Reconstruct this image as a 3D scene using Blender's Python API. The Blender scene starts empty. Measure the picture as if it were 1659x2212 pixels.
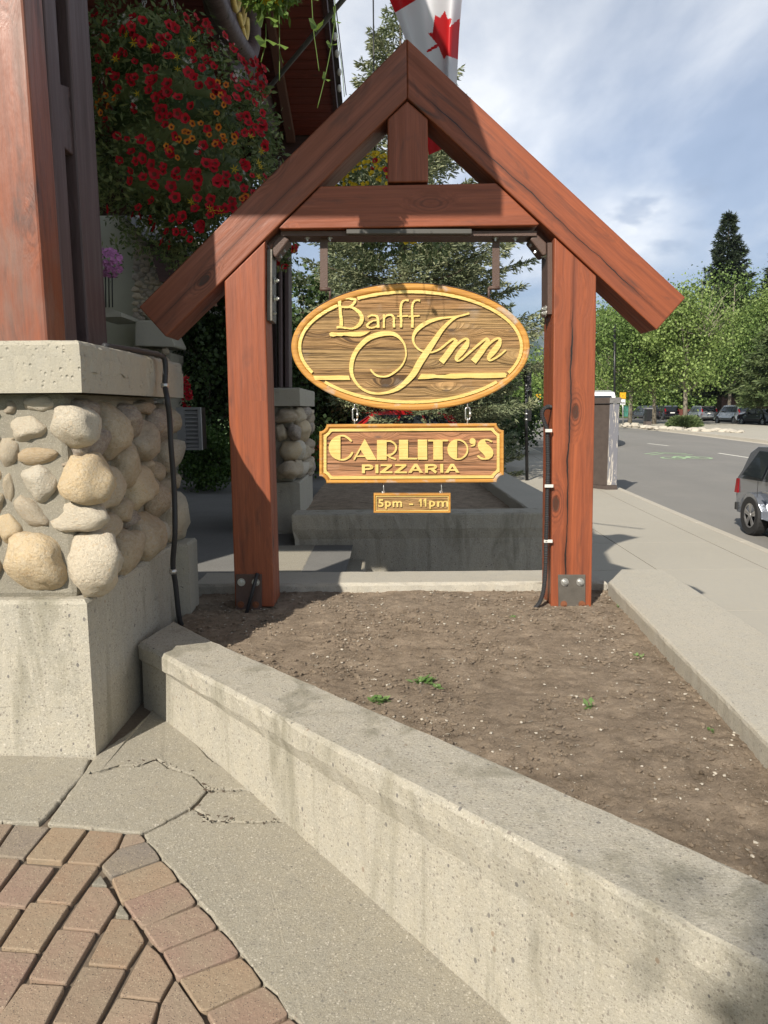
import bpy, bmesh, math, random
import numpy as np
from mathutils import Vector, Matrix, noise
from math import radians, sin, cos, tan, atan, atan2, pi, sqrt, hypot

sc = bpy.context.scene
col = sc.collection
rnd = random.Random(7)

# ------------------------------------------------------------------ camera
EYE = Vector((0, 0, 1.5))
PITCH, ROLL = radians(7.95), radians(0.45)
FW = Vector((0, cos(PITCH), -sin(PITCH)))
UP0 = Vector((0, sin(PITCH), cos(PITCH)))
RT = Vector((cos(ROLL), 0, 0)) - UP0 * sin(ROLL)
UP = UP0 * cos(ROLL) + Vector((1, 0, 0)) * sin(ROLL)
cam_data = bpy.data.cameras.new('camera')
cam = bpy.data.objects.new('camera', cam_data)
col.objects.link(cam)
cam.matrix_world = Matrix(((RT.x, UP.x, -FW.x, EYE.x), (RT.y, UP.y, -FW.y, EYE.y), (RT.z, UP.z, -FW.z, EYE.z), (0, 0, 0, 1)))
cam_data.sensor_fit = 'VERTICAL'
cam_data.sensor_height = 36.0
cam_data.lens = 36.0 * 1597.0 / 2212.0
cam_data.clip_start = 0.05
cam_data.clip_end = 20000
sc.camera = cam

# ------------------------------------------------------------------ light
SUN_AZ, SUN_EL = radians(27), radians(35.5)      # direction the light travels, seen from above
world = bpy.data.worlds.new('World')
sc.world = world
world.use_nodes = True
sun_data = bpy.data.lights.new('sun', 'SUN')
sun_data.energy = 5.0
sun_data.angle = radians(0.55)
sun_data.color = (1.0, 0.93, 0.82)
sun = bpy.data.objects.new('sun', sun_data)
col.objects.link(sun)
LD = Vector((sin(SUN_AZ) * cos(SUN_EL), cos(SUN_AZ) * cos(SUN_EL), -sin(SUN_EL)))
sun.rotation_euler = LD.to_track_quat('-Z', 'Y').to_euler()
sun.location = (-8, -16, 14)
vs = sc.view_settings
vs.view_transform = 'Standard'
vs.look = 'None'
vs.gamma = 1
vs.use_curve_mapping = False
vs.exposure = 0.42
sc.cycles.max_bounces = 6
sc.cycles.diffuse_bounces = 3
sc.cycles.transparent_max_bounces = 8

def build_world():
    nt = world.node_tree
    nt.nodes.clear()
    N = nt.nodes.new
    L = nt.links.new
    out = N('ShaderNodeOutputWorld')
    bg = N('ShaderNodeBackground'); bg.inputs['Strength'].default_value = 0.068
    sky = N('ShaderNodeTexSky'); sky.sky_type = 'NISHITA'; sky.sun_disc = False
    sky.sun_elevation = SUN_EL
    sky.sun_rotation = radians(180) + SUN_AZ
    sky.air_density = 1.0; sky.dust_density = 0.6; sky.ozone_density = 2.0; sky.altitude = 1400
    tc = N('ShaderNodeTexCoord')
    sep = N('ShaderNodeSeparateXYZ'); L(tc.outputs['Generated'], sep.inputs[0])
    mx = N('ShaderNodeMath'); mx.operation = 'MAXIMUM'; mx.inputs[1].default_value = 0.0; L(sep.outputs[2], mx.inputs[0])
    ad = N('ShaderNodeMath'); ad.operation = 'ADD'; ad.inputs[1].default_value = 0.16; L(mx.outputs[0], ad.inputs[0])
    dx = N('ShaderNodeMath'); dx.operation = 'DIVIDE'; L(sep.outputs[0], dx.inputs[0]); L(ad.outputs[0], dx.inputs[1])
    dy = N('ShaderNodeMath'); dy.operation = 'DIVIDE'; L(sep.outputs[1], dy.inputs[0]); L(ad.outputs[0], dy.inputs[1])
    cb = N('ShaderNodeCombineXYZ'); L(dx.outputs[0], cb.inputs[0]); L(dy.outputs[0], cb.inputs[1])
    mp = N('ShaderNodeMapping'); mp.inputs['Rotation'].default_value = (0, 0, radians(-62)); mp.inputs['Scale'].default_value = (0.85, 0.62, 1); mp.inputs['Location'].default_value = (3.1, 1.7, 0)
    L(cb.outputs[0], mp.inputs[0])
    n1 = N('ShaderNodeTexNoise'); n1.inputs['Scale'].default_value = 0.9; n1.inputs['Detail'].default_value = 9; n1.inputs['Roughness'].default_value = 0.56; n1.inputs['Distortion'].default_value = 0.4
    L(mp.outputs[0], n1.inputs[0])
    # veil: almost everywhere high up, gone in the band just over the horizon
    rz = N('ShaderNodeMapRange'); rz.inputs[1].default_value = 0.125; rz.inputs[2].default_value = 0.175; L(sep.outputs[2], rz.inputs[0])
    n3 = N('ShaderNodeTexNoise'); n3.inputs['Scale'].default_value = 3; n3.inputs['Detail'].default_value = 5; L(tc.outputs['Generated'], n3.inputs[0])
    m3 = N('ShaderNodeMath'); m3.operation = 'MULTIPLY_ADD'; m3.inputs[1].default_value = 0.03; L(n3.outputs[0], m3.inputs[0]); L(sep.outputs[2], m3.inputs[2])
    L(m3.outputs[0], rz.inputs[0])
    cr = N('ShaderNodeValToRGB')
    e = cr.color_ramp.elements
    e[0].position = 0.36; e[0].color = (0.45, 0.45, 0.45, 1)
    e[1].position = 0.66; e[1].color = (0.97, 0.97, 0.97, 1)
    L(n1.outputs[0], cr.inputs[0])
    mm = N('ShaderNodeMath'); mm.operation = 'MULTIPLY'; L(cr.outputs[0], mm.inputs[0]); L(rz.outputs[0], mm.inputs[1])
    cc = N('ShaderNodeValToRGB')
    e = cc.color_ramp.elements
    e[0].position = 0.42; e[0].color = (7.6, 8.9, 11.4, 1)
    e[1].position = 0.60; e[1].color = (14.2, 14.5, 15.0, 1)
    L(n1.outputs[0], cc.inputs[0])
    # a few small grey cumulus
    n2 = N('ShaderNodeTexNoise'); n2.inputs['Scale'].default_value = 7.0; n2.inputs['Detail'].default_value = 6
    mp2 = N('ShaderNodeMapping'); mp2.inputs['Scale'].default_value = (1, 1, 2.2); mp2.inputs['Location'].default_value = (0.36, 0.2, 0.4); L(tc.outputs['Generated'], mp2.inputs[0]); L(mp2.outputs[0], n2.inputs[0])
    c2 = N('ShaderNodeMapRange'); c2.inputs[1].default_value = 0.60; c2.inputs[2].default_value = 0.66; c2.inputs[4].default_value = 0.75; L(n2.outputs[0], c2.inputs[0])
    lo = N('ShaderNodeMapRange'); lo.inputs[1].default_value = 0.34; lo.inputs[2].default_value = 0.24; L(sep.outputs[2], lo.inputs[0])
    c3 = N('ShaderNodeMath'); c3.operation = 'MULTIPLY'; L(c2.outputs[0], c3.inputs[0]); L(lo.outputs[0], c3.inputs[1])
    c4 = N('ShaderNodeMath'); c4.operation = 'MULTIPLY'; L(c3.outputs[0], c4.inputs[0]); L(rz.outputs[0], c4.inputs[1])
    mixg = N('ShaderNodeMix'); mixg.data_type = 'RGBA'; L(c4.outputs[0], mixg.inputs[0]); L(cc.outputs[0], mixg.inputs[6]); mixg.inputs[7].default_value = (6.6, 7.6, 9.6, 1)
    mix = N('ShaderNodeMix'); mix.data_type = 'RGBA'; L(mm.outputs[0], mix.inputs[0]); L(sky.outputs[0], mix.inputs[6]); L(mixg.outputs[2], mix.inputs[7])
    # paler near the horizon, deeper toward the zenith, as the picture shows from 5 to 27 degrees
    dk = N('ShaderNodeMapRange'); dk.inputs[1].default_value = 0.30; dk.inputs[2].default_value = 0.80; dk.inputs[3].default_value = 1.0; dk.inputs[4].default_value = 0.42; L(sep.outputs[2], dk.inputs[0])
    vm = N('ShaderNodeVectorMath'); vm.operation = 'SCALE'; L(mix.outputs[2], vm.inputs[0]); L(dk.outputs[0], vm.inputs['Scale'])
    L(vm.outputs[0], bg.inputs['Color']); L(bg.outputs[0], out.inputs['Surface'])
build_world()

# ------------------------------------------------------------------ photo pixel -> place helpers (pixels of a 1659 x 2212 view)
def ray(p):
    return RT * ((p[0] - 829.5) / 1597.0) + UP * (-(p[1] - 1106.0) / 1597.0) + FW
def atY(p, y):
    d = ray(p); return EYE + d * (y / d.y)
def atX(p, x):
    d = ray(p); return EYE + d * (x / d.x)
def atZ(p, z):
    d = ray(p); return EYE + d * ((z - 1.5) / d.z)
def atPlane(p, o, n):
    d = ray(p); o = Vector(o); n = Vector(n); return EYE + d * ((o - EYE).dot(n) / d.dot(n))
def crop(ox, oy, s):
    return lambda x, y: ((ox + x / s) / 1.82275, (oy + y / s) / 1.82275)
def court_z(x, y):
    return min(0.0, -0.09 * (x + 1.06) + 0.08 * (y - 3.42))
def atC(p):
    d = ray(p); t = -1.5 / d.z
    for _ in range(12):
        q = EYE + d * t
        t = (court_z(q.x, q.y) - 1.5) / d.z
    return EYE + d * t
def road_z(y):
    t = min(1.0, max(0.0, (y - 12) / 50.0)); t = t * t * (3 - 2 * t)
    return -0.65 + 0.55 * t
def atR(p, dz=0.0):
    d = ray(p); t = 5.0
    while t < 600:
        q = EYE + d * t
        if q.z <= road_z(q.y) + dz: return q
        t *= 1.01
    return EYE + d * t

# ------------------------------------------------------------------ object helpers
def tag(o, label=None, cat=None, group=None, kind=None):
    if label: o['label'] = label
    if cat: o['category'] = cat
    if group: o['group'] = group
    if kind: o['kind'] = kind
    return o
def thing(name, loc, label, cat, group=None, rz=0.0):
    o = bpy.data.objects.new(name, None)
    o.empty_display_size = 0.1
    o.matrix_basis = Matrix.Translation(Vector(loc)) @ Matrix.Rotation(rz, 4, 'Z')
    o['M'] = 1
    del o['M']
    col.objects.link(o)
    WM[o.name] = o.matrix_basis.copy()
    return tag(o, label, cat, group)
WM = {}
def place(o, parent=None, M=None):
    """link o so that its world matrix is M"""
    M = M or Matrix.Identity(4)
    col.objects.link(o)
    if parent is not None:
        o.parent = parent
        o.matrix_basis = WM[parent.name].inverted() @ M
    else:
        o.matrix_basis = M
    WM[o.name] = M.copy()
    return o
def meshobj(name, verts, faces, mat, parent=None, M=None, smooth=False, midx=None):
    me = bpy.data.meshes.new(name)
    me.from_pydata([tuple(v) for v in verts], [], faces)
    for m in (mat if isinstance(mat, (list, tuple)) else [mat]): me.materials.append(m)
    if midx is not None: me.polygons.foreach_set('material_index', midx)
    if smooth: me.polygons.foreach_set('use_smooth', [True] * len(me.polygons))
    me.update()
    return place(bpy.data.objects.new(name, me), parent, M)
def npmesh(name, V, nper, mat, parent=None, M=None, smooth=False):
    """V: (n*nper,3) array of separate nper-gons"""
    V = np.ascontiguousarray(V, dtype=np.float32)
    nv = len(V); nf = nv // nper
    me = bpy.data.meshes.new(name)
    me.vertices.add(nv); me.vertices.foreach_set('co', V.ravel())
    me.loops.add(nv); me.loops.foreach_set('vertex_index', np.arange(nv, dtype=np.int32))
    me.polygons.add(nf); me.polygons.foreach_set('loop_start', np.arange(0, nv, nper, dtype=np.int32))
    me.polygons.foreach_set('loop_total', np.full(nf, nper, dtype=np.int32))
    me.materials.append(mat)
    me.update(calc_edges=True)
    return place(bpy.data.objects.new(name, me), parent, M)
def from_bm(name, bm, mat, parent=None, M=None, smooth=False):
    me = bpy.data.meshes.new(name)
    bmesh.ops.recalc_face_normals(bm, faces=bm.faces[:])
    bm.to_mesh(me); bm.free()
    for m in (mat if isinstance(mat, (list, tuple)) else [mat]): me.materials.append(m)
    if smooth: me.polygons.foreach_set('use_smooth', [True] * len(me.polygons))
    return place(bpy.data.objects.new(name, me), parent, M)
def bevel(o, w=0.01, seg=2):
    m = o.modifiers.new('bevel', 'BEVEL'); m.width = w; m.segments = seg; m.limit_method = 'ANGLE'; m.angle_limit = radians(25)
    return o
def bm_box(bm, a, b):
    x0, y0, z0 = a; x1, y1, z1 = b
    v = [bm.verts.new(p) for p in ((x0,y0,z0),(x1,y0,z0),(x1,y1,z0),(x0,y1,z0),(x0,y0,z1),(x1,y0,z1),(x1,y1,z1),(x0,y1,z1))]
    for f in ((0,3,2,1),(4,5,6,7),(0,1,5,4),(1,2,6,5),(2,3,7,6),(3,0,4,7)): bm.faces.new([v[i] for i in f])
def box(name, a, b, mat, parent=None, M=None, bev=0.0):
    bm = bmesh.new(); bm_box(bm, a, b)
    o = from_bm(name, bm, mat, parent, M)
    if bev: bevel(o, bev)
    return o
def bm_prism(bm, pts, ext):
    ext = Vector(ext)
    a = [bm.verts.new(Vector(p)) for p in pts]; b = [bm.verts.new(Vector(p) + ext) for p in pts]
    n = len(pts)
    try:
        bm.faces.new(a); bm.faces.new(b[::-1])
    except ValueError: pass
    for i in range(n):
        j = (i + 1) % n
        bm.faces.new([a[j], a[i], b[i], b[j]])
def prism(name, pts, ext, mat, parent=None, bev=0.0, grain=None):
    """grain = direction of the local X axis (timber runs along it)"""
    M = Matrix.Identity(4)
    if grain is not None:
        x = Vector(grain).normalized(); y = Vector(ext).normalized(); y = (y - x * y.dot(x)).normalized(); z = x.cross(y)
        o = Vector(pts[0])
        M = Matrix(((x.x, y.x, z.x, o.x), (x.y, y.y, z.y, o.y), (x.z, y.z, z.z, o.z), (0, 0, 0, 1)))
    Mi = M.inverted(); R = Mi.to_3x3()
    bm = bmesh.new(); bm_prism(bm, [Mi @ Vector(p) for p in pts], R @ Vector(ext))
    o = from_bm(name, bm, mat, parent, M)
    if bev: bevel(o, bev)
    return o
def bm_tube(bm, pts, r, seg=8, caps=True):
    pts = [Vector(p) for p in pts]
    n = len(pts)
    rr = r if isinstance(r, (list, tuple)) else [r] * n
    rings = []
    nrm = None
    for i in range(n):
        t = (pts[min(n - 1, i + 1)] - pts[max(0, i - 1)]).normalized()
        if nrm is None:
            nrm = t.orthogonal().normalized()
        else:
            nrm = nrm - t * nrm.dot(t)
            nrm = nrm.normalized() if nrm.length > 1e-6 else t.orthogonal().normalized()
        b = t.cross(nrm)
        rings.append([bm.verts.new(pts[i] + (nrm * cos(2 * pi * k / seg) + b * sin(2 * pi * k / seg)) * rr[i]) for k in range(seg)])
    for i in range(n - 1):
        for k in range(seg):
            bm.faces.new([rings[i][k], rings[i][(k + 1) % seg], rings[i + 1][(k + 1) % seg], rings[i + 1][k]])
    if caps and seg > 2:
        bm.faces.new(rings[0][::-1]); bm.faces.new(rings[-1])
def tube(name, pts, r, mat, parent=None, seg=8, smooth=True, M=None):
    bm = bmesh.new(); bm_tube(bm, pts, r, seg)
    return from_bm(name, bm, mat, parent, M, smooth=smooth)
def spline(pts, sub=8):
    """Catmull-Rom through tuples of any length"""
    P = [np.array(p, float) for p in pts]; out = []
    P = [2 * P[0] - P[1]] + P + [2 * P[-1] - P[-2]]
    for i in range(1, len(P) - 2):
        for k in range(sub):
            t = k / sub
            out.append(0.5 * (2 * P[i] + (P[i + 1] - P[i - 1]) * t + (2 * P[i - 1] - 5 * P[i] + 4 * P[i + 1] - P[i + 2]) * t * t + (3 * P[i] - P[i - 1] - 3 * P[i + 1] + P[i + 2]) * t ** 3))
    out.append(P[-2])
    return out
# ------------------------------------------------------------------ materials
class MB:
    def __init__(s, name, rough=0.8, spec=0.4, metal=0.0):
        s.m = bpy.data.materials.new(name); s.m.use_nodes = True
        s.nt = s.m.node_tree
        s.b = s.nt.nodes['Principled BSDF']
        s.b.inputs['Roughness'].default_value = rough
        s.b.inputs['Specular IOR Level'].default_value = spec
        s.b.inputs['Metallic'].default_value = metal
        s._tc = None
    def N(s, t, **kw):
        n = s.nt.nodes.new(t)
        for k, v in kw.items(): setattr(n, k, v)
        return n
    def L(s, a, b): s.nt.links.new(a, b)
    def co(s, which='Object'):
        if not s._tc: s._tc = s.N('ShaderNodeTexCoord')
        return s._tc.outputs[which]
    def map(s, scale=(1, 1, 1), loc=(0, 0, 0), rot=(0, 0, 0), src=None):
        n = s.N('ShaderNodeMapping'); n.inputs['Scale'].default_value = scale; n.inputs['Location'].default_value = loc; n.inputs['Rotation'].default_value = rot
        s.L(src or s.co(), n.inputs[0]); return n.outputs[0]
    def noise(s, scale, detail=4, rough=0.55, dist=0.0, src=None, col=False):
        n = s.N('ShaderNodeTexNoise'); n.inputs['Scale'].default_value = scale; n.inputs['Detail'].default_value = detail
        n.inputs['Roughness'].default_value = rough; n.inputs['Distortion'].default_value = dist
        s.L(src or s.co(), n.inputs['Vector']); return n.outputs[1 if col else 0]
    def voro(s, scale, feature='F1', src=None, out=0, rand=1.0):
        n = s.N('ShaderNodeTexVoronoi', feature=feature); n.inputs['Scale'].default_value = scale; n.inputs['Randomness'].default_value = rand
        s.L(src or s.co(), n.inputs['Vector']); return n.outputs[out]
    def ramp(s, src, stops):
        n = s.N('ShaderNodeValToRGB'); cr = n.color_ramp
        while len(cr.elements) < len(stops): cr.elements.new(0.5)
        for e, (p, c) in zip(cr.elements, stops):
            e.position = p; e.color = (*c, 1) if isinstance(c, tuple) else (c, c, c, 1)
        s.L(src, n.inputs[0]); return n.outputs[0]
    def rng(s, src, a, b, c=0.0, d=1.0):
        n = s.N('ShaderNodeMapRange'); s.L(src, n.inputs[0])
        for i, v in zip((1, 2, 3, 4), (a, b, c, d)): n.inputs[i].default_value = v
        return n.outputs[0]
    def math(s, op, a, b=0.0, c=None):
        n = s.N('ShaderNodeMath', operation=op)
        for i, v in enumerate((a, b, c)):
            if v is None: continue
            if isinstance(v, (int, float)): n.inputs[i].default_value = v
            else: s.L(v, n.inputs[i])
        return n.outputs[0]
    def mix(s, f, a, b, blend='MIX'):
        n = s.N('ShaderNodeMix', data_type='RGBA', blend_type=blend)
        for i, v in ((0, f), (6, a), (7, b)):
            if isinstance(v, (int, float)): n.inputs[i].default_value = v
            elif isinstance(v, tuple): n.inputs[i].default_value = (*v, 1)
            else: s.L(v, n.inputs[i])
        return n.outputs[2]
    def color(s, c):
        if isinstance(c, tuple): s.b.inputs['Base Color'].default_value = (*c, 1)
        else: s.L(c, s.b.inputs['Base Color'])
    def bump(s, h, strength=0.5, dist=0.01, prev=None):
        n = s.N('ShaderNodeBump'); n.inputs['Strength'].default_value = strength; n.inputs['Distance'].default_value = dist
        s.L(h, n.inputs['Height'])
        if prev is not None: s.L(prev, n.inputs['Normal'])
        s.L(n.outputs[0], s.b.inputs['Normal']); return n.outputs[0]
    def rough(s, v): s.L(v, s.b.inputs['Roughness'])
    def objrand(s):
        return s.N('ShaderNodeObjectInfo').outputs['Random']
    def island(s):
        return s.N('ShaderNodeNewGeometry').outputs['Random Per Island']

def plain(name, c, rough=0.7, metal=0.0, spec=0.4, var=0.12, vs_=6.0, bump=0.0):
    m = MB(name, rough, spec, metal)
    n = m.noise(vs_, 5)
    m.color(m.mix(n, tuple(x * (1 - var) for x in c), tuple(min(1, x * (1 + var)) for x in c)))
    if bump: m.bump(m.noise(vs_ * 8, 4), bump, 0.005)
    return m.m

def concrete(name, c, agg=90.0, agg_amt=0.5, bump=0.35, stain=0.3, dark=0.55, warm=(1.0, 0.95, 0.84), pit=0.0, big=1.3, drip=0.0):
    m = MB(name, 0.92, 0.25)
    base = m.mix(m.noise(big, 6, 0.65), tuple(x * (1 - stain) for x in c), tuple(x * (1 + stain * 0.35) for x in c))
    mid = m.noise(14, 6, 0.7)
    base = m.mix(m.rng(mid, 0.35, 0.7, 0, 0.45), base, tuple(a * b * 1.12 for a, b in zip(c, warm)), 'MIX')
    # aggregate: small stones of different greys, dense, in two sizes
    wv = m.N('ShaderNodeVectorMath', operation='ADD'); m.L(m.co(), wv.inputs[0])
    wc = m.N('ShaderNodeVectorMath', operation='SCALE'); m.L(m.noise(agg * .5, 2, col=True), wc.inputs[0]); wc.inputs['Scale'].default_value = 0.006
    m.L(wc.outputs[0], wv.inputs[1])
    v = m.voro(agg, src=wv.outputs[0], out=1); vd = m.voro(agg, src=wv.outputs[0], out=0)
    gray = m.N('ShaderNodeRGBToBW'); m.L(v, gray.inputs[0])
    tone = m.ramp(gray.outputs[0], [(0.0, (0.09, 0.085, 0.085)), (0.22, (0.24, 0.21, 0.175)), (0.4, tuple(x * .75 for x in c)), (0.6, tuple(min(1, x * 1.12) for x in c)), (0.8, (0.56, 0.51, 0.42)), (1.0, (0.66, 0.62, 0.54))])
    cell = m.N('ShaderNodeSeparateColor'); m.L(v, cell.inputs[0])
    size = m.math('MULTIPLY_ADD', cell.outputs[2], 0.34, 0.12)
    inside = m.rng(m.math('SUBTRACT', vd, size), 0.0, 0.08, 1.0, 0.0)
    base = m.mix(m.math('MULTIPLY', inside, agg_amt), base, tone)
    vb = m.voro(agg * 2.1, src=wv.outputs[0], out=1); vbd = m.voro(agg * 2.1, src=wv.outputs[0], out=0)
    gb = m.N('ShaderNodeRGBToBW'); m.L(vb, gb.inputs[0])
    base = m.mix(m.math('MULTIPLY', m.rng(vbd, 0.25, 0.45, 1, 0), agg_amt * .8), base, m.ramp(gb.outputs[0], [(0.2, (0.15, 0.14, 0.125)), (0.45, c), (0.8, (0.60, 0.56, 0.48))]))
    # scattered larger dark pebbles, stretched, of uneven size
    ms_ = m.map((1, 1, 0.62), rot=(0.3, 0.2, 0.5)); v2 = m.voro(agg * 0.40, src=ms_, out=1); vd2 = m.voro(agg * 0.40, src=ms_, out=0)
    s2 = m.N('ShaderNodeSeparateColor'); m.L(v2, s2.inputs[0])
    sz2 = m.math('MULTIPLY_ADD', s2.outputs[1], 0.20, 0.02)
    sel = m.math('MULTIPLY', m.rng(s2.outputs[0], 0.60, 0.62, 0, 1), m.rng(m.math('SUBTRACT', vd2, sz2), 0.0, 0.04, 1, 0))
    base = m.mix(m.math('MULTIPLY', sel, dark * .85), base, m.ramp(s2.outputs[2], [(0.0, (0.09, 0.088, 0.095)), (0.6, (0.16, 0.15, 0.15)), (1.0, (0.30, 0.21, 0.14))]))
    # fine grain
    base = m.mix(m.rng(m.noise(agg * 3.2, 3, 0.8), 0.35, 0.65, 0, 0.35), base, tuple(x * 0.45 for x in c))
    m.color(base)
    h = m.math('ADD', m.math('MULTIPLY', vd, 0.5), m.math('MULTIPLY', m.noise(agg * 1.7, 5, 0.75), 1.0))
    p = m.bump(h, bump * .6, 0.004)
    p = m.bump(m.noise(16, 8, 0.8), min(1, bump), 0.008, p)
    if drip:
        dn = m.noise(1.0, 6, 0.6, 0.8, m.map((4.5, 4.5, .8)))
        base = m.mix(m.rng(dn, 0.52, 0.66, 0, drip), base, (0.17, 0.16, 0.115)); m.color(base)
    if pit:
        pv = m.voro(38, out=0); pn = m.noise(9, 4)
        ph = m.math('MULTIPLY', m.rng(pv, 0.0, 0.3, 1, 0), m.rng(pn, 0.48, 0.6, 0, 1))
        m.bump(m.math('MULTIPLY', ph, -1.0), pit, 0.02, p)
    return m.m

def timber(name, c_light, c_dark, knots=1.0, crack=None, black=0.5, rough=0.42, scale=1.0, worn=0.0, seed=0.0):
    """grain runs along local X"""
    m = MB(name, rough, 0.45)
    off = m.N('ShaderNodeVectorMath', operation='ADD'); m.L(m.co(), off.inputs[0])
    r = m.objrand(); cx = m.N('ShaderNodeCombineXYZ'); m.L(m.math('MULTIPLY', r, 37.0), cx.inputs[0]); m.L(m.math('MULTIPLY', r, 11.0), cx.inputs[1]); m.L(m.math('MULTIPLY', r, 23.0), cx.inputs[2])
    m.L(cx.outputs[0], off.inputs[1]); src = off.outputs[0]
    kv = m.map((2.1 * scale, 5.0 * scale, 5.0 * scale), loc=(seed, seed * .7, 0), src=src)
    kd = m.voro(1.0, src=kv, out=0)
    kc = m.N('ShaderNodeRGBToBW'); m.L(m.voro(1.0, src=kv, out=1), kc.inputs[0])
    ksel = m.rng(kc.outputs[0], 0.47, 0.49, 0, 1)
    knot = m.math('MULTIPLY', m.rng(m.math('ADD', kd, m.math('MULTIPLY', m.noise(30, 3, src=src), .06)), 0.115, 0.135, 1, 0), ksel)
    halo = m.math('MULTIPLY', m.rng(kd, 0.08, 0.42, 1, 0), ksel)
    # grain bends round the knots
    wob = m.N('ShaderNodeVectorMath', operation='ADD'); m.L(src, wob.inputs[0])
    cw = m.N('ShaderNodeCombineXYZ'); m.L(m.math('MULTIPLY', halo, 0.05), cw.inputs[1]); m.L(m.math('MULTIPLY', halo, 0.07), cw.inputs[2]); m.L(cw.outputs[0], wob.inputs[1])
    g1 = m.noise(1.0, 7, 0.62, 0.7, m.map((0.9 * scale, 24 * scale, 24 * scale), src=wob.outputs[0]))
    g2 = m.noise(1.0, 4, 0.6, 0.3, m.map((4 * scale, 130 * scale, 130 * scale), src=wob.outputs[0]))
    big = m.noise(1.0, 4, 0.5, 0.0, m.map((1.2, 3.0, 3.0), src=src))
    c = m.mix(m.rng(g1, 0.3, 0.72), c_dark, c_light)
    c = m.mix(m.rng(g2, 0.40, 0.75, 0.0, 0.45), c, tuple(x * 0.55 for x in c_dark))
    c = m.mix(m.rng(big, 0.35, 0.7, 0.0, 0.4), c, tuple(x * 0.62 for x in c_light))
    bl = m.math('MULTIPLY', m.rng(m.noise(1.0, 6, 0.6, 1.2, m.map((1.7, 9, 9), loc=(3, 5, 1), src=src)), 0.56, 0.72), black)
    c = m.mix(bl, c, (0.035, 0.025, 0.022))
    if worn:
        w = m.rng(m.noise(1.0, 6, 0.6, 0.5, m.map((1.3, 4.5, 4.5), loc=(9, 2, 4), src=src)), 0.46, 0.62, 0, worn)
        c = m.mix(w, c, (0.19, 0.125, 0.10))
    c = m.mix(m.math('MULTIPLY', knot, 0.85 * knots), c, (0.03, 0.018, 0.012))
    rings = m.rng(m.math('SINE', m.math('MULTIPLY', m.math('ADD', kd, m.math('MULTIPLY', g1, .08)), 95.0)), -0.2, 0.9)
    c = m.mix(m.math('MULTIPLY', m.math('MULTIPLY', rings, m.rng(kd, 0.10, 0.34, 1, 0)), m.math('MULTIPLY', ksel, 0.75 * knots)), c, tuple(x * 0.4 for x in c_dark))
    h = m.math('ADD', m.math('MULTIPLY', g2, 0.5), m.math('MULTIPLY', g1, 1.2))
    h = m.math('SUBTRACT', h, m.math('MULTIPLY', knot, 0.8))
    if crack:
        axis, pos, amp, wid, x0, x1 = crack
        sp = m.N('ShaderNodeSeparateXYZ'); m.L(m.co(), sp.inputs[0])
        nw = m.noise(1.0, 5, 0.6, 0, m.map((2.2, 0.0, 0.0)))
        line = m.math('ADD', sp.outputs[axis], m.math('MULTIPLY', m.math('SUBTRACT', nw, 0.5), -amp))
        dist = m.math('ABSOLUTE', m.math('SUBTRACT', line, pos))
        wn = m.math('MULTIPLY', m.rng(m.noise(1.0, 3, 0.5, 0, m.map((3.1, 0, 0), loc=(7, 0, 0))), 0.3, 0.65, 0.15, 1.0), wid)
        wn = m.math('MULTIPLY', wn, m.math('MULTIPLY', m.rng(sp.outputs[0], x0, x0 + 0.25), m.rng(sp.outputs[0], x1, x1 - 0.25)))
        ck = m.math('LESS_THAN', dist, wn)
        near = m.rng(m.math('DIVIDE', dist, m.math('ADD', wn, 0.003)), 1.0, 5.0, 0.5, 0.0)
        c = m.mix(near, c, tuple(x * 0.35 for x in c_dark))
        c = m.mix(ck, c, (0.012, 0.008, 0.007))
        h = m.math('SUBTRACT', h, m.math('MULTIPLY', ck, 3.0))
    m.color(c)
    p = m.bump(h, 0.35, 0.004)
    m.bump(m.noise(1.0, 4, 0.5, 0, m.map((3, 9, 9), src=src)), 0.5, 0.012, p)
    m.rough(m.rng(g1, 0.3, 0.7, rough + 0.16, rough - 0.04))
    return m.m

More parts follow.
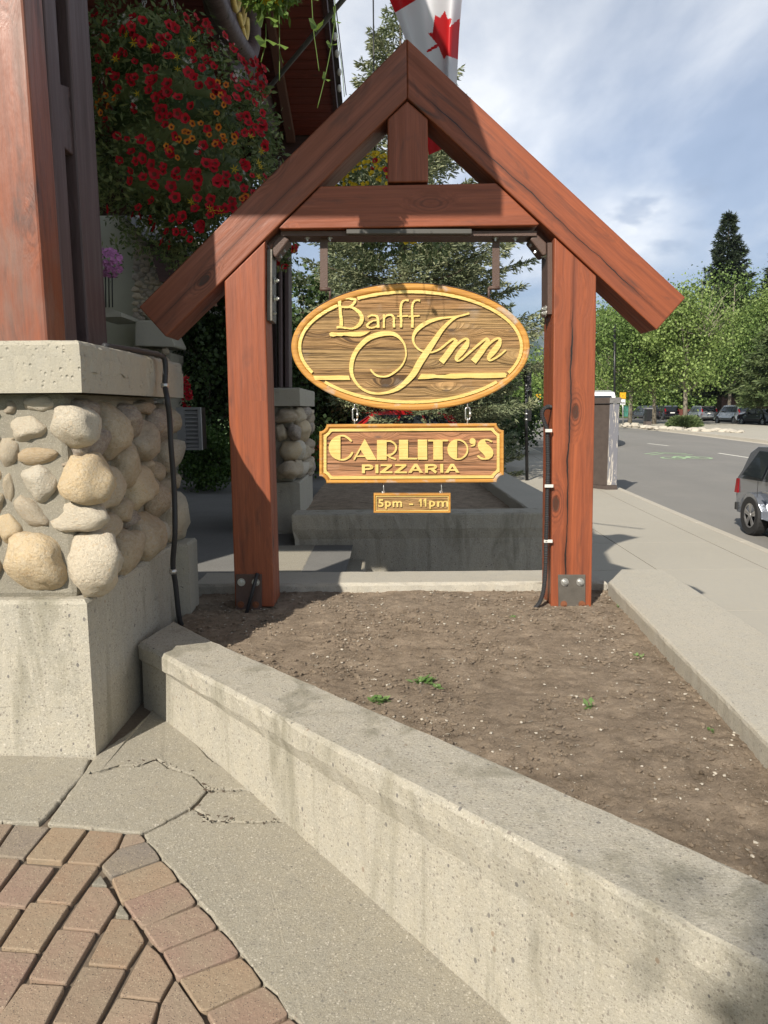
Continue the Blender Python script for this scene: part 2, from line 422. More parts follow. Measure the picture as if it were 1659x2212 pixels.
def carved(name, c1, c2, c3, horizontal_scale=1.0, fine=1.0):
    """sand-blasted cedar: ridged horizontal grain (world X), real ridges through bump"""
    m = MB(name, 0.66, 0.3)
    kv = m.map((3.2, 1, 9.0), loc=(0.6, 0, 0.3))
    kd = m.voro(1.0, src=kv, out=0)
    kc = m.N('ShaderNodeRGBToBW'); m.L(m.voro(1.0, src=kv, out=1), kc.inputs[0])
    ksel = m.rng(kc.outputs[0], 0.52, 0.56, 0, 1)
    halo = m.math('MULTIPLY', m.rng(kd, 0.05, 0.45, 1, 0), ksel)
    cw = m.N('ShaderNodeCombineXYZ'); m.L(m.math('MULTIPLY', halo, 0.05), cw.inputs[2])
    wob = m.N('ShaderNodeVectorMath', operation='ADD'); m.L(m.co(), wob.inputs[0]); m.L(cw.outputs[0], wob.inputs[1])
    g = m.noise(1.0, 3, 0.6, 0.9, m.map((1.5, 1, 62 * fine), src=wob.outputs[0]))
    gf = m.noise(1.0, 3, 0.6, 0.4, m.map((3.0, 1, 190 * fine), src=wob.outputs[0]))
    # planks 11 cm high with their own tone
    sp = m.N('ShaderNodeSeparateXYZ'); m.L(m.co(), sp.inputs[0])
    zz = m.math('MULTIPLY', sp.outputs[2], 8.6)
    pl = m.math('FLOOR', zz); fr = m.math('FRACT', zz)
    wn = m.N('ShaderNodeTexWhiteNoise', noise_dimensions='1D'); m.L(pl, wn.inputs['W'])
    joint = m.math('LESS_THAN', fr, 0.03)
    c = m.mix(m.rng(g, 0.36, 0.62), c2, c1)
    c = m.mix(m.math('MULTIPLY', wn.outputs['Value'], 0.5), c, c3)
    c = m.mix(m.rng(g, 0.44, 0.33, 0, 0.85), c, (0.05, 0.028, 0.014))
    c = m.mix(m.rng(gf, 0.62, 0.40, 0, 0.35), c, (0.09, 0.05, 0.025))
    c = m.mix(m.rng(m.noise(5, 5), 0.6, 0.75, 0, 0.4), c, (0.42, 0.36, 0.30))
    kn = m.math('MULTIPLY', m.rng(kd, 0.05, 0.12, 1, 0), ksel)
    c = m.mix(m.math('MULTIPLY', kn, 0.8), c, (0.10, 0.075, 0.06))
    c = m.mix(m.math('MULTIPLY', joint, 0.7), c, (0.03, 0.02, 0.012))
    m.color(c)
    h = m.math('ADD', m.math('MULTIPLY', g, 1.6), m.math('MULTIPLY', gf, 0.5))
    m.bump(h, 0.9, 0.012)
    return m.m

def gold(name='gold_leaf'):
    m = MB(name, 0.38, 0.5, 0.25)
    g = m.noise(1.0, 3, 0.6, 0.6, m.map((3, 1, 120)))
    c = m.mix(m.noise(9, 5), (0.66, 0.46, 0.115), (0.79, 0.61, 0.24))
    c = m.mix(m.rng(g, 0.42, 0.30, 0, 0.55), c, (0.42, 0.27, 0.06))
    m.color(c); m.bump(g, 0.5, 0.004)
    m.rough(m.rng(m.noise(20, 3), 0.3, 0.7, 0.3, 0.55))
    return m.m

def rock(name, stops, rough=0.85):
    m = MB(name, rough, 0.3)
    r = m.objrand()
    off = m.N('ShaderNodeVectorMath', operation='ADD'); m.L(m.co(), off.inputs[0])
    cx = m.N('ShaderNodeCombineXYZ'); m.L(m.math('MULTIPLY', r, 50), cx.inputs[0]); m.L(m.math('MULTIPLY', r, 31), cx.inputs[2]); m.L(cx.outputs[0], off.inputs[1])
    src = off.outputs[0]
    base = m.ramp(r, stops)
    n = m.noise(5, 8, 0.65, 0.6, src)
    c = m.mix(m.rng(n, 0.35, 0.7, 0.0, 0.6), base, (0.62, 0.55, 0.43))
    c = m.mix(m.rng(m.noise(7, 6, 0.7, 1.0, m.map(loc=(4, 4, 4), src=src)), 0.55, 0.68, 0, 0.6), c, (0.52, 0.33, 0.15))
    c = m.mix(m.rng(m.noise(16, 6, 0.7, 0.5, m.map(loc=(1, 7, 4), src=src)), 0.58, 0.72, 0, 0.65), c, (0.13, 0.11, 0.095))
    m.color(c)
    p = m.bump(m.noise(34, 8, 0.8, 0, src), 0.6, 0.012)
    p = m.bump(m.noise(9, 5, 0.6, 0.3, src), 0.5, 0.03, p)
    cr = m.rng(m.math('ABSOLUTE', m.math('SUBTRACT', m.noise(4, 4, .6, 1.5, src), .5)), 0.0, 0.012, 0, 1)
    m.bump(cr, 0.5, 0.01, p)
    return m.m

def leafmat(name, c1, c2, trans=0.3, c3=None, rough=0.55):
    m = MB(name, rough, 0.35)
    r = m.island()
    c = m.mix(r, c1, c2)
    if c3: c = m.mix(m.rng(m.noise(0.9, 3), 0.45, 0.65), c, c3)
    m.color(c)
    tr = m.N('ShaderNodeBsdfTranslucent'); m.L(c, tr.inputs[0])
    mx = m.N('ShaderNodeMixShader'); mx.inputs[0].default_value = trans
    out = m.nt.nodes['Material Output']
    m.L(m.b.outputs[0], mx.inputs[1]); m.L(tr.outputs[0], mx.inputs[2]); m.L(mx.outputs[0], out.inputs[0])
    return m.m

MT = {}
MT['conc_wall'] = concrete('exposed_aggregate_concrete', (0.465, 0.435, 0.365), agg=95, agg_amt=0.75, bump=0.8, stain=0.25, dark=0.9, drip=0.55)
MT['conc_cap'] = concrete('weathered_concrete', (0.47, 0.443, 0.38), agg=130, agg_amt=0.5, bump=0.5, stain=0.25, dark=0.6)
MT['conc_block'] = concrete('cast_concrete', (0.45, 0.42, 0.35), agg=150, agg_amt=0.3, bump=0.6, stain=0.22, dark=0.3, pit=0.6)
MT['conc_slab'] = concrete('courtyard_concrete', (0.36, 0.333, 0.272), agg=120, agg_amt=0.8, bump=0.75, stain=0.2, dark=0.6)
MT['sidewalk'] = concrete('sidewalk_concrete', (0.43, 0.405, 0.35), agg=160, agg_amt=0.2, bump=0.15, stain=0.18, dark=0.2, big=0.5)
MT['kerb'] = concrete('kerb_concrete', (0.50, 0.465, 0.40), agg=120, agg_amt=0.2, bump=0.2, stain=0.2, dark=0.2, big=0.8)
MT['mortar'] = concrete('grey_mortar', (0.33, 0.305, 0.25), agg=200, agg_amt=0.45, bump=1.0, stain=0.4, dark=0.3, big=4)
_m = MB('asphalt', 0.9, 0.25)
_c = _m.mix(_m.noise(1.0, 5, 0.6, 0, _m.map((0.35, 0.035, 1))), (0.18, 0.174, 0.162), (0.285, 0.272, 0.25))
_c = _m.mix(_m.rng(_m.noise(0.35, 6, 0.6), 0.5, 0.62, 0, 0.4), _c, (0.28, 0.265, 0.24))
_c = _m.mix(_m.rng(_m.noise(160, 3), 0.4, 0.65, 0, 0.4), _c, (0.05, 0.05, 0.05)); _m.color(_c); _m.bump(_m.noise(120, 4), 0.4, 0.01); MT['asphalt'] = _m.m
_m = MB('driveway_asphalt', 0.95, 0.2)
_c = _m.mix(_m.noise(2, 6), (0.16, 0.155, 0.145), (0.23, 0.225, 0.21)); _c = _m.mix(_m.rng(_m.noise(90, 4), 0.4, 0.7, 0, 0.4), _c, (0.09, 0.09, 0.085)); _m.color(_c); _m.bump(_m.noise(80, 4), 0.3, 0.01); MT['drive'] = _m.m
MT['paint_white'] = plain('road_paint', (0.72, 0.70, 0.62), 0.7, var=0.2, vs_=3)
MT['paint_green'] = plain('green_road_paint', (0.33, 0.46, 0.27), 0.7, var=0.3, vs_=4)
# soil
_m = MB('garden_soil', 1.0, 0.1)
_n = _m.noise(7, 8, 0.7)
_c = _m.mix(_m.rng(_n, 0.3, 0.7), (0.19, 0.148, 0.106), (0.415, 0.330, 0.245))
_c = _m.mix(_m.rng(_m.noise(60, 6, 0.8), 0.5, 0.7, 0, 0.6), _c, (0.46, 0.37, 0.285))
_c = _m.mix(_m.rng(_m.noise(130, 4, 0.8), 0.56, 0.7, 0, 0.6), _c, (0.035, 0.025, 0.02))
_v = _m.voro(130, out=0); _vc = _m.N('ShaderNodeRGBToBW'); _m.L(_m.voro(130, out=1), _vc.inputs[0])
_c = _m.mix(_m.math('MULTIPLY', _m.rng(_v, 0.16, 0.24, 1, 0), _m.rng(_vc.outputs[0], 0.76, 0.79, 0, 0.9)), _c, (0.55, 0.48, 0.38))
_m.color(_c)
_p = _m.bump(_m.noise(45, 8, 0.8), 0.9, 0.02); _m.bump(_m.noise(150, 5, 0.8), 0.8, 0.008, _p); MT['soil'] = _m.m
# pavers
_m = MB('clay_paver', 0.9, 0.2)
_r = _m.objrand()
_b = _m.ramp(_r, [(0.0, (0.33, 0.245, 0.165)), (0.3, (0.30, 0.205, 0.160)), (0.5, (0.31, 0.22, 0.168)), (0.72, (0.31, 0.215, 0.145)), (0.86, (0.23, 0.20, 0.17)), (1.0, (0.36, 0.255, 0.18))])
_b = _m.mix(_m.rng(_m.noise(9, 5), 0.35, 0.7, 0, 0.55), _b, (0.30, 0.25, 0.18))
_v = _m.voro(170, out=0); _vc = _m.N('ShaderNodeRGBToBW'); _m.L(_m.voro(170, out=1), _vc.inputs[0])
_in = _m.rng(_v, 0.2, 0.34, 1, 0)
_b = _m.mix(_m.math('MULTIPLY', _in, _m.rng(_vc.outputs[0], 0.66, 0.70, 0, 0.9)), _b, (0.50, 0.42, 0.30))
_b = _m.mix(_m.math('MULTIPLY', _in, _m.rng(_vc.outputs[0], 0.34, 0.30, 0, 0.9)), _b, (0.06, 0.05, 0.05))
_m.color(_b); _p = _m.bump(_m.noise(190, 5, 0.8), 0.7, 0.004); _m.bump(_m.noise(30, 5, 0.7), 0.5, 0.01, _p); MT['paver'] = _m.m
MT['joint_sand'] = plain('dark_joint_sand', (0.17, 0.135, 0.10), 1.0, var=0.4, vs_=60, bump=0.6)

OR1, OR2 = (0.35, 0.094, 0.036), (0.18, 0.045, 0.019)
MT['timber'] = timber('stained_fir_timber', OR1, OR2, black=0.45)
MT['timber_rpost'] = timber('stained_fir_post', OR1, OR2, black=0.35, crack=(2, 0.135, 0.06, 0.0060, -1.95, -0.12))
MT['timber_rrake'] = timber('stained_fir_rake', OR1, OR2, black=0.75, crack=(2, -0.165, 0.06, 0.0035, -1.95, -0.08))
MT['timber_lrake'] = timber('stained_fir_rake_knotty', (0.33, 0.105, 0.052), (0.19, 0.055, 0.027), black=0.4, crack=(2, 0.10, 0.03, 0.0013, -2.0, 0.25))
MT['timber_pillar'] = timber('weathered_orange_timber', (0.33, 0.098, 0.042), (0.15, 0.045, 0.024), black=0.7, knots=0.9, worn=0.5, rough=0.36)
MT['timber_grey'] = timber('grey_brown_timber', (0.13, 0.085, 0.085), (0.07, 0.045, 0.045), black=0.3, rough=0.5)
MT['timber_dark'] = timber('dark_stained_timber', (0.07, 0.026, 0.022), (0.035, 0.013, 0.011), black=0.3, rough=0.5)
MT['soffit'] = timber('red_cedar_soffit', (0.20, 0.040, 0.022), (0.11, 0.022, 0.013), black=0.2, knots=0.3)
MT['sign_field'] = carved('sandblasted_cedar', (0.45, 0.255, 0.11), (0.26, 0.135, 0.052), (0.37, 0.27, 0.12))
MT['sign_field_red'] = carved('sandblasted_red_cedar', (0.47, 0.205, 0.105), (0.28, 0.11, 0.052), (0.38, 0.25, 0.125), fine=0.8)
_m = MB('varnished_sign_rim', 0.45, 0.4)
_g = _m.noise(1.0, 5, 0.6, 0.5, _m.map((2.5, 1, 70)))
_c = _m.mix(_m.rng(_g, 0.3, 0.7), (0.38, 0.17, 0.035), (0.60, 0.31, 0.07))
_c = _m.mix(_m.rng(_m.noise(7, 5), 0.58, 0.68, 0, 0.7), _c, (0.45, 0.42, 0.38)); _m.color(_c); _m.bump(_g, 0.4, 0.004); MT['rim'] = _m.m
MT['gold'] = gold()
MT['steel_brown'] = plain('brown_painted_steel', (0.095, 0.058, 0.045), 0.5, 0.0, var=0.2, bump=0.5, vs_=20)
MT['steel_plate'] = plain('rusty_steel_plate', (0.15, 0.135, 0.115), 0.5, 0.5, var=0.45, vs_=10, bump=0.3)
MT['steel_rust'] = plain('rust', (0.20, 0.075, 0.035), 0.9, var=0.4, vs_=14)
MT['zinc'] = plain('galvanised_steel', (0.55, 0.55, 0.53), 0.35, 0.8, var=0.15, vs_=30)
MT['lightbox'] = plain('grey_lamp_housing', (0.085, 0.08, 0.072), 0.5, var=0.1)
MT['black_rubber'] = plain('black_rubber_cable', (0.03, 0.03, 0.032), 0.55, var=0.3, vs_=9)
MT['black_metal'] = plain('black_powder_coat', (0.015, 0.015, 0.016), 0.35, var=0.2)
MT['white_plastic'] = plain('white_plastic', (0.62, 0.60, 0.55), 0.5)
MT['rock'] = rock('river_stone', [(0.0, (0.50, 0.42, 0.30)), (0.25, (0.42, 0.32, 0.21)), (0.45, (0.54, 0.46, 0.34)), (0.65, (0.36, 0.30, 0.24)), (0.8, (0.48, 0.35, 0.21)), (1.0, (0.46, 0.39, 0.29))])
MT['rock_orange'] = rock('warm_river_stone', [(0.0, (0.60, 0.44, 0.25)), (1.0, (0.62, 0.50, 0.33))])
MT['rock_white'] = rock('pale_river_stone', [(0.0, (0.58, 0.53, 0.44)), (1.0, (0.60, 0.52, 0.40))])
MT['rock_tan'] = rock('tan_field_stone', [(0.0, (0.32, 0.25, 0.18)), (1.0, (0.44, 0.36, 0.27))])  # tan stone colour for the neighbour's chimney
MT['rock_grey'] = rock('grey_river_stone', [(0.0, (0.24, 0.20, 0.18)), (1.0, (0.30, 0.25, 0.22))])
MT['box_brown'] = plain('weathered_brown_board', (0.075, 0.058, 0.05), 0.85, var=.35, vs_=8, bump=.5)
MT['glass'] = plain('dark_glass', (0.02, 0.025, 0.03), 0.08, 0.0, 0.8, var=0.1)
MT['tyre'] = plain('tyre_rubber', (0.025, 0.025, 0.025), 0.8)
MT['alloy'] = plain('alloy_rim', (0.50, 0.50, 0.50), 0.3, 0.8)
MT['bark'] = plain('bark', (0.10, 0.075, 0.055), 0.95, var=0.5, vs_=9, bump=0.8)
MT['bark_pale'] = plain('poplar_bark', (0.24, 0.21, 0.165), 0.95, var=0.4, vs_=5, bump=0.8)
MT['spruce'] = leafmat('spruce_needles', (0.08, 0.105, 0.055), (0.38, 0.39, 0.22), 0.25, (0.20, 0.24, 0.135))
MT['spruce_dark'] = leafmat('dark_spruce_needles', (0.016, 0.028, 0.014), (0.045, 0.062, 0.030), 0.12)
MT['cedar'] = leafmat('cedar_foliage', (0.022, 0.046, 0.014), (0.065, 0.105, 0.030), 0.2)
MT['poplar'] = leafmat('poplar_leaves', (0.085, 0.140, 0.025), (0.34, 0.44, 0.14), 0.35)
MT['poplar2'] = leafmat('dark_poplar_leaves', (0.06, 0.11, 0.02), (0.20, 0.29, 0.08), 0.3)
MT['juniper'] = leafmat('juniper_foliage', (0.06, 0.10, 0.035), (0.16, 0.20, 0.08), 0.2)
MT['shrub'] = leafmat('shrub_leaves', (0.035, 0.08, 0.015), (0.09, 0.15, 0.03), 0.3)
MT['weed'] = leafmat('weed_leaves', (0.10, 0.19, 0.05), (0.22, 0.33, 0.12), 0.3)
MT['basket_leaf'] = leafmat('trailing_foliage', (0.05, 0.09, 0.03), (0.24, 0.29, 0.12), 0.25)
MT['vine'] = leafmat('vine_leaf', (0.09, 0.16, 0.03), (0.16, 0.24, 0.05), 0.35)
MT['grass'] = plain('lawn', (0.10, 0.16, 0.045), 0.9, var=0.4, vs_=2)
def petal(n, c, c2=None):
    m = MB(n, 0.6, 0.3); c2 = c2 or tuple(x * 0.7 for x in c)
    cc = m.mix(m.objrand(), c, c2); m.color(cc)
    tr = m.N('ShaderNodeBsdfTranslucent'); m.L(cc, tr.inputs[0]); mx = m.N('ShaderNodeMixShader'); mx.inputs[0].default_value = 0.3
    m.L(m.b.outputs[0], mx.inputs[1]); m.L(tr.outputs[0], mx.inputs[2]); m.L(mx.outputs[0], m.nt.nodes['Material Output'].inputs[0])
    return m.m
MT['red'] = petal('red_petal', (0.62, 0.012, 0.03), (0.42, 0.008, 0.02))
MT['orange'] = petal('orange_petal', (0.75, 0.26, 0.03), (0.62, 0.17, 0.02))
MT['yellow'] = petal('yellow_petal', (0.85, 0.60, 0.03))
MT['white_f'] = petal('white_petal', (0.75, 0.74, 0.70))
MT['pink'] = petal('pink_petal', (0.60, 0.24, 0.50))
MT['purple'] = petal('purple_petal', (0.10, 0.02, 0.20))
MT['flower_eye'] = plain('dark_flower_eye', (0.12, 0.02, 0.01), 0.8)
MT['flag_red'] = leafmat('red_flag_nylon', (0.56, 0.016, 0.02), (0.56, 0.016, 0.02), 0.35)
MT['flag_white'] = leafmat('white_flag_nylon', (0.74, 0.74, 0.78), (0.74, 0.74, 0.78), 0.4)
MT['stucco'] = plain('grey_green_stucco', (0.34, 0.33, 0.26), 0.95, var=0.1, vs_=3, bump=0.3)
MT['roof_grey'] = plain('grey_metal_roof', (0.34, 0.33, 0.32), 0.6, var=0.15)
MT['trim_grey'] = plain('grey_fascia', (0.18, 0.18, 0.185), 0.6)
MT['shingle'] = plain('dark_shingle', (0.05, 0.045, 0.045), 0.9, var=0.3, vs_=12, bump=0.5)
MT['bulb'] = plain('clear_bulb', (0.55, 0.53, 0.48), 0.2)
MT['siding_pink'] = plain('cedar_siding', (0.40, 0.22, 0.15), 0.8)
MT['brown_house'] = plain('brown_log_wall', (0.10, 0.05, 0.035), 0.9, var=0.2)
MT['white_wall'] = plain('white_render', (0.68, 0.66, 0.62), 0.9)
MT['mulch'] = plain('bark_mulch', (0.09, 0.08, 0.075), 1.0, var=0.6, vs_=30, bump=1.0)
MT['cloth_fringe'] = plain('pale_limestone_rock', (0.44, 0.40, 0.33), 0.95, var=0.25)
MT['yellow_sign'] = plain('fluorescent_yellow_sheet', (0.80, 0.42, 0.01), 0.5)
MT['sign_white'] = plain('white_sign_sheet', (0.75, 0.75, 0.73), 0.5, var=0.04)
MT['green_box'] = plain('green_enamel', (0.05, 0.20, 0.15), 0.6)
# peeling paint
_m = MB('peeling_paint', 0.8, 0.3)
_n = _m.noise(1.0, 7, 0.65, 1.6, _m.map((17, 17, 1.7)))
_zz = _m.N('ShaderNodeSeparateXYZ'); _m.L(_m.co(), _zz.inputs[0])
_n2 = _m.math('ADD', _n, _m.rng(_zz.outputs[2], 0.1, 0.9, -0.035, 0.03))
_f = _m.rng(_n2, 0.432, 0.440)
_wood = _m.mix(_m.noise(1.0, 4, 0.6, 0.5, _m.map((40, 40, 2))), (0.46, 0.42, 0.36), (0.56, 0.52, 0.46))
_m.color(_m.mix(_f, _wood, (0.17, 0.17, 0.19))); _m.bump(_f, 0.6, 0.01); MT['peel'] = _m.m
def carpaint(name, c, metal=0.5):
    m = MB(name, 0.25, 0.5, metal); m.color(c)
    m.b.inputs['Coat Weight'].default_value = 0.6; m.b.inputs['Coat Roughness'].default_value = 0.05
    return m.m
# ================================================================== GROUND AND PAVING
DX_ = 1.82275
def poly_sheet(name, pts, mat, parent=None, kind=None, M=None):
    bm = bmesh.new(); f = bm.faces.new([bm.verts.new(Vector(p)) for p in pts])
    if f.normal.z < 0: f.normal_flip()
    bmesh.ops.triangulate(bm, faces=bm.faces[:])
    o = from_bm(name, bm, mat, parent, M)
    if kind: o['kind'] = kind
    return o
# one big sheet of ground to the horizon, below everything else
def far_ground():
    ys = [-60, -20, 0, 12, 18, 24, 30, 36, 42, 48, 54, 60, 66, 90, 140, 300, 1200, 6000]
    xs = [-6000, -900, -200, -60, 60, 200, 900, 6000]
    V = [(x, y, road_z(y) - 0.12 - (0.25 if y < 16 else 0)) for y in ys for x in xs]
    n = len(xs)
    F = [(j * n + i, j * n + i + 1, (j + 1) * n + i + 1, (j + 1) * n + i) for j in range(len(ys) - 1) for i in range(n - 1)]
    o = meshobj('ground', V, F, MT['grass'], smooth=True); o['kind'] = 'structure'
far_ground()

cP = crop(0, 2900, 1.3825)           # lower left part of the photograph
def C(x, y): return atC(cP(x, y))
# bed under slabs and pavers
def court_bed():
    V = []; F = []; n = 24
    x0, x1, y0, y1 = -4.5, 2.0, -1.0, 5.3
    for j in range(n + 1):
        for i in range(n + 1):
            x = x0 + (x1 - x0) * i / n; y = y0 + (y1 - y0) * j / n
            V.append((x, y, court_z(x, y) - 0.019))
    F = [(j * (n + 1) + i, j * (n + 1) + i + 1, (j + 1) * (n + 1) + i + 1, (j + 1) * (n + 1) + i) for j in range(n) for i in range(n)]
    o = meshobj('courtyard_bed', V, F, MT['joint_sand']); o['kind'] = 'structure'
    return o
bed = court_bed()
def round_poly(pts, r, seg=3):
    """round the corners of a flat polygon given as Vectors"""
    out = []
    n = len(pts)
    for i in range(n):
        p, a, b = pts[i], pts[i - 1], pts[(i + 1) % n]
        da, db = (a - p), (b - p)
        if da.length < 1e-4 or db.length < 1e-4: out.append(p); continue
        ra = min(r, da.length * 0.35); rb = min(r, db.length * 0.35)
        s, e = p + da.normalized() * ra, p + db.normalized() * rb
        for k in range(seg + 1):
            t = k / seg
            out.append(s * (1 - t) ** 2 + p * 2 * t * (1 - t) + e * t * t)
    return out
def slab_block(name, pts, th, mat, parent, shrink=0.004, r=0.012, chamfer=0.006, rough=0.0, seed=0, dz=0.0):
    """a flat stone/slab: polygon on the courtyard slope with eased edges"""
    rr = random.Random(seed)
    c = sum(pts, Vector()) / len(pts)
    base = [p + (c - p).normalized() * shrink for p in pts]
    base = round_poly(base, r)
    if rough:
        q = []
        for i, p in enumerate(base):
            nx = base[(i + 1) % len(base)]
            k = max(1, int((nx - p).length / 0.03))
            for j in range(k):
                t = j / k; w = p.lerp(nx, t)
                q.append(w + Vector((rr.uniform(-1, 1), rr.uniform(-1, 1), 0)) * rough)
        base = q
    tilt = Vector((rr.uniform(-1, 1) * 0.008, rr.uniform(-1, 1) * 0.008, 0)) if dz else Vector((0, 0, 0))
    up = rr.uniform(-1, 1) * dz
    def lift(p, h, ins):
        w = p + (c - p).normalized() * ins if ins else p
        return Vector((w.x, w.y, p.z + h + up + (w - c).x * tilt.x + (w - c).y * tilt.y))
    L0 = [lift(p, -th, 0) for p in base]; L1 = [lift(p, -chamfer, 0) for p in base]; L2 = [lift(p, -chamfer * 0.3, chamfer * 0.6) for p in base]; L3 = [lift(p, 0, chamfer * 1.6) for p in base]
    bm = bmesh.new()
    loops = [[bm.verts.new(p) for p in L] for L in (L0, L1, L2, L3)]
    n = len(base)
    for a, b in zip(loops, loops[1:]):
        for i in range(n): bm.faces.new([a[i], a[(i + 1) % n], b[(i + 1) % n], b[i]])
    bm.faces.new(loops[-1])
    return from_bm(name, bm, mat, parent)

pavers = thing('paver_walk', (-1.0, 2.0, court_z(-1, 2)), 'reddish brown tumbled concrete pavers laid in a curved bordered walk in the foreground', 'paving')
pavers['kind'] = 'structure'; del pavers['category']
PAV = [
 [(680,527),(765,527),(797,566),(645,608)],
 [(640,612),(798,570),(850,622),(875,665),(600,763),(548,705)],
 [(603,768),(878,670),(930,715),(968,772),(955,785),(690,890),(655,895)],
 [(668,898),(970,785),(1025,830),(1068,893),(1050,910),(805,1025),(765,1030)],
 [(775,1035),(1075,915),(1130,960),(1182,1025),(1165,1045),(880,1162),(862,1160)],
 [(882,1170),(1190,1047),(1245,1095),(1303,1172),(1285,1192),(985,1310),(955,1303)],
 [(972,1318),(1310,1197),(1370,1250),(1427,1337),(1410,1352),(1122,1490),(1085,1490)],
 [(1120,1500),(1437,1352),(1510,1410),(1573,1503),(1550,1525),(1300,1660),(1200,1640)],
 [(1320,1665),(1580,1527),(1659,1590),(1720,1690),(1500,1800),(1420,1790)],
 [(-120,470),(75,472),(-20,600),(-220,590)],
 [(82,478),(273,491),(128,663),(-35,648)],
 [(284,491),(475,503),(338,681),(136,666)],
 [(487,508),(673,523),(632,610),(542,698),(362,683)],
 [(-75,655),(112,665),(-10,832),(-210,810)],
 [(122,690),(300,708),(138,928),(-45,905)],
 [(352,685),(540,705),(385,913),(193,893)],
 [(548,748),(588,812),(492,803)],
 [(488,815),(592,820),(646,902),(540,1062),(335,1042)],
 [(655,905),(706,976),(622,968)],
 [(-90,922),(118,935),(-15,1135),(-230,1120)],
 [(165,898),(380,916),(212,1168),(0,1150)],
 [(318,1045),(526,1063),(360,1345),(150,1316)],
 [(608,980),(726,990),(791,1102),(690,1255),(474,1236)],
 [(800,1125),(868,1180),(947,1302),(870,1437),(645,1412)],
 [(-40,1158),(207,1175),(25,1480),(-210,1450)],
 [(122,1340),(357,1353),(215,1625),(-60,1590)],
 [(453,1240),(690,1260),(512,1590),(280,1560)],
 [(640,1418),(868,1446),(790,1670),(505,1640)],
 [(955,1318),(1112,1535),(1150,1640),(1050,1700),(825,1680),(876,1450)],
 [(-60,1605),(190,1640),(100,1830),(-200,1800)],
 [(275,1580),(500,1610),(420,1840),(150,1800)],
 [(510,1660),(770,1690),(720,1900),(440,1860)],
]
for i, pl in enumerate(PAV):
    pts = [C(*p) for p in pl]
    small = len(pl) == 3
    slab_block('brick', pts, 0.045, MT['mortar'] if small else MT['paver'], pavers, shrink=0.0024, r=0.008, chamfer=0.0036, seed=i, dz=0.0018)

slabs = thing('courtyard_paving', (-0.6, 2.6, court_z(-.6, 2.6)), 'cracked exposed aggregate concrete slabs between the pavers and the planter wall', 'paving')
slabs['kind'] = 'structure'; del slabs['category']
SL = [
 [(-700,60),(0,95),(492,118),(452,208),(330,345),(218,470),(0,463),(-700,430)],
 [(505,125),(470,205),(540,195),(640,165),(765,160),(850,125),(920,172),(1050,212),(1128,292),(1040,382),(900,460),(768,522),(500,497),(255,472),(345,345)],
 [(510,110),(720,-40),(900,-220),(1090,60),(1160,135),(1320,215),(1405,285),(1130,285),(1055,205),(925,165),(850,118),(760,153),(640,158),(545,188),(480,196)],
 [(1135,300),(1410,292),(1500,365),(1605,455),(1380,462),(1150,458),(1050,388)],
 [(782,527),(900,468),(1045,392),(1150,466),(1380,470),(1618,462),(2100,700),(2600,1100),(3300,1900),(1900,1900),(1740,1700),(1665,1590),(1580,1510),(1515,1405),(1435,1340),(1375,1245),(1308,1165),(1250,1090),(1188,1020),(1135,955),(1073,890),(1030,825),(973,768),(935,710),(880,662),(853,615),(800,560)],
]
for i, pl in enumerate(SL):
    slab_block('slab', [C(*p) for p in pl], 0.06, MT['conc_slab'], slabs, shrink=0.002, r=0.01, chamfer=0.006, rough=0.0035, seed=40 + i, dz=0.001)
# back part of the courtyard (behind the pillar and as far as the driveway)
def court_back():
    P = [(-9, -1, 0), (-9, 12.9, 0), (-0.35, 12.9, 0), (-0.35, 7.5, 0), (-0.38, 5.32, 0), (-1.42, 5.32, 0), (-1.42, 3.6, 0), (-2.3, 3.0, 0)]
    o = poly_sheet('courtyard', [(x, y, -0.004) for x, y, z in P], MT['drive'], kind='structure')
    return o
court_back()
# debris in the cracks
def debris():
    bm = bmesh.new(); rr = random.Random(3)
    lines = [[(520,185),(640,160),(760,155),(850,122),(930,170),(1050,208),(1130,290)], [(1130,290),(1400,288)], [(1150,462),(1610,460)], [(1400,285),(1440,330)], [(1050,390),(1140,470)], [(1360,180),(1390,250)]]
    for ln in lines:
        for a, b in zip(ln, ln[1:]):
            A, B = C(*a), C(*b)
            for k in range(int((B - A).length * 60)):
                p = A.lerp(B, rr.random()) + Vector((rr.gauss(0, .012), rr.gauss(0, .012), 0.001))
                s = rr.uniform(.002, .0055)
                m = Matrix.Translation(p) @ Matrix.Rotation(rr.uniform(0, 6.28), 4, 'Z') @ Matrix.Diagonal((s * rr.uniform(1, 3), s, s * .7, 1))
                bmesh.ops.create_icosphere(bm, subdivisions=1, radius=1, matrix=m)
    o = from_bm('grit', bm, MT['conc_slab']); tag(o, 'loose grit and crumbs lying in the cracks of the courtyard slabs', 'grit', kind='stuff')
    bm = bmesh.new()
    for k in range(70):
        ln = rr.choice(lines); i = rr.randrange(len(ln) - 1)
        p = C(*ln[i]).lerp(C(*ln[i + 1]), rr.random()) + Vector((rr.gauss(0, .02), rr.gauss(0, .02), .004))
        a = rr.uniform(0, 6.28); s = rr.uniform(.005, .014)
        d = Vector((cos(a), sin(a), rr.uniform(-.3, .3))) * s; e = Vector((-sin(a), cos(a), rr.uniform(-.3, .3))) * s * .5
        bm.faces.new([bm.verts.new(p - d), bm.verts.new(p + e), bm.verts.new(p + d), bm.verts.new(p - e)])
    o = from_bm('dead_leaf_litter', bm, MT['bark']); tag(o, 'brown dead leaf scraps caught along the slab cracks', 'leaf litter', kind='stuff')
debris()

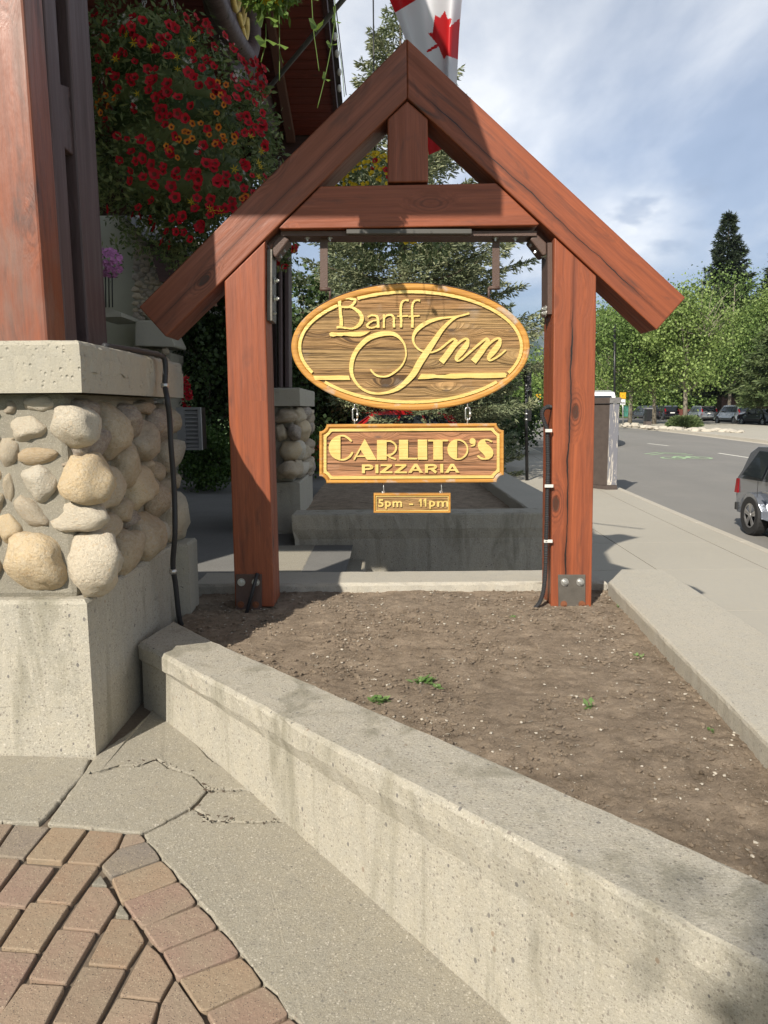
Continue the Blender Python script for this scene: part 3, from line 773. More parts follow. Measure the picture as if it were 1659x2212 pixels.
# ================================================================== FRONT PLANTER (sign stands in it)
ZW = 0.33
planter = thing('concrete_planter', (0.6, 3.2, 0), 'low sunlit concrete planter with bare soil around the wooden sign frame', 'planter')
def noisy_wall(name, top, bottom, mat, parent, cap=0.09, inset=0.012, res=0.05, amp=0.004, seed=0):
    """wall from a top outline and a bottom outline (same count): cap band proud of the body, worn edges"""
    bm = bmesh.new()
    n = len(top)
    c = sum((Vector(p) for p in top), Vector()) / n
    T = []; B = []
    for i in range(n):
        a, b = Vector(top[i]), Vector(top[(i + 1) % n]); a2, b2 = Vector(bottom[i]), Vector(bottom[(i + 1) % n])
        k = max(1, int((b - a).length / res))
        for j in range(k):
            T.append(a.lerp(b, j / k)); B.append(a2.lerp(b2, j / k))
    N = len(T)
    def row(f): return [bm.verts.new(f(i)) for i in range(N)]
    def out(i):
        t = (T[(i + 1) % N] - T[i - 1]); t.z = 0
        nrm = Vector((t.y, -t.x, 0)).normalized()
        return nrm if True else nrm
    area = sum(top[i][0] * top[(i + 1) % n][1] - top[(i + 1) % n][0] * top[i][1] for i in range(n))
    sg = 1 if area > 0 else -1
    def wob(i, k, s=1.0): return noise.noise(Vector((T[i].x * 9, T[i].y * 9, k * 3.1 + seed))) * amp * s + noise.noise(Vector((T[i].x * 37, T[i].y * 37, k * 2.1 + seed))) * amp * 0.8 * s
    rows = []
    rows.append(row(lambda i: T[i] - out(i) * sg * (0.016 + wob(i, 1)) ))
    rows.append(row(lambda i: T[i] - out(i) * sg * (0.004 + abs(wob(i, 2, 1.4))) - Vector((0, 0, 0.004 + abs(wob(i, 7))))))
    rows.append(row(lambda i: T[i] + out(i) * sg * wob(i, 3) - Vector((0, 0, 0.016 + abs(wob(i, 5))))))
    rows.append(row(lambda i: T[i] + out(i) * sg * wob(i, 4) - Vector((0, 0, cap + wob(i, 9, 1.5)))))
    rows.append(row(lambda i: T[i].lerp(B[i], 0.3) - out(i) * sg * (inset + wob(i, 6))))
    rows.append(row(lambda i: B[i] - out(i) * sg * inset))
    for a, b in zip(rows, rows[1:]):
        for i in range(N): bm.faces.new([a[i], a[(i + 1) % N], b[(i + 1) % N], b[i]])
    f = bm.faces.new(rows[0]); bmesh.ops.triangulate(bm, faces=[f])
    return from_bm(name, bm, mat, parent, smooth=False)
cW = crop(2000, 2000, 1.0889)
to = [atZ((298, 1387), ZW), atZ((345, 1411), ZW), atZ((700, 1600), ZW), atZ((1097, 1803), ZW), atZ((1400, 1955), ZW), atZ((1680, 2101), ZW)]
ti = [atZ((375, 1340), ZW), atZ((465, 1385), ZW), atZ((700, 1487), ZW), atZ((1097, 1654), ZW), atZ((1400, 1786), ZW), atZ((1720, 1932), ZW)]
e0 = to[-1] + (to[-1] - to[-2]).normalized() * 1.2; e1 = ti[-1] + (ti[-1] - ti[-2]).normalized() * 1.4
bo = [atC((330, 1520)), atC((358, 1560)), atC((560, 1743)), atC((790, 1947)), atC((960, 2100)), atC((1085, 2212))]
# straight foot line of the wall, fitted through the photographed foot
A0, A1 = atC((362, 1562)), atC((1085, 2212))
def foot(p):
    d = (A1 - A0); d.z = 0; t = (p - A0).dot(d) / d.length_squared
    q = A0 + (A1 - A0) * t
    return Vector((q.x, q.y, court_z(q.x, q.y) - 0.02))
top = to + [e0, e1] + ti[::-1]
bot = [foot(p) for p in to] + [foot(e0)] + [Vector((p.x, p.y, 0.0)) for p in [e1] + ti[::-1]]
noisy_wall('front_wall', top, bot, MT['conc_wall'], planter, cap=0.085, inset=0.02, seed=1, amp=0.007)
# right wall along the pavement
r_in = [atZ((1314, 1256), ZW + .02), atZ((1659, 1606), ZW + .02)]
r_out = [atZ((1456, 1243), ZW + .02), atZ((1659, 1371), ZW + .02)]
far_cut = [atZ((1432, 1229), ZW + .02), atZ((1341, 1229), ZW + .02)]
ri = r_in[1] + (r_in[1] - r_in[0]).normalized() * 1.9
ro = r_out[1] + (r_out[1] - r_out[0]).normalized() * 2.6
rt = [r_in[0], r_in[1], ri, ro, r_out[1], r_out[0], far_cut[0], far_cut[1]]
noisy_wall('side_wall', rt, [Vector((p.x, p.y, -0.66)) for p in rt], MT['conc_cap'], planter, cap=0.12, inset=0.01, seed=5, amp=0.0028)
# back kerb of the planter
kb = [atZ((415, 1266), ZW), atZ((1318, 1258), ZW)]
yk0, yk1 = 4.90, 5.27
kt = [Vector((-1.30, yk0, ZW)), Vector((r_in[0].x + .02, yk0, ZW)), Vector((r_in[0].x + .02, yk1, ZW)), Vector((-1.30, yk1, ZW))]
noisy_wall('back_wall', kt, [Vector((p.x, p.y, -0.6 if p.y > 5 else 0.0)) for p in kt], MT['conc_cap'], planter, cap=0.10, inset=0.015, seed=8, amp=0.01)

# soil
def soil_z(x, y):
    z = 0.262 - 0.05 * max(0.0, 2.6 - y) + 0.012 * (y - 3.5) * 0.2
    z += noise.noise(Vector((x * 1.7, y * 1.7, 3))) * 0.016 + noise.noise(Vector((x * 6, y * 6, 1))) * 0.010
    return z
def soil():
    inside = [Vector((-1.25, 4.95, 0)), Vector((r_in[0].x + .03, 4.95, 0))] + [Vector((p.x + .03, p.y, 0)) for p in (r_in[0], r_in[1], ri)] + [Vector((e1.x, e1.y - .05, 0))] + [Vector((p.x - .03, p.y - .03, 0)) for p in ti[::-1]]
    P = [(v.x, v.y) for v in inside]
    def inp(x, y):
        c = False; j = len(P) - 1
        for i in range(len(P)):
            if (P[i][1] > y) != (P[j][1] > y) and x < (P[j][0] - P[i][0]) * (y - P[i][1]) / (P[j][1] - P[i][1]) + P[i][0]: c = not c
            j = i
        return c
    st = 0.016
    xs = np.arange(-1.3, 1.75, st); ys = np.arange(0.7, 4.98, st)
    idx = {}; V = []; F = []
    mask = {}
    for j, y in enumerate(ys):
        for i, x in enumerate(xs):
            mask[i, j] = inp(x, y)
    def vid(i, j):
        if (i, j) not in idx:
            x, y = xs[i], ys[j]
            z = soil_z(x, y) + noise.noise(Vector((x * 22, y * 22, 9))) * 0.009 + abs(noise.noise(Vector((x * 60, y * 60, 2)))) * 0.006
            idx[i, j] = len(V); V.append((x, y, z))
        return idx[i, j]
    for j in range(len(ys) - 1):
        for i in range(len(xs) - 1):
            if mask[i, j]: F.append((vid(i, j), vid(i + 1, j), vid(i + 1, j + 1), vid(i, j + 1)))
    o = meshobj('soil', V, F, MT['soil'], smooth=True)
    tag(o, 'bare dry brown soil filling the sunlit front planter', 'soil', kind='stuff')
    # clods, pebbles, chips
    rr = random.Random(11)
    def scatter(name, n, s0, s1, mat, label, cat, flat=.6, elong=1.5):
        ico = bmesh.new(); bmesh.ops.create_icosphere(ico, subdivisions=1, radius=1)
        base = np.array([v.co[:] for v in ico.verts]); fc = np.array([[v.index for v in f.verts] for f in ico.faces]); ico.free()
        out = []
        cnt = 0
        while cnt < n:
            x, y = rr.uniform(-1.2, 1.6), rr.uniform(.8, 4.9)
            if not inp(x, y): continue
            cl = noise.noise(Vector((x * 3, y * 3, 7)))
            if rr.random() > .55 + cl: continue
            s = s0 + (s1 - s0) * rr.random() ** 4
            v = base * (1 + np.array([rr.uniform(-.3, .3) for _ in range(len(base))])[:, None])
            v = v * np.array([s * rr.uniform(1, elong), s, s * flat])
            a = rr.uniform(0, 6.28); R = np.array([[cos(a), -sin(a), 0], [sin(a), cos(a), 0], [0, 0, 1]])
            v = v @ R.T + np.array([x, y, soil_z(x, y) + 0.005 + s * .2])
            out.append(v[fc].reshape(-1, 3)); cnt += 1
        o = npmesh(name, np.concatenate(out), 3, mat); tag(o, label, cat, kind='stuff')
    scatter('soil_clods', 7500, .002, .012, MT['soil'], 'small crumbling clods of earth on the planter soil', 'clods')
    scatter('pale_pebbles', 1500, .0014, .0075, MT['cloth_fringe'], 'small pale pebbles scattered over the planter soil', 'pebbles')
    scatter('wood_chips', 520, .0018, .005, MT['bark_pale'], 'light brown bark chips scattered over the planter soil', 'bark chips', flat=.5, elong=5)
soil()

def weed(px, n, size, label, seed):
    p = atZ(px, 0.27); p.z = soil_z(p.x, p.y)
    t = thing('weed', p, label, 'weed', 'small green weeds in the planter soil')
    rr = random.Random(seed); V = []
    for k in range(n):
        a = rr.uniform(0, 6.28); L = size * rr.uniform(.5, 1); w = L * rr.uniform(.16, .28); up = rr.uniform(.15, .9)
        d = Vector((cos(a), sin(a), up)).normalized(); s = Vector((-sin(a), cos(a), rr.uniform(-.3, .3))).normalized()
        b = p + Vector((rr.gauss(0, size * .25), rr.gauss(0, size * .25), .004))
        V += [b, b + d * L * .5 + s * w, b + d * L - Vector((0, 0, L * .12)), b + d * L * .5 - s * w]
    npmesh('leaves', np.array([v[:] for v in V]), 4, MT['weed'], t)
    tube('stem', [p - Vector((0, 0, .01)), p + Vector((.002, .003, size * .5))], size * .03, MT['weed'], t, 5)
weed((913, 1468), 46, .055, 'largest feathery pale green weed near the middle of the planter', 1)
weed((945, 1480), 14, .035, 'weed just right of the largest feathery one', 2)
weed((820, 1512), 50, .05, 'low pale weed close to the front wall', 3)
weed((1277, 1522), 10, .05, 'broad leaved green weed right of the planter middle', 4)
weed((1380, 1418), 14, .035, 'small weed in the soil toward the pavement wall', 5)
weed((1538, 1577), 16, .02, 'tiny yellowish weed at the right', 6)
weed((1110, 1335), 10, .03, 'tiny weed in front of the gap between the posts', 7)
weed((1338, 1308), 14, .03, 'weed growing at the corner right of the right post', 8)

# ================================================================== STONE PILLARS
def stone_mesh(seed, sq=2.6):
    rr = random.Random(seed)
    bm = bmesh.new(); bmesh.ops.create_icosphere(bm, subdivisions=3, radius=1)
    off = Vector((rr.uniform(0, 50), rr.uniform(0, 50), rr.uniform(0, 50)))
    cuts = [(Vector((rr.gauss(0, 1), rr.gauss(0, 1), rr.gauss(0, .8))).normalized(), rr.uniform(.72, .92)) for _ in range(6)]
    for v in bm.verts:
        p = v.co.normalized()
        k = (abs(p.x) ** sq + abs(p.y) ** sq + abs(p.z) ** sq) ** (-1 / sq)
        q = p * k
        for cn, cd in cuts: q -= cn * max(0.0, q.dot(cn) - cd) * .8
        q *= 1 + noise.noise(p * 1.1 + off) * 0.26 + noise.noise(p * 2.6 + off) * 0.12 + noise.noise(p * 7 + off) * 0.012
        v.co = q
    me = bpy.data.meshes.new('stone'); bm.to_mesh(me); bm.free()
    me.polygons.foreach_set('use_smooth', [True] * len(me.polygons))
    return me
STONES = [stone_mesh(i, [2.2, 2.5, 3.0][i % 3]) for i in range(9)]
for i, me in enumerate(STONES): me.materials.append(MT['rock'])
def stone(parent, c, u, v, n, ru, rv, rn, rot, mi, mat):
    """c centre, u/v in-plane axes, n outward, radii"""
    me = STONES[mi % 9]
    o = bpy.data.objects.new('stone', me)
    R = Matrix(((u.x, v.x, n.x), (u.y, v.y, n.y), (u.z, v.z, n.z))).to_4x4()
    M = Matrix.Translation(c) @ R @ Matrix.Rotation(rot, 4, 'Z') @ Matrix.Diagonal((ru, rv, rn, 1))
    place(o, parent, M)
    if mat is not None:
        o.material_slots[0].link = 'OBJECT'; o.material_slots[0].material = mat
    return o
cS = crop(0, 1300, 1.84375)
PX, PY = -1.277, 3.081
pillar = thing('stone_pillar', (PX - .6, PY + .75, 0), 'large near river stone pillar with rough concrete base and cap on the left', 'pillar')
XL = -4.8; YB = 4.50
def block(name, x0, x1, y0, y1, z0, z1, mat, parent, amp=.006, seed=0, res=.04):
    top = [Vector((x0, y0, z1)), Vector((x1, y0, z1)), Vector((x1, y1, z1)), Vector((x0, y1, z1))]
    return noisy_wall(name, top, [Vector((p.x, p.y, z0)) for p in top], mat, parent, cap=(z1 - z0) * .6, inset=0.0, res=res, amp=amp, seed=seed)
block('base', XL, PX, PY, 4.42, -.1, .70, MT['conc_wall'], pillar, seed=21)
block('cap', XL, PX + .05, PY - .03, 4.60, 1.575, 1.785, MT['conc_block'], pillar, amp=.009, seed=31, res=.03)
box('mortar_core', (XL, PY + .055, .69), (PX - .055, 4.38, 1.58), MT['mortar'], pillar, bev=.03)
block('buttress', -1.75, -1.19, 4.405, 4.62, 0, .70, MT['conc_block'], pillar, amp=.004, seed=35)
FR = [(220,535,125,58,0,'w'),(15,560,50,55,0,''),(150,722,122,92,.1,'w'),(490,705,162,158,0,'w'),(5,880,72,115,0,''),(246,920,165,66,.04,''),(237,1120,132,128,-.5,'w'),(565,1090,183,192,.2,'o'),(172,1328,150,82,-.75,''),(5,1160,45,105,0,''),(535,1380,208,108,0,'w'),(15,1462,82,108,.2,'o'),(218,1712,222,225,0,'o'),(640,1718,180,215,.1,'w'),
      (-140,620,90,70,0,''),(-150,800,100,90,0,'w'),(-150,1010,110,100,0,'o'),(-150,1250,120,110,0,''),(-160,1500,110,110,0,'w'),(-170,1730,130,120,0,''),(420,985,28,20,0,''),(35,800,22,18,0,'')]
MM = {'w': MT['rock_white'], 'o': MT['rock_orange'], 'g': MT['rock_grey'], '': None}
U, Vv, Nn = Vector((1, 0, 0)), Vector((0, 0, 1)), Vector((0, -1, 0))
for i, (cx, cy, rx, ry, rot, k) in enumerate(FR):
    c = atY(cS(cx, cy), PY - .01); a = atY(cS(cx + rx, cy), PY - .01); b = atY(cS(cx, cy - ry), PY - .01)
    ru, rv = abs(a.x - c.x), abs(b.z - c.z)
    dep = min(.13, .75 * min(ru, rv) + .02)
    cc = Vector((c.x, PY + .075 - (.02 if max(ru, rv) > .14 else 0), c.z))
    stone(pillar, cc, U, Nn.cross(U) * 1, Nn, ru * 1.05, rv * 1.05, dep, rot, i, MM[k])
SD = [(720,590,88,88,'g'),(885,720,76,195,''),(745,832,103,132,'g'),(1008,660,72,128,'g'),(1110,785,64,160,''),(1130,558,68,55,''),(975,988,74,160,''),(835,1142,104,170,''),(1085,1148,80,152,'o'),(1215,705,66,135,'g'),(1288,652,54,112,''),(1300,900,58,120,''),(1150,985,40,60,''),(1207,1020,36,80,''),(965,1300,63,103,''),(770,1408,38,42,''),(860,1430,88,104,''),(1030,1368,44,68,'g'),(1199,1252,58,138,''),(1135,1495,82,176,''),(985,1603,77,166,''),(882,1682,62,122,'w'),(1285,1130,32,60,''),(1330,1090,34,65,''),(1315,1372,62,175,''),(1236,1462,34,85,'w'),(1236,1578,20,32,'o'),(830,1250,30,30,''),(1180,1110,24,60,'')]
U2 = Vector((0, 1, 0)); N2 = Vector((1, 0, 0))
for i, (cx, cy, rx, ry, k) in enumerate(SD):
    XP = PX + .02
    c = atX(cS(cx, cy), XP); a = atX(cS(cx + rx, cy), XP); a2 = atX(cS(cx - rx, cy), XP); b = atX(cS(cx, cy - ry), XP)
    ru, rv = abs(a.y - a2.y) / 2, abs(b.z - c.z)
    if c.y > 4.9: continue
    dep = min(.13, .7 * min(ru, rv) + .025)
    ym = (a.y + a2.y) / 2
    stone(pillar, Vector((PX - .07, ym, c.z)), U2, Vector((0, 0, 1)), N2, ru * 1.06, rv * 1.06, dep + .01, 0, i + 3, MM[k])

# timber post standing on the pillar: front beam, side planks, spacer blocks
post = thing('timber_post', (-1.9, 3.9, 1.785), 'weathered orange and dark timber post built of spaced planks on the near stone pillar', 'post')
ZT = 4.6
yf = 3.42
xr = atY((104, 735), yf).x
prism('front_beam', [(-2.28, yf, 1.785), (xr, yf, 1.785), (xr - .012, yf, ZT), (-2.28, yf, ZT)][::-1], (0, .2, 0), MT['timber_pillar'], post, bev=.012, grain=(0, 0, 1))
xs_ = xr - .004
prism('front_beam', [(-4.7, yf, .7), (-3.75, yf, .7), (-3.75, yf, ZT), (-4.7, yf, ZT)][::-1], (0, .2, 0), MT['timber_pillar'], post, bev=.012, grain=(0, 0, 1))
def side(px_a, px_b, z0, z1, name, mat, xoff=0.0, dep=.16):
    """plank on the street side between two picture columns (measured at the cap)"""
    x = xs_ - xoff
    ya = x / ((px_a - 829.5) / 1597.0) ; yb = x / ((px_b - 829.5) / 1597.0)
    return prism(name, [(x, ya, z0), (x, yb, z0), (x, yb, z1), (x, ya, z1)], (-dep, 0, 0), mat, post, bev=.01, grain=(0, 0, 1))
x = xs_
Y1, Y2, Y3 = yf + .201, 3.66, 4.12
def ycol(px, xx): return atX((px, 700), xx).y
yA, yB, yC = ycol(166, x), ycol(190, x), ycol(231, x)
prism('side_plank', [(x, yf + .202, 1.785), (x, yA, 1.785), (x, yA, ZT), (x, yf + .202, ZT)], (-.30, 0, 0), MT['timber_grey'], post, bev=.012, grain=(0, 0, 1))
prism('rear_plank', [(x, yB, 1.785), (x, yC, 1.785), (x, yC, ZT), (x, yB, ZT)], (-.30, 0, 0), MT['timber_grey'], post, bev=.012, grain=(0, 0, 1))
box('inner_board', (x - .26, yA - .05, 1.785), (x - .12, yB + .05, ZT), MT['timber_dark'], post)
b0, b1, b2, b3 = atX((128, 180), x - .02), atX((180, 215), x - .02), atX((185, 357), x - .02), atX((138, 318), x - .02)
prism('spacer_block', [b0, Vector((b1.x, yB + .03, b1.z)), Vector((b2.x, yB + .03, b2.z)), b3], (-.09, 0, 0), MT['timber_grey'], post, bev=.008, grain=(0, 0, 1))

# cable down the pillar
cab = thing('black_cable', (PX + .06, 4.1, 0), 'thick black cable running over the cap and down the near stone pillar', 'cable')
cpts = [(930,150),(1010,152),(1100,165),(1165,185),(1200,240),(1198,400),(1215,500),(1232,650),(1240,820),(1258,1050),(1268,1250),(1270,1480),(1255,1700),(1275,1850),(1300,2080),(1325,2160)]
X1 = PX + .06
P3 = []
for i, (a, b) in enumerate(cpts):
    xx = X1 + (.045 if i > 3 else .03) + (.035 if 5 < i < 12 else 0)
    q = atX(cS(a, b), xx)
    if i < 3: q = Vector((PX - .02 + i * .03, q.y, 1.80))
    P3.append(q)
P3[-1].z = .25
tube('sheath', [tuple(p) for p in spline([tuple(p) for p in P3], 5)], .0145, MT['black_rubber'], cab, 8)
for k, (a, b) in enumerate([(1196, 402), (1256, 1752)]):
    q = atX(cS(a, b), X1 + .045)
    tube('clip', [q - Vector((0, 0, .012)), q + Vector((0, 0, .012))], .021, MT['zinc'], cab, 8)

# ================================================================== TIMBER SIGN FRAME
FY = 4.50; FD = Vector((0, .27, 0))
frame = thing('timber_sign_arch', (.2, FY + .13, .25), 'gabled red brown timber frame with two posts standing in the planter and carrying the signs', 'sign frame')
def F(x, y, yy=FY): return atY((x, y), yy)
def Fp(name, pts, mat, grain, yoff=0.0, dep=None, bev_=.008):
    P = [F(a, b, FY) + Vector((0, yoff, 0)) for a, b in pts]
    d = FD if dep is None else Vector((0, dep, 0))
    return prism(name, P[::-1], d, mat, frame, bev=bev_, grain=grain)
# the rakes meet on the vertical joint through (879,·)
apT, apB = (878.8, 83), (879.6, 212)
le0, le1 = (300.5, 663), (358.5, 728)
re0, re1 = (1481, 643), (1418.5, 713)
gl = F(*apT) - F(*le0); gr = F(*re0) - F(*apT)
Fp('left_rake', [apT, le0, le1, apB], MT['timber_lrake'], gl, yoff=-.004)
Fp('right_rake', [apT, apB, re1, re0], MT['timber_rrake'], gr, yoff=-.004)
def onl(x, off=0): return (x, 212 + (728 - 212) / (879.6 - 358.5) * (879.6 - x) + off)   # lower edge of left rake
def onr(x, off=0): return (x, 212 + (713 - 212) / (1418.5 - 879.6) * (x - 879.6) + off)
Fp('crossbeam', [onl(692, 4), onl(602, 5), (606, 494), (1161, 486), onr(1166, 5), onr(1072, 4)], MT['timber'], (1, 0, 0), yoff=.004)
Fp('king_post', [(837, 256), (838, 393), (925.5, 392), (924.5, 255), (879.5, 216)], MT['timber'], (0, 0, 1), yoff=.008, dep=.25)
Fp('post', [onl(573, 4), onl(484.5, 4), (485.5, 640), (508, 1311), (592, 1311), (572.5, 660)], MT['timber'], (0, 0, 1), yoff=.0)
Fp('post', [onr(1198, 4), (1196, 700), (1190, 1318), (1277.5, 1322), (1288, 700), onr(1288.5, 4)], MT['timber_rpost'], (0, 0, 1), yoff=.0)
# steel: angle under the beam and down the posts, knee plates, bolts
def Fbox(name, x0, x1, y0, y1, yo, dep, mat, parent=frame, bev_=0.0):
    return prism(name, [F(x0, y0) + Vector((0, yo, 0)), F(x0, y1) + Vector((0, yo, 0)), F(x1, y1) + Vector((0, yo, 0)), F(x1, y0) + Vector((0, yo, 0))], (0, dep, 0), mat, parent, bev=bev_)
Fbox('steel_channel', 604, 1163, 494.5, 505, .05, .17, MT['steel_brown'])
Fbox('steel_channel', 574, 585, 535, 690, .05, .17, MT['steel_plate'])
Fbox('steel_channel', 1187, 1197, 520, 676, .05, .17, MT['steel_brown'])
Fp('knee_plate', [(585, 520), (585, 545), (592, 552), (622, 512), (612, 503), (600, 503)], MT['steel_brown'], None, yoff=.06, dep=.15)
Fp('knee_plate', [(1186, 520), (1186, 545), (1178, 548), (1150, 512), (1156, 501), (1166, 501)], MT['steel_brown'], None, yoff=.06, dep=.15)
Fbox('lamp_housing', 748, 1020, 493, 503.5, .015, .12, MT['lightbox'], bev_=.004)
def bolt(c, axis, r=.012, h=.02, mat=None, parent=frame, washer=True):
    bm = bmesh.new(); a = Vector(axis).normalized()
    if washer: bm_tube(bm, [c, c + a * .004], r * 1.75, 14)
    bm_tube(bm, [c + a * .004, c + a * h], r, 6)
    bm_tube(bm, [c + a * h, c + a * (h + .008)], r * .6, 8)
    return from_bm('bolt', bm, mat or MT['zinc'], parent)
for p in [(592, 600), (592, 640), (586, 672)]:
    q = F(*p) + Vector((-.012, .10, 0)); bolt(q, (1, 0, 0))
for p in [(1187, 545), (1187, 662), (1187, 672)]:
    q = F(*p) + Vector((0, .10, 0)); bolt(q, (-1, 0, 0))
for x_ in (660, 710, 1076, 1120): bolt(F(x_, 505) + Vector((0, .10, 0)), (0, 0, -1), r=.01, h=.012)
for x_, y_ in ((604, 527), (596, 540)): bolt(F(x_, y_) + Vector((0, .12, 0)), (.6, 0, -.7), r=.012)
for x_, y_ in ((1160, 515), (1170, 530)): bolt(F(x_, y_) + Vector((0, .12, 0)), (-.6, 0, -.7), r=.012)
# base plates with bolts
def base_plate(x0, x1, y0, y1, bolts, mat):
    o = prism('base_plate', [F(x0, y0), F(x0 + (1 if x0 > 900 else 2), y1), F(x1, y1), F(x1, y0)][::1], (0, -.008, 0), mat, frame, bev=.002)
    for (bx, by) in bolts[:2]: bolt(F(bx, by) + Vector((0, -.008, 0)), (0, -1, 0), r=.014)
    for (bx, by) in bolts[2:]: bolt(F(bx, by) + Vector((0, -.008, 0)), (0, -1, 0), r=.012, h=.008, mat=MT['steel_rust'])
base_plate(1205, 1264, 1241, 1320, [(1219, 1256.5), (1252.5, 1256.5), (1217, 1304), (1256, 1304)], MT['steel_plate'])
base_plate(509, 566, 1240, 1322, [(522, 1257), (553, 1257), (521, 1305), (553, 1305)], MT['steel_brown'])
# straps that carry the oval sign
for (x0, x1, y1, hx) in ((691, 708, 628, 713), (1063.5, 1079.5, 625, 1056)):
    P = [atY((x0, 505), 4.62), atY((x0, y1 - 6), 4.62), atY((x1, y1 - 6), 4.62), atY((x1, 505), 4.62)]
    prism('hanger_strap', P, (0, .012, 0), MT['steel_brown'], frame, bev=.002)
    a, b = atY((min(x0, hx) , y1 - 3), 4.626), atY((max(x1, hx), y1 - 3), 4.626)
    tube('hanger_pin', [a, b], .0125, MT['steel_brown'], frame, 8)
    tube('hanger_rod', [atY((hx, y1 - 4), 4.626), atY((hx, 648), 4.63)], .0075, MT['steel_brown'], frame, 8)

# conduit up the inner side of the right post
cond = thing('conduit', atY((1165, 1305), 4.47), 'ribbed black flexible conduit clipped up the inner side of the right post', 'conduit')
cc_ = crop(2000, 700, 1.62)
cpt = [(270,1465),(250,1462),(225,1480),(218,1515),(232,1560),(248,1610),(252,1700),(254,1780)]
P3 = [atY(cc_(*p), 4.50) for p in cpt]
P3[0] = P3[0] + Vector((.01, .03, 0))
cc2 = crop(2000, 1800, 1.62)
P3 += [atY(cc2(*p), 4.50 - .006 * k) for k, p in enumerate([(254, 100), (250, 250), (247, 400), (243, 530), (240, 700), (228, 840), (205, 920), (172, 962)])]
sp = [Vector(p) for p in spline([tuple(p) for p in P3], 40)]
rads = []
acc = 0
for i, p in enumerate(sp):
    if i: acc += (p - sp[i - 1]).length
    rads.append(.0125 + (.0022 if (acc / .011) % 1 < .5 else -.001))
tube('sheath', sp, rads, MT['black_rubber'], cond, 8, smooth=False)
for (a, b) in ((250, 182), (245, 533)):
    q = atY(cc2(a, b), 4.49); q2 = atY(cc2(a + 22, b), 4.49)
    prism('clip', [q + Vector((-.018, -.02, -.009)), q2 + Vector((.012, -.02, -.009)), q2 + Vector((.012, -.02, .009)), q + Vector((-.018, -.02, .009))], (0, .012, 0), MT['white_plastic'], cond)
q = atY(crop(2000, 700, 1.62)(256, 1612), 4.49); prism('clip', [q + Vector((-.02, -.02, -.009)), q + Vector((.02, -.02, -.009)), q + Vector((.02, -.02, .009)), q + Vector((-.02, -.02, .009))], (0, .012, 0), MT['white_plastic'], cond)
# stub of reinforcing bar / conduit leaning on the left base plate
rb = thing('rebar_stub', atY((535, 1322), 4.44), 'grey ribbed rod leaning against the foot of the left post', 'rod')
tube('rod', [atY((556, 1238), 4.47), atY((548, 1268), 4.45), atY((531, 1330), 4.42)], .0115, MT['black_rubber'], rb, 8)
# ================================================================== CARVED SIGNS
SY = 4.60                                   # front plane of the boards
def S(p, y=SY): return atY(p, y)
q4 = crop(1050, 1050, 1.508); qA = crop(1250, 1150, 3.687); qB = crop(1600, 1200, 3.687); qC = crop(1250, 1680, 4.1475); qD = crop(1600, 1680, 4.1475)
oc = (886.9, 749.3); oa, ob = 258.3, 137.8
def ell(d, t): return (oc[0] + (oa - d) * cos(t), oc[1] - (ob - d) * sin(t))
oval = thing('oval_sign', S(oc, 4.64), 'large oval carved cedar sign with gold script reading Banff Inn', 'sign')
def ring_mesh(outline, prof, depth, name, mat, parent):
    """outline(d) -> list of picture points inset by d; prof = [(inset, y offset)]"""
    bm = bmesh.new(); rows = []
    for d, yo in prof:
        rows.append([bm.verts.new(S(p) + Vector((0, yo, 0))) for p in outline(d)])
    back = [bm.verts.new(S(p) + Vector((0, depth, 0))) for p in outline(prof[0][0])]
    rows.insert(0, back); n = len(back)
    for a, b in zip(rows, rows[1:]):
        for i in range(n): bm.faces.new([a[i], a[(i + 1) % n], b[(i + 1) % n], b[i]])
    bm.faces.new(back)
    return from_bm(name, bm, mat, parent)
def flat(name, pts, yo, mat, parent):
    bm = bmesh.new(); bm.faces.new([bm.verts.new(S(p) + Vector((0, yo, 0))) for p in pts])
    return from_bm(name, bm, mat, parent)
NE = 160
eo = lambda d: [ell(d, 2 * pi * i / NE) for i in range(NE)]
ring_mesh(eo, [(0, .012), (.8, .004), (3, 0), (9, 0), (12, .002), (14.2, .008), (15.2, .012)], .075, 'rim', MT['rim'], oval)
flat('carved_panel', eo(14.5), .012, MT['sign_field'], oval)
# thin metal cap over the top edge
bm = bmesh.new(); A = []; B = []
for i in range(41):
    t = radians(38 + 104 * i / 40); p = S(ell(-1.6, t)); A.append(bm.verts.new(p + Vector((0, .004, 0)))); B.append(bm.verts.new(p + Vector((0, .08, 0))))
for i in range(40): bm.faces.new([A[i], A[i + 1], B[i + 1], B[i]])
o = from_bm('metal_cap', bm, MT['steel_brown'], oval); sm_ = o.modifiers.new('solid', 'SOLIDIFY'); sm_.thickness = .003

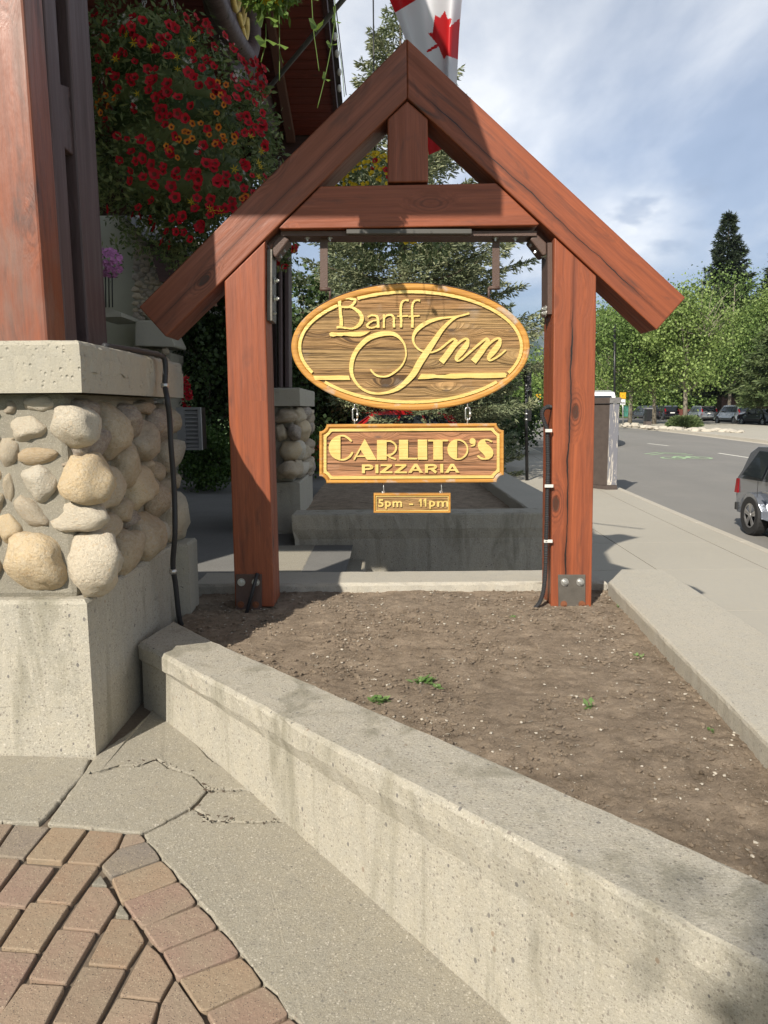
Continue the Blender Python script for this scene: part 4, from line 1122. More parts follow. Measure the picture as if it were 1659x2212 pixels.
def raised(name, polys, strokes, parent, q, front=0.001, back=0.0125, mat=None, rough=0.0, seed=1, sub=7, cap='flat'):
    """raised gilded shape: polygons and variable width ribbons; side walls run back to the panel"""
    bm = bmesh.new(); rr = random.Random(seed)
    jit = lambda: rr.uniform(-rough, rough)
    k = [0]
    def solid(pts):
        yo = front + k[0] * 0.00035; k[0] += 1
        P = [S(p) for p in pts]
        # orientation
        ar = sum(P[i].x * P[(i + 1) % len(P)].z - P[(i + 1) % len(P)].x * P[i].z for i in range(len(P)))
        if ar < 0: P = P[::-1]
        f = [bm.verts.new(p + Vector((0, yo, 0))) for p in P]; b = [bm.verts.new(p + Vector((0, back, 0))) for p in P]
        fc = bm.faces.new(f)
        for i in range(len(P)):
            j = (i + 1) % len(P); bm.faces.new([f[i], b[i], b[j], f[j]])
        bmesh.ops.triangulate(bm, faces=[fc])
    for pl in polys: solid([q(x + jit(), y + jit()) for x, y in pl])
    for st in strokes:
        P = spline(st, sub) if len(st) > 2 else [np.array(p, float) for p in st]
        Lf, Rt = [], []
        for i, p in enumerate(P):
            a = P[max(0, i - 1)][:2]; b = P[min(len(P) - 1, i + 1)][:2]
            t = (b - a); t = t / (np.hypot(*t) + 1e-9); n = np.array([-t[1], t[0]]); w = p[2] / 2
            Lf.append(p[:2] + n * w + np.array([jit(), jit()])); Rt.append(p[:2] - n * w + np.array([jit(), jit()]))
        yo = front + k[0] * 0.00035; k[0] += 1
        LV = [S(q(*p)) for p in Lf]; RV = [S(q(*p)) for p in Rt]
        f1 = [bm.verts.new(p + Vector((0, yo, 0))) for p in LV]; f2 = [bm.verts.new(p + Vector((0, yo, 0))) for p in RV]
        b1 = [bm.verts.new(p + Vector((0, back, 0))) for p in LV]; b2 = [bm.verts.new(p + Vector((0, back, 0))) for p in RV]
        n = len(P)
        for i in range(n - 1):
            bm.faces.new([f1[i], f1[i + 1], f2[i + 1], f2[i]]); bm.faces.new([f1[i], b1[i], b1[i + 1], f1[i + 1]]); bm.faces.new([f2[i], f2[i + 1], b2[i + 1], b2[i]])
        bm.faces.new([f1[0], f2[0], b2[0], b1[0]]); bm.faces.new([f1[-1], b1[-1], b2[-1], f2[-1]])
        if cap == 'round':
            for e, w in ((P[0], P[0][2]), (P[-1], P[-1][2])):
                solid([q(e[0] + cos(a) * w / 2, e[1] + sin(a) * w / 2) for a in [2 * pi * j / 12 for j in range(12)]])
    return from_bm(name, bm, mat or MT['gold'], parent)
# gold oval line, broken where the lettering crosses it
def gold_line():
    segs = [[]]
    for i in range(401):
        t = 2 * pi * (i / 400) + radians(-20); p = ell(18.6, t)
        gap = (729.5 < p[0] < 771 and p[1] < 700) or (806 < p[1] < 824 and (p[0] < 760 or p[0] > 1010))
        if gap:
            if segs[-1]: segs.append([])
        else: segs[-1].append((p[0], p[1], 6.6 + rnd.uniform(-.5, .5)))
    for s in segs:
        if len(s) > 3: raised('gold_line', [], [s], oval, lambda x, y: (x, y), sub=1, rough=.15)
gold_line()
R_ = 3.2
raised('letter', [], [[(318,95,44),(322,180,46),(332,300,42),(343,400,46),(346,492,52)], [(264,112,30),(300,92,30),(420,90,26),(500,98,34),(548,112,38),(530,160,38),(495,195,34),(440,218,30),(345,214,26)], [(430,212,24),(500,222,34),(560,255,46),(620,310,56),(645,380,58),(618,455,54),(560,508,40),(490,528,26),(400,520,26),(330,505,30),(276,515,30)]], oval, qA, rough=R_, seed=1)
raised('letter', [], [[(728,362,26),(790,336,26),(850,345,34),(876,385,38),(882,450,38),(880,520,38)], [(875,405,18),(800,420,22),(740,455,32),(722,490,34),(752,516,26),(810,515,22),(878,485,24)]], oval, qA, rough=R_, seed=2)
raised('letter', [], [[(966,325,34),(964,420,30),(962,520,32)], [(968,375,22),(1010,338,28),(1070,332,30),(1108,372,34),(1108,440,32),(1112,514,38)]], oval, qA, rough=R_, seed=3)
for dx, sd in ((0, 4), (165, 5)):
    raised('letter', [], [[(1325 + dx,122,34),(1275 + dx,116,24),(1232 + dx,142,32),(1212 + dx,200,34),(1210 + dx,300,36),(1215 + dx,420,36),(1210 + dx,514,38)], [(1155 + dx,352,22),(1240 + dx,350,22),(1318 + dx,343,26)]], oval, qA, rough=R_, seed=sd)
raised('gold_bar', [[(168,600),(205,580),(300,590),(440,582),(560,574),(765,568),(735,590),(690,618),(622,643),(500,644),(470,632),(400,622),(345,640),(280,634),(232,646),(185,640)]], [], oval, qA)
raised('gold_bar', [[(-62,1213),(60,1218),(190,1214),(300,1209),(455,1214),(476,1276),(300,1276),(150,1272),(-40,1272)]], [], oval, qA)
raised('gold_bar', [[(163,1081),(215,1004),(400,1006),(448,1022),(560,1018),(640,998),(900,990),(1250,985),(1430,985),(1462,1005),(1448,1030),(1456,1052),(1300,1060),(1100,1066),(870,1060),(700,1072),(420,1062),(300,1076)]], [], oval, qB)
ofx, ofy = 1290.5, 184.3
sw = [(770,1120,22),(800,1162,26),(850,1205,30),(920,1225,28),(1020,1218,28),(1130,1155,30),(1220,1070,26),(1272,970,22),(1286,880,22),(1262,760,28),(1190,660,42),(1100,606,58),(980,600,70),(860,622,72),(740,672,72),(635,760,68),(555,865,62),(508,975,60),(490,1085,60),(498,1190,50),(545,1295,40),(635,1395,34),(760,1457,36),(900,1473,32),(1050,1447,44),(1180,1390,60),(1300,1290,76),(1400,1175,88)]
sw += [(200 + ofx, 830 + ofy, 96), (310 + ofx, 665 + ofy, 88), (420 + ofx, 500 + ofy, 74), (510 + ofx, 370 + ofy, 60), (610 + ofx, 262 + ofy, 46), (700 + ofx, 192 + ofy, 36), (775 + ofx, 158 + ofy, 26)]
raised('letter', [], [sw, [(915 + ofx,122 + ofy,28),(850 + ofx,142 + ofy,26),(780 + ofx,160 + ofy,26),(650 + ofx,178 + ofy,28),(500 + ofx,195 + ofy,36),(350 + ofx,235 + ofy,52),(225 + ofx,300 + ofy,60),(140 + ofx,380 + ofy,54),(100 + ofx,468 + ofy,40),(112 + ofx,562 + ofy,30),(175 + ofx,642 + ofy,26),(260 + ofx,682 + ofy,26),(345 + ofx,690 + ofy,26),(400 + ofx,682 + ofy,24),(500 + ofx,632 + ofy,30),(600 + ofx,550 + ofy,30),(670 + ofx,500 + ofy,34),(715 + ofx,505 + ofy,40)]], oval, qA, rough=.8)
def script_n(dx, dy, last):
    st = [[(716 + dx,500 + dy,34),(712 + dx,545 + dy,62),(640 + dx,655 + dy,84),(570 + dx,750 + dy,86),(505 + dx,832 + dy,92)], [(640 + dx,700 + dy,30),(720 + dx,590 + dy,34),(800 + dx,520 + dy,36),(862 + dx,492 + dy,32),(893 + dx,515 + dy,44),(868 + dx,590 + dy,78),(800 + dx,680 + dy,86),(740 + dx,755 + dy,66),(728 + dx,795 + dy,44),(752 + dx,812 + dy,28),(800 + dx,792 + dy,30)]]
    st[1] += last
    return st
raised('letter', [], script_n(0, 0, [(900,705,32),(1000,618,32),(1100,532,34),(1160,494,36),(1185,500,40)]), oval, qB, rough=.8)
raised('letter', [], script_n(468, -6, [(1330,750,28),(1390,705,26),(1445,655,24)]), oval, qB, rough=.8)

# second sign
def board_outline(x0, y0, x1, y1, r, d, tilt=0.0):
    """rectangle with concave round corners; returns picture points inset by d"""
    X0, Y0, X1, Y1 = x0 + d, y0 + d, x1 - d, y1 - d
    pts = []
    rad = r + d * .25
    for cx, cy, a0 in ((x0 + 0, y0 + 0, 0), (x1, y0, 90), (x1, y1, 180), (x0, y1, 270)):
        pass
    def arc(cx, cy, a0, a1):
        return [(cx + (r + d) * cos(radians(a0 + (a1 - a0) * k / 8)), cy + (r + d) * sin(radians(a0 + (a1 - a0) * k / 8))) for k in range(9)]
    sh = lambda p: (min(max(p[0], X0), X1), min(max(p[1], Y0), Y1))
    pts += [sh(p) for p in arc(x0, y0, 90, 0)]
    pts += [sh(p) for p in arc(x1, y0, 180, 90)]
    pts += [sh(p) for p in arc(x1, y1, 270, 180)]
    pts += [sh(p) for p in arc(x0, y1, 360, 270)]
    cx_ = (x0 + x1) / 2
    return [(p[0], p[1] + tilt * (p[0] - cx_)) for p in pts]
lx0, ly0, lx1, ly1 = 689.5, 915.5, 1089, 1043.5
pizza = thing('pizzeria_sign', S(((lx0 + lx1) / 2, (ly0 + ly1) / 2), 4.64), "rectangular carved sign with notched corners and gold letters reading CARLITO'S PIZZARIA", 'sign')
bo_ = lambda d: board_outline(lx0, ly0, lx1, ly1, 15.5, d, -.006)
ring_mesh(bo_, [(0, .010), (.8, .003), (2.2, 0), (5.5, 0), (6.5, .006), (7.4, .008), (8.2, .012)], .06, 'rim', MT['rim'], pizza)
flat('carved_panel', bo_(7.8), .012, MT['sign_field_red'], pizza)
def gold_frame(fn, d0, d1, parent):
    a, b = fn(d0), fn(d1); n = len(a); bm = bmesh.new()
    A = [bm.verts.new(S(p) + Vector((0, .002, 0))) for p in a]; B = [bm.verts.new(S(p) + Vector((0, .002, 0))) for p in b]
    A2 = [bm.verts.new(S(p) + Vector((0, .0125, 0))) for p in a]; B2 = [bm.verts.new(S(p) + Vector((0, .0125, 0))) for p in b]
    for i in range(n):
        j = (i + 1) % n
        bm.faces.new([A[i], A[j], B[j], B[i]]); bm.faces.new([A2[i], A2[j], A[j], A[i]]); bm.faces.new([B[i], B[j], B2[j], B2[i]])
    return from_bm('gold_frame', bm, MT['gold'], parent)
gold_frame(bo_, 9.6, 15.6, pizza)
LT = dict(parent=pizza, front=0.0, back=.0125, cap='round')
def earc(cx, cy, rx, ry, a0, a1, n=20): return [(cx + rx * cos(radians(a0 + (a1 - a0) * i / n)), cy - ry * sin(radians(a0 + (a1 - a0) * i / n))) for i in range(n + 1)]
raised('letter', [earc(398,345,215,208,96,264)], [[(370,148,24),(440,152,30),(505,190,34),(550,232,30)], [(370,540,24),(440,536,30),(520,492,36),(570,425,32)]], q=qC, **LT)
raised('letter', [[(772,198),(965,540),(808,540),(722,372),(700,372),(690,360)]], [[(765,235,22),(600,532,28)], [(640,484,22),(790,484,22)]], q=qC, **LT)
raised('letter', [[(972,220),(1130,218),(1130,541),(972,541)]], [[(1120,234,26),(1200,240,28),(1265,285,30),(1285,345,30),(1262,410,30),(1200,458,28),(1130,470,24)], [(1150,470,28),(1200,505,32),(1272,528,30)]], q=qC, **LT)
raised('letter', [[(1332,215),(1480,215),(1480,536),(1332,536)]], [[(1470,522,26),(1618,522,26)]], q=qC, **LT)
raised('letter', [[(187,212),(338,212),(341,538),(187,538)]], [], q=qD, **LT)
raised('letter', [[(440,220),(592,220),(594,538),(440,538)]], [[(365,228,28),(672,226,28)]], q=qD, **LT)
raised('letter', [earc(842,372,172,170,94,266)], [[(p[0], p[1], 26) for p in earc(838,372,162,157,90,-90,14)]], q=qD, **LT)
raised('apostrophe', [earc(1082,237,50,50,0,345,20)], [[(1116,262,30),(1105,300,28),(1058,316,20)]], q=qD, **LT)
raised('letter', [[(1290,198),(1215,215),(1168,275),(1166,330),(1190,385),(1250,440),(1290,490),(1292,538),(1345,532),(1400,495),(1424,440),(1415,385),(1370,325),(1310,280),(1288,235)]], [[(1285,210,22),(1340,218,26),(1390,240,32)], [(1175,485,34),(1225,518,34),(1292,528,20)]], q=qD, **LT)
LT['cap'] = 'flat'
raised('letter', [[(725,618),(775,618),(775,760),(725,760)]], [[(770,635,32),(850,634,34),(893,660,40),(850,688,34),(770,694,26)]], q=qC, **LT)
raised('letter', [[(945,618),(995,618),(995,760),(945,760)]], [], q=qC, **LT)
for dx in (0, 236): raised('letter', [[(1030 + dx,614),(1216 + dx,614),(1216 + dx,643),(1030 + dx,643)], [(1216 + dx,640),(1092 + dx,738),(1022 + dx,738),(1148 + dx,640)], [(1022 + dx,731),(1225 + dx,731),(1225 + dx,760),(1022 + dx,760)]], [], q=qC, **LT)
def cap_a(x0, x1, xt):
    return dict(polys=[[(x0,752),(xt - 22,608),(xt + 28,608),(x1,752),(x1 - 62,752),(x1 - 82,722),(x0 + 78,722),(x0 + 55,752)][:4] + [(x1 - 55,752),(xt + 3,648),(x0 + 55,752)]], strokes=[[(x0 + 62,708,26),(x1 - 62,708,26)]])
raised('letter', q=qD, **cap_a(30, 272, 150), **LT)
raised('letter', [[(303,612),(353,612),(353,752),(303,752)]], [[(350,628,32),(440,628,34),(482,655,38),(440,684,32),(350,692,24)], [(410,690,40),(488,748,46)]], q=qD, **LT)
raised('letter', [[(553,610),(603,610),(603,750),(553,750)]], [], q=qD, **LT)
raised('letter', q=qD, **cap_a(632, 868, 748), **LT)

# third sign
hx0, hy0, hx1, hy1 = 807, 1066.5, 974, 1108.5
hours = thing('hours_sign', S(((hx0 + hx1) / 2, (hy0 + hy1) / 2), 4.64), 'small rectangular carved sign with opening hours 5pm - 11pm, lowest of the hanging signs', 'sign')
hb = lambda d: [(hx0 + d, hy0 + d), (hx1 - d, hy0 + d), (hx1 - d, hy1 - d), (hx0 + d, hy1 - d)]
ring_mesh(hb, [(0, .010), (.6, .003), (1.4, 0), (3.4, 0), (4.2, .006), (5, .010)], .055, 'rim', MT['rim'], hours)
flat('carved_panel', hb(4.6), .010, MT['sign_field'], hours)
gold_frame(hb, 4.9, 6.4, hours)
def text_mesh(s, name, x0, y0, x1, y1, mat, parent, y, ext=.005, bold=.02):
    """built-in font, fitted to a picture box on the plane Y = y"""
    cu = bpy.data.curves.new(name, 'FONT'); cu.body = s; cu.extrude = 0.5; cu.offset = bold; cu.size = 1; cu.resolution_u = 4
    to_ = bpy.data.objects.new('tmp', cu); col.objects.link(to_)
    dg = bpy.context.evaluated_depsgraph_get(); me = bpy.data.meshes.new_from_object(to_.evaluated_get(dg))
    bpy.data.objects.remove(to_)
    co = np.array([v.co[:] for v in me.vertices])
    mn, mx = co.min(0), co.max(0)
    a, b = atY((x0, y1), y), atY((x1, y0), y)
    for v in me.vertices:
        u = (v.co.x - mn[0]) / (mx[0] - mn[0]); w = (v.co.y - mn[1]) / (mx[1] - mn[1]); d = (v.co.z - mn[2]) / (mx[2] - mn[2])
        v.co = (a.x + (b.x - a.x) * u, y - ext * d + .0005, a.z + (b.z - a.z) * w)
    me.materials.clear(); me.materials.append(mat)
    return place(bpy.data.objects.new(name, me), parent)
for ch_, x0_, x1_, y0_, y1_ in (('5', 817, 828.5, 1078, 1095), ('p', 832, 844.5, 1082, 1100), ('m', 848, 868.5, 1082, 1095), ('p', 927, 940, 1081.5, 1099.5), ('m', 944, 968.5, 1081.5, 1094.5)):
    text_mesh(ch_, 'letter', x0_, y0_, x1_, y1_, MT['gold'], hours, SY + .010, .009)
for x_ in (904.5, 914.5): raised('letter', [[(x_, 1082), (x_ + 3.4, 1077.5), (x_ + 6.6, 1077.5), (x_ + 6.6, 1094.5), (x_ + 3.4, 1094.5), (x_ + 3.4, 1081.4), (x_ + .4, 1084.6)]], [], hours, lambda x, y: (x, y), front=.001, back=.0105)
text_mesh('-', 'hyphen', 884, 1087.2, 892.5, 1090.6, MT['gold'], hours, SY + .010, .009)

# chain links and hooks
def link_shape(c, h, w, r, rot=0.0):
    pts = []
    for k in range(25):
        a = 2 * pi * k / 24; x = cos(a) * w / 2; z = sin(a) * w / 2 + (1 if sin(a) > 0 else -1) * (h - w) / 2
        pts.append(c + Vector((x * cos(rot), x * sin(rot), z)))
    return pts
def hang(name, px, ya, yb, label, parts):
    t = thing(name, atY((px, ya), 4.63), label, 'chain link', 'chain links between the hanging signs')
    for nm, pts, r in parts(px, ya, yb): tube(nm, pts, r, MT['zinc'], t, 8)
def big(px, ya, yb):
    a, b = atY((px, ya), 4.63), atY((px, yb), 4.63); c = (a + b) / 2; L = (a - b).z
    return [('eye_bolt', link_shape(a - Vector((0, 0, -.0)), .035, .022, .003, pi / 2), .0035), ('quick_link', link_shape(c + Vector((.002, 0, .004)), L * .72, .030, .004, .25), .0045), ('sleeve', [c + Vector((.017, 0, -.012)), c + Vector((.017, 0, .016))], .0072), ('eye_bolt', link_shape(b + Vector((0, 0, .012)), .038, .022, .003, pi / 2), .0035)]
def small_(px, ya, yb):
    a, b = atY((px, ya), 4.63), atY((px, yb), 4.63); c = (a + b) / 2; L = (a - b).z
    return [('hook', [a + Vector((0, 0, .01)), c + Vector((.002, 0, 0)), b + Vector((.004, 0, .012)), b + Vector((-.004, 0, .006)), b + Vector((-.008, 0, .016))], .003), ('eye_bolt', link_shape(b + Vector((0, 0, .004)), .026, .018, .003, .4), .003)]
hang('chain_link', 766, 878, 916, 'left of the two large steel quick links between the oval and rectangular signs', big)
hang('chain_link', 1009.5, 876, 914, 'right of the two large steel quick links between the oval and rectangular signs', big)
hang('chain_link', 828, 1044, 1067, 'left of the two small steel hooks above the opening hours sign', small_)
hang('chain_link', 953, 1042, 1066, 'right of the two small steel hooks above the opening hours sign', small_)
# ================================================================== PORTICO ROOF AND GABLE
inn = thing('inn_building', (-14, 3, 0), 'dark timber gable of the inn with red boarded soffit, at the upper left', 'building')
RZ, RY = 6.17, 6.0                        # ridge height and position
def far_z(y): return RZ - .25 * (y - RY)
def near_z(y): return RZ - .5 * (RY - y)
VX = -.47
# soffit boards, far slope (run along X) : each board its own piece
y = RY; k = 0
while y < 10.35:
    w = .150
    y2 = min(y + w, 10.38)
    z1, z2 = far_z(y), far_z(y2)
    bm = bmesh.new()
    gap = .006
    bm_prism(bm, [(VX - .12, y + gap, z1), (VX - .12, y2 - gap, z2), (-9.5, y2 - gap, z2), (-9.5, y + gap, z1)], (0, 0, .03))
    from_bm('soffit_board', bm, MT['soffit'], inn); y = y2; k += 1
def roof_slab(name, pts, th, mat):
    return prism(name, pts, (0, 0, th), mat, inn)
roof_slab('roof', [(VX - .10, RY, RZ + .04), (VX - .10, 10.40, far_z(10.4) + .04), (-9.6, 10.40, far_z(10.4) + .04), (-9.6, RY, RZ + .04)], .12, MT['shingle'])
roof_slab('roof', [(VX + .05, 2.3, 4.37), (VX + .05, RY, RZ), (-9.6, RY, RZ), (-9.6, 2.3, 4.37)], .16, MT['shingle'])
# barge board and shingle edges on the far verge
prism('barge_board', [(VX - .12, RY, RZ - .03), (VX - .12, 10.40, far_z(10.4) - .03), (VX - .12, 10.40, far_z(10.4) + .15), (VX - .12, RY, RZ + .15)], (.05, 0, 0), MT['timber_dark'], inn)
yy = RY
while yy < 10.3:
    z1, z2 = far_z(yy) + .16, far_z(min(yy + .42, 10.4)) + .16
    prism('shingle', [(VX - .09, yy, z1 + .035), (VX - .09, yy + .42, z2 + .05), (VX - .09, yy + .42, z2 - .01), (VX - .09, yy, z1 - .01)], (.075, 0, 0), MT['shingle'], inn); yy += .40
def onX(p, x): return atX(p, x)
# the big grey diagonal and the brown rafter behind it
GX = -1.32
prism('grey_diagonal', [onX(p, GX) for p in [(455, -60), (520, -60), (548, 112), (622, 262), (640, 292), (600, 300), (572, 262), (520, 190), (470, 40)]], (-.10, 0, 0), MT['timber_grey'], inn, bev=.01)
P = [(575, 40), (597, 76), (637, 288), (619, 288), (617, 258), (579, 70)]
rz = lambda p: atPlane(p, (0, RY, RZ - .02), (0, .25, 1))
a, b, c_, d_ = rz((572, 20)), rz((590, 20)), rz((638, 292)), rz((618, 292))
prism('rafter', [a, b, c_, d_], (0, 0, -.10), plain('brown_rafter', (0.12, 0.055, 0.04), 0.7), inn, bev=.01)
prism('rafter', [onX(p, -1.6) for p in [(552, 20), (566, 20), (576, 230), (560, 250)]], (-.1, 0, 0), MT['timber_grey'], inn)
prism('gable_post', [onX(p, -1.45) for p in [(562, 225), (578, 225), (590, 360), (574, 360)]], (-.1, 0, 0), MT['timber_grey'], inn)
# tie beam along the eave
prism('eave_beam', [(VX - .3, 10.38, 4.62), (-9.5, 10.38, 4.62), (-9.5, 10.38, 5.22), (VX - .3, 10.38, 5.22)], (0, .3, 0), MT['timber_dark'], inn, bev=.01)
prism('dark_infill', [(-1.75, 10.5, 4.15), (-9.5, 10.5, 4.15), (-9.5, 10.5, 4.62), (-1.75, 10.5, 4.62)], (0, .1, 0), MT['timber_dark'], inn)
# inner brace timbers seen dimly behind the basket
for (xa, xb, xc, xd) in ((250, 262, 268, 256), (310, 318, 345, 338)):
    prism('brace', [atY(p, 9.2) for p in [(xa, -20), (xb, -20), (xc, 120), (xd, 120)]], (0, .12, 0), MT['timber_grey'], inn)
# walls of the inn behind the porch, and an unseen tall block added for shade
prism('inner_wall', [(-9.4, 1.5, 0), (-9.4, 10.6, 0), (-9.4, 10.6, 6.2), (-9.4, 1.5, 6.2)], (-.3, 0, 0), MT['timber_dark'], inn)
prism('shade_block', [(-10.2, -7, 0), (-10.2, 15, 0), (-10.2, 15, 15), (-10.2, -7, 15)], (-9, 0, 0), MT['stucco'], inn)  # added out of view to throw shade on the neighbour building and driveway
# string of small bulbs along the verge
sl = thing('string_lights', (VX, 9, 5.1), 'string of small clear bulbs along the roof edge at the upper left', 'string lights')
wp = []
for k in range(14):
    p = atX((728 + (751 - 728) * k / 13 - 3, 10 + (205 - 10) * k / 13), VX + .03); wp.append(p)
tube('wire', wp, .006, MT['black_rubber'], sl, 5)
for k, q in enumerate([(723, 79), (728, 116), (733, 156), (733, 191)]):
    p = atX(q, VX + .04)
    bm = bmesh.new(); bmesh.ops.create_uvsphere(bm, u_segments=8, v_segments=6, radius=.032, matrix=Matrix.Translation(p) @ Matrix.Diagonal((.8, .8, 1.2, 1)))
    from_bm('bulb', bm, MT['bulb'], sl, smooth=True)
# oval emblem on the gable
em = thing('oval_emblem', (-1.28, 6.6, 5), 'oval emblem with grey rim and gold relief letters on the gable', 'emblem')
EX = -1.24
def er(pts, w, n=48):  # ring drawn in the plane X = EX
    return spline(pts, 6)
ov = spline([(448, -50), (470, 10), (495, 62), (518, 100), (532, 116), (542, 108), (545, 70), (541, 10), (536, -60)], 8)
tube('rim', [onX(p, EX) for p in ov], .085, MT['timber_grey'], em, 8)
flat_pts = [onX(p, EX - .06) for p in ov]
prism('panel', flat_pts, (-.03, 0, 0), MT['timber_grey'], em)
ov2 = spline([(468, -40), (486, 10), (505, 48), (522, 84), (531, 98)], 8)
tube('inner_rim', [onX(p, EX) for p in ov2], .035, MT['timber_dark'], em, 6)
for st in ([(500, -20), (508, 20), (514, 10), (516, -20)], [(516, 30), (521, 52), (526, 36), (528, 14)], [(523, 60), (529, 84), (533, 66), (533, 40)], [(528, 26), (530, -6), (528, -30)]):
    tube('letter', [onX(p, EX - .01) for p in spline(st, 5)], .028, MT['gold'], em, 6)

# ------------------------------------------------------------------ second pillar
p2 = thing('stone_pillar', (-1.6, 9.2, 0), 'smaller looking far river stone pillar in shade between the left post and the hanging signs', 'pillar')
c6 = crop(600, 1400, 2.37)
PX2, PY2 = -1.06, 8.9
def p2Y(x, y): return atY(c6(x, y), PY2)
cz_t, cz_b = p2Y(1340, 300).z, p2Y(1340, 470).z
xr2 = p2Y(1345, 600).x; PX2 = xr2
block('cap', -1.80, PX2 + .05, PY2 - .04, 10.75, cz_b, cz_t, MT['conc_block'], p2, amp=.008, seed=51, res=.08)
bz = p2Y(1340, 1185).z
block('base', -1.76, PX2 + .02, PY2, 10.5, -.1, bz, MT['conc_block'], p2, amp=.008, seed=53, res=.08)
box('mortar_core', (-1.72, PY2 + .07, bz), (PX2 - .06, 10.45, cz_b), MT['mortar'], p2, bev=.03)
for i, (cx, cy, rx, ry, k) in enumerate([(1240,568,118,68,''),(1200,720,55,80,''),(1320,722,62,82,'g'),(1285,895,105,92,'o'),(1210,1092,62,62,''),(1350,1045,50,78,''),]):
    c = p2Y(cx, cy); a = p2Y(cx + rx, cy); b = p2Y(cx, cy - ry)
    stone(p2, Vector((c.x, PY2 + .06, c.z)), U, Vector((0, 0, 1)), Nn, abs(a.x - c.x), abs(b.z - c.z), .15, 0, i + 1, MM[k])
for i, (cx, cy, rx, ry, k) in enumerate([(1385,560,30,85,''),(1432,550,26,95,'g'),(1470,570,26,90,''),(1497,535,16,42,''),(1430,700,42,110,'o'),(1478,650,34,80,''),(1500,660,20,72,'g'),(1385,890,36,92,'w'),(1428,900,32,80,''),(1465,880,30,60,''),(1490,830,28,70,''),(1345,1060,44,78,''),(1408,1055,34,75,'w'),(1450,1045,30,68,''),(1485,1010,34,84,'g'),(1505,960,20,60,''),(1465,1100,28,28,'')]):
    c = atX(c6(cx, cy), PX2); a = atX(c6(cx + rx, cy), PX2); a2 = atX(c6(cx - rx, cy), PX2); b = atX(c6(cx, cy - ry), PX2)
    if c.y > 12: continue
    stone(p2, Vector((PX2 - .07, min(c.y, 10.4), c.z)), U2, Vector((0, 0, 1)), N2, min(.35, abs(a.y - a2.y) / 2), abs(b.z - c.z), .14, 0, i + 2, MM[k])
post2 = thing('timber_post', (-1.5, 9.4, cz_t), 'dark spaced plank timber post on the far stone pillar just left of the oval sign', 'post')
def pl2(name, x0, x1, y0, y1, mat, Y=9.2, dep=.3): return prism(name, [atY((x0, y1), Y), atY((x1, y1), Y), atY((x1 - 2, y0), Y), atY((x0 - 2, y0), Y)], (0, dep, 0), mat, post2, bev=.01, grain=(0, 0, 1))
pl2('plank', 570, 596, 345, 837, MT['timber_dark'], 9.45)
pl2('plank', 602, 609, 345, 837, MT['timber_grey'], 9.2)
pl2('plank', 609, 614, 345, 837, MT['timber_dark'], 9.6)
pl2('plank', 615, 625, 345, 837, MT['timber_grey'], 9.3)

# ------------------------------------------------------------------ second planter, steps and path between the planters
pl_ = thing('concrete_planter', (.5, 9, 0), 'shaded concrete planter with dark soil behind the sign, beyond the steps', 'planter')
ZP = .35
f0, f1 = atZ((606, 1113), ZP), atZ((1176, 1106), ZP)
FYp = (f0.y + f1.y) / 2
i1, i2 = atZ((1152, 1104), ZP), atZ((1074, 1045), ZP)
o1, o2 = atZ((1190, 1056), ZP), atZ((1099, 1009), ZP)
xin, xout = 1.66, 2.20
BK = 13.2
i_y = atZ((900, 1107), ZP).y
outer = [(-1.02, FYp), (xout, FYp), (xout, BK), (-1.02, BK)]
noisy_wall('front_wall', [Vector((x, y, ZP)) for x, y in [(-1.02, FYp), (xout, FYp), (xout, FYp + .38), (-1.02, FYp + .38)]], [Vector((x, y, -.6)) for x, y in [(-1.02, FYp), (xout, FYp), (xout, FYp + .38), (-1.02, FYp + .38)]], MT['conc_wall'], pl_, cap=.17, inset=.035, res=.07, seed=61, amp=.01)
noisy_wall('side_wall', [Vector((x, y, ZP - .002)) for x, y in [(xin, FYp + .38), (xout, FYp + .38), (xout, BK), (xin, BK)]], [Vector((x, y, -.6)) for x, y in [(xin, FYp + .38), (xout, FYp + .38), (xout, BK), (xin, BK)]], MT['conc_cap'], pl_, cap=.17, inset=.03, res=.1, seed=63, amp=.008)
noisy_wall('back_wall', [Vector((x, y, ZP)) for x, y in [(-1.02, BK), (xout, BK), (xout, BK + .35), (-1.02, BK + .35)]], [Vector((x, y, -.6)) for x, y in [(-1.02, BK), (xout, BK), (xout, BK + .35), (-1.02, BK + .35)]], MT['conc_cap'], pl_, cap=.17, inset=.03, res=.1, seed=64, amp=.008)
def soil2():
    n = 60; V = []; Fc = []
    for j in range(n + 1):
        for i in range(n + 1):
            x = -1.05 + (xin + .08 + 1.05) * i / n; y = FYp + .3 + (BK - FYp - .25) * j / n
            V.append((x, y, .20 + noise.noise(Vector((x * 3, y * 3, 0))) * .02 + noise.noise(Vector((x * 15, y * 15, 0))) * .012))
    Fc = [(j * (n + 1) + i, j * (n + 1) + i + 1, (j + 1) * (n + 1) + i + 1, (j + 1) * (n + 1) + i) for j in range(n) for i in range(n)]
    o = meshobj('soil', V, Fc, MT['soil'], smooth=True); tag(o, 'dark shaded soil in the planter behind the sign', 'soil', kind='stuff')
soil2()
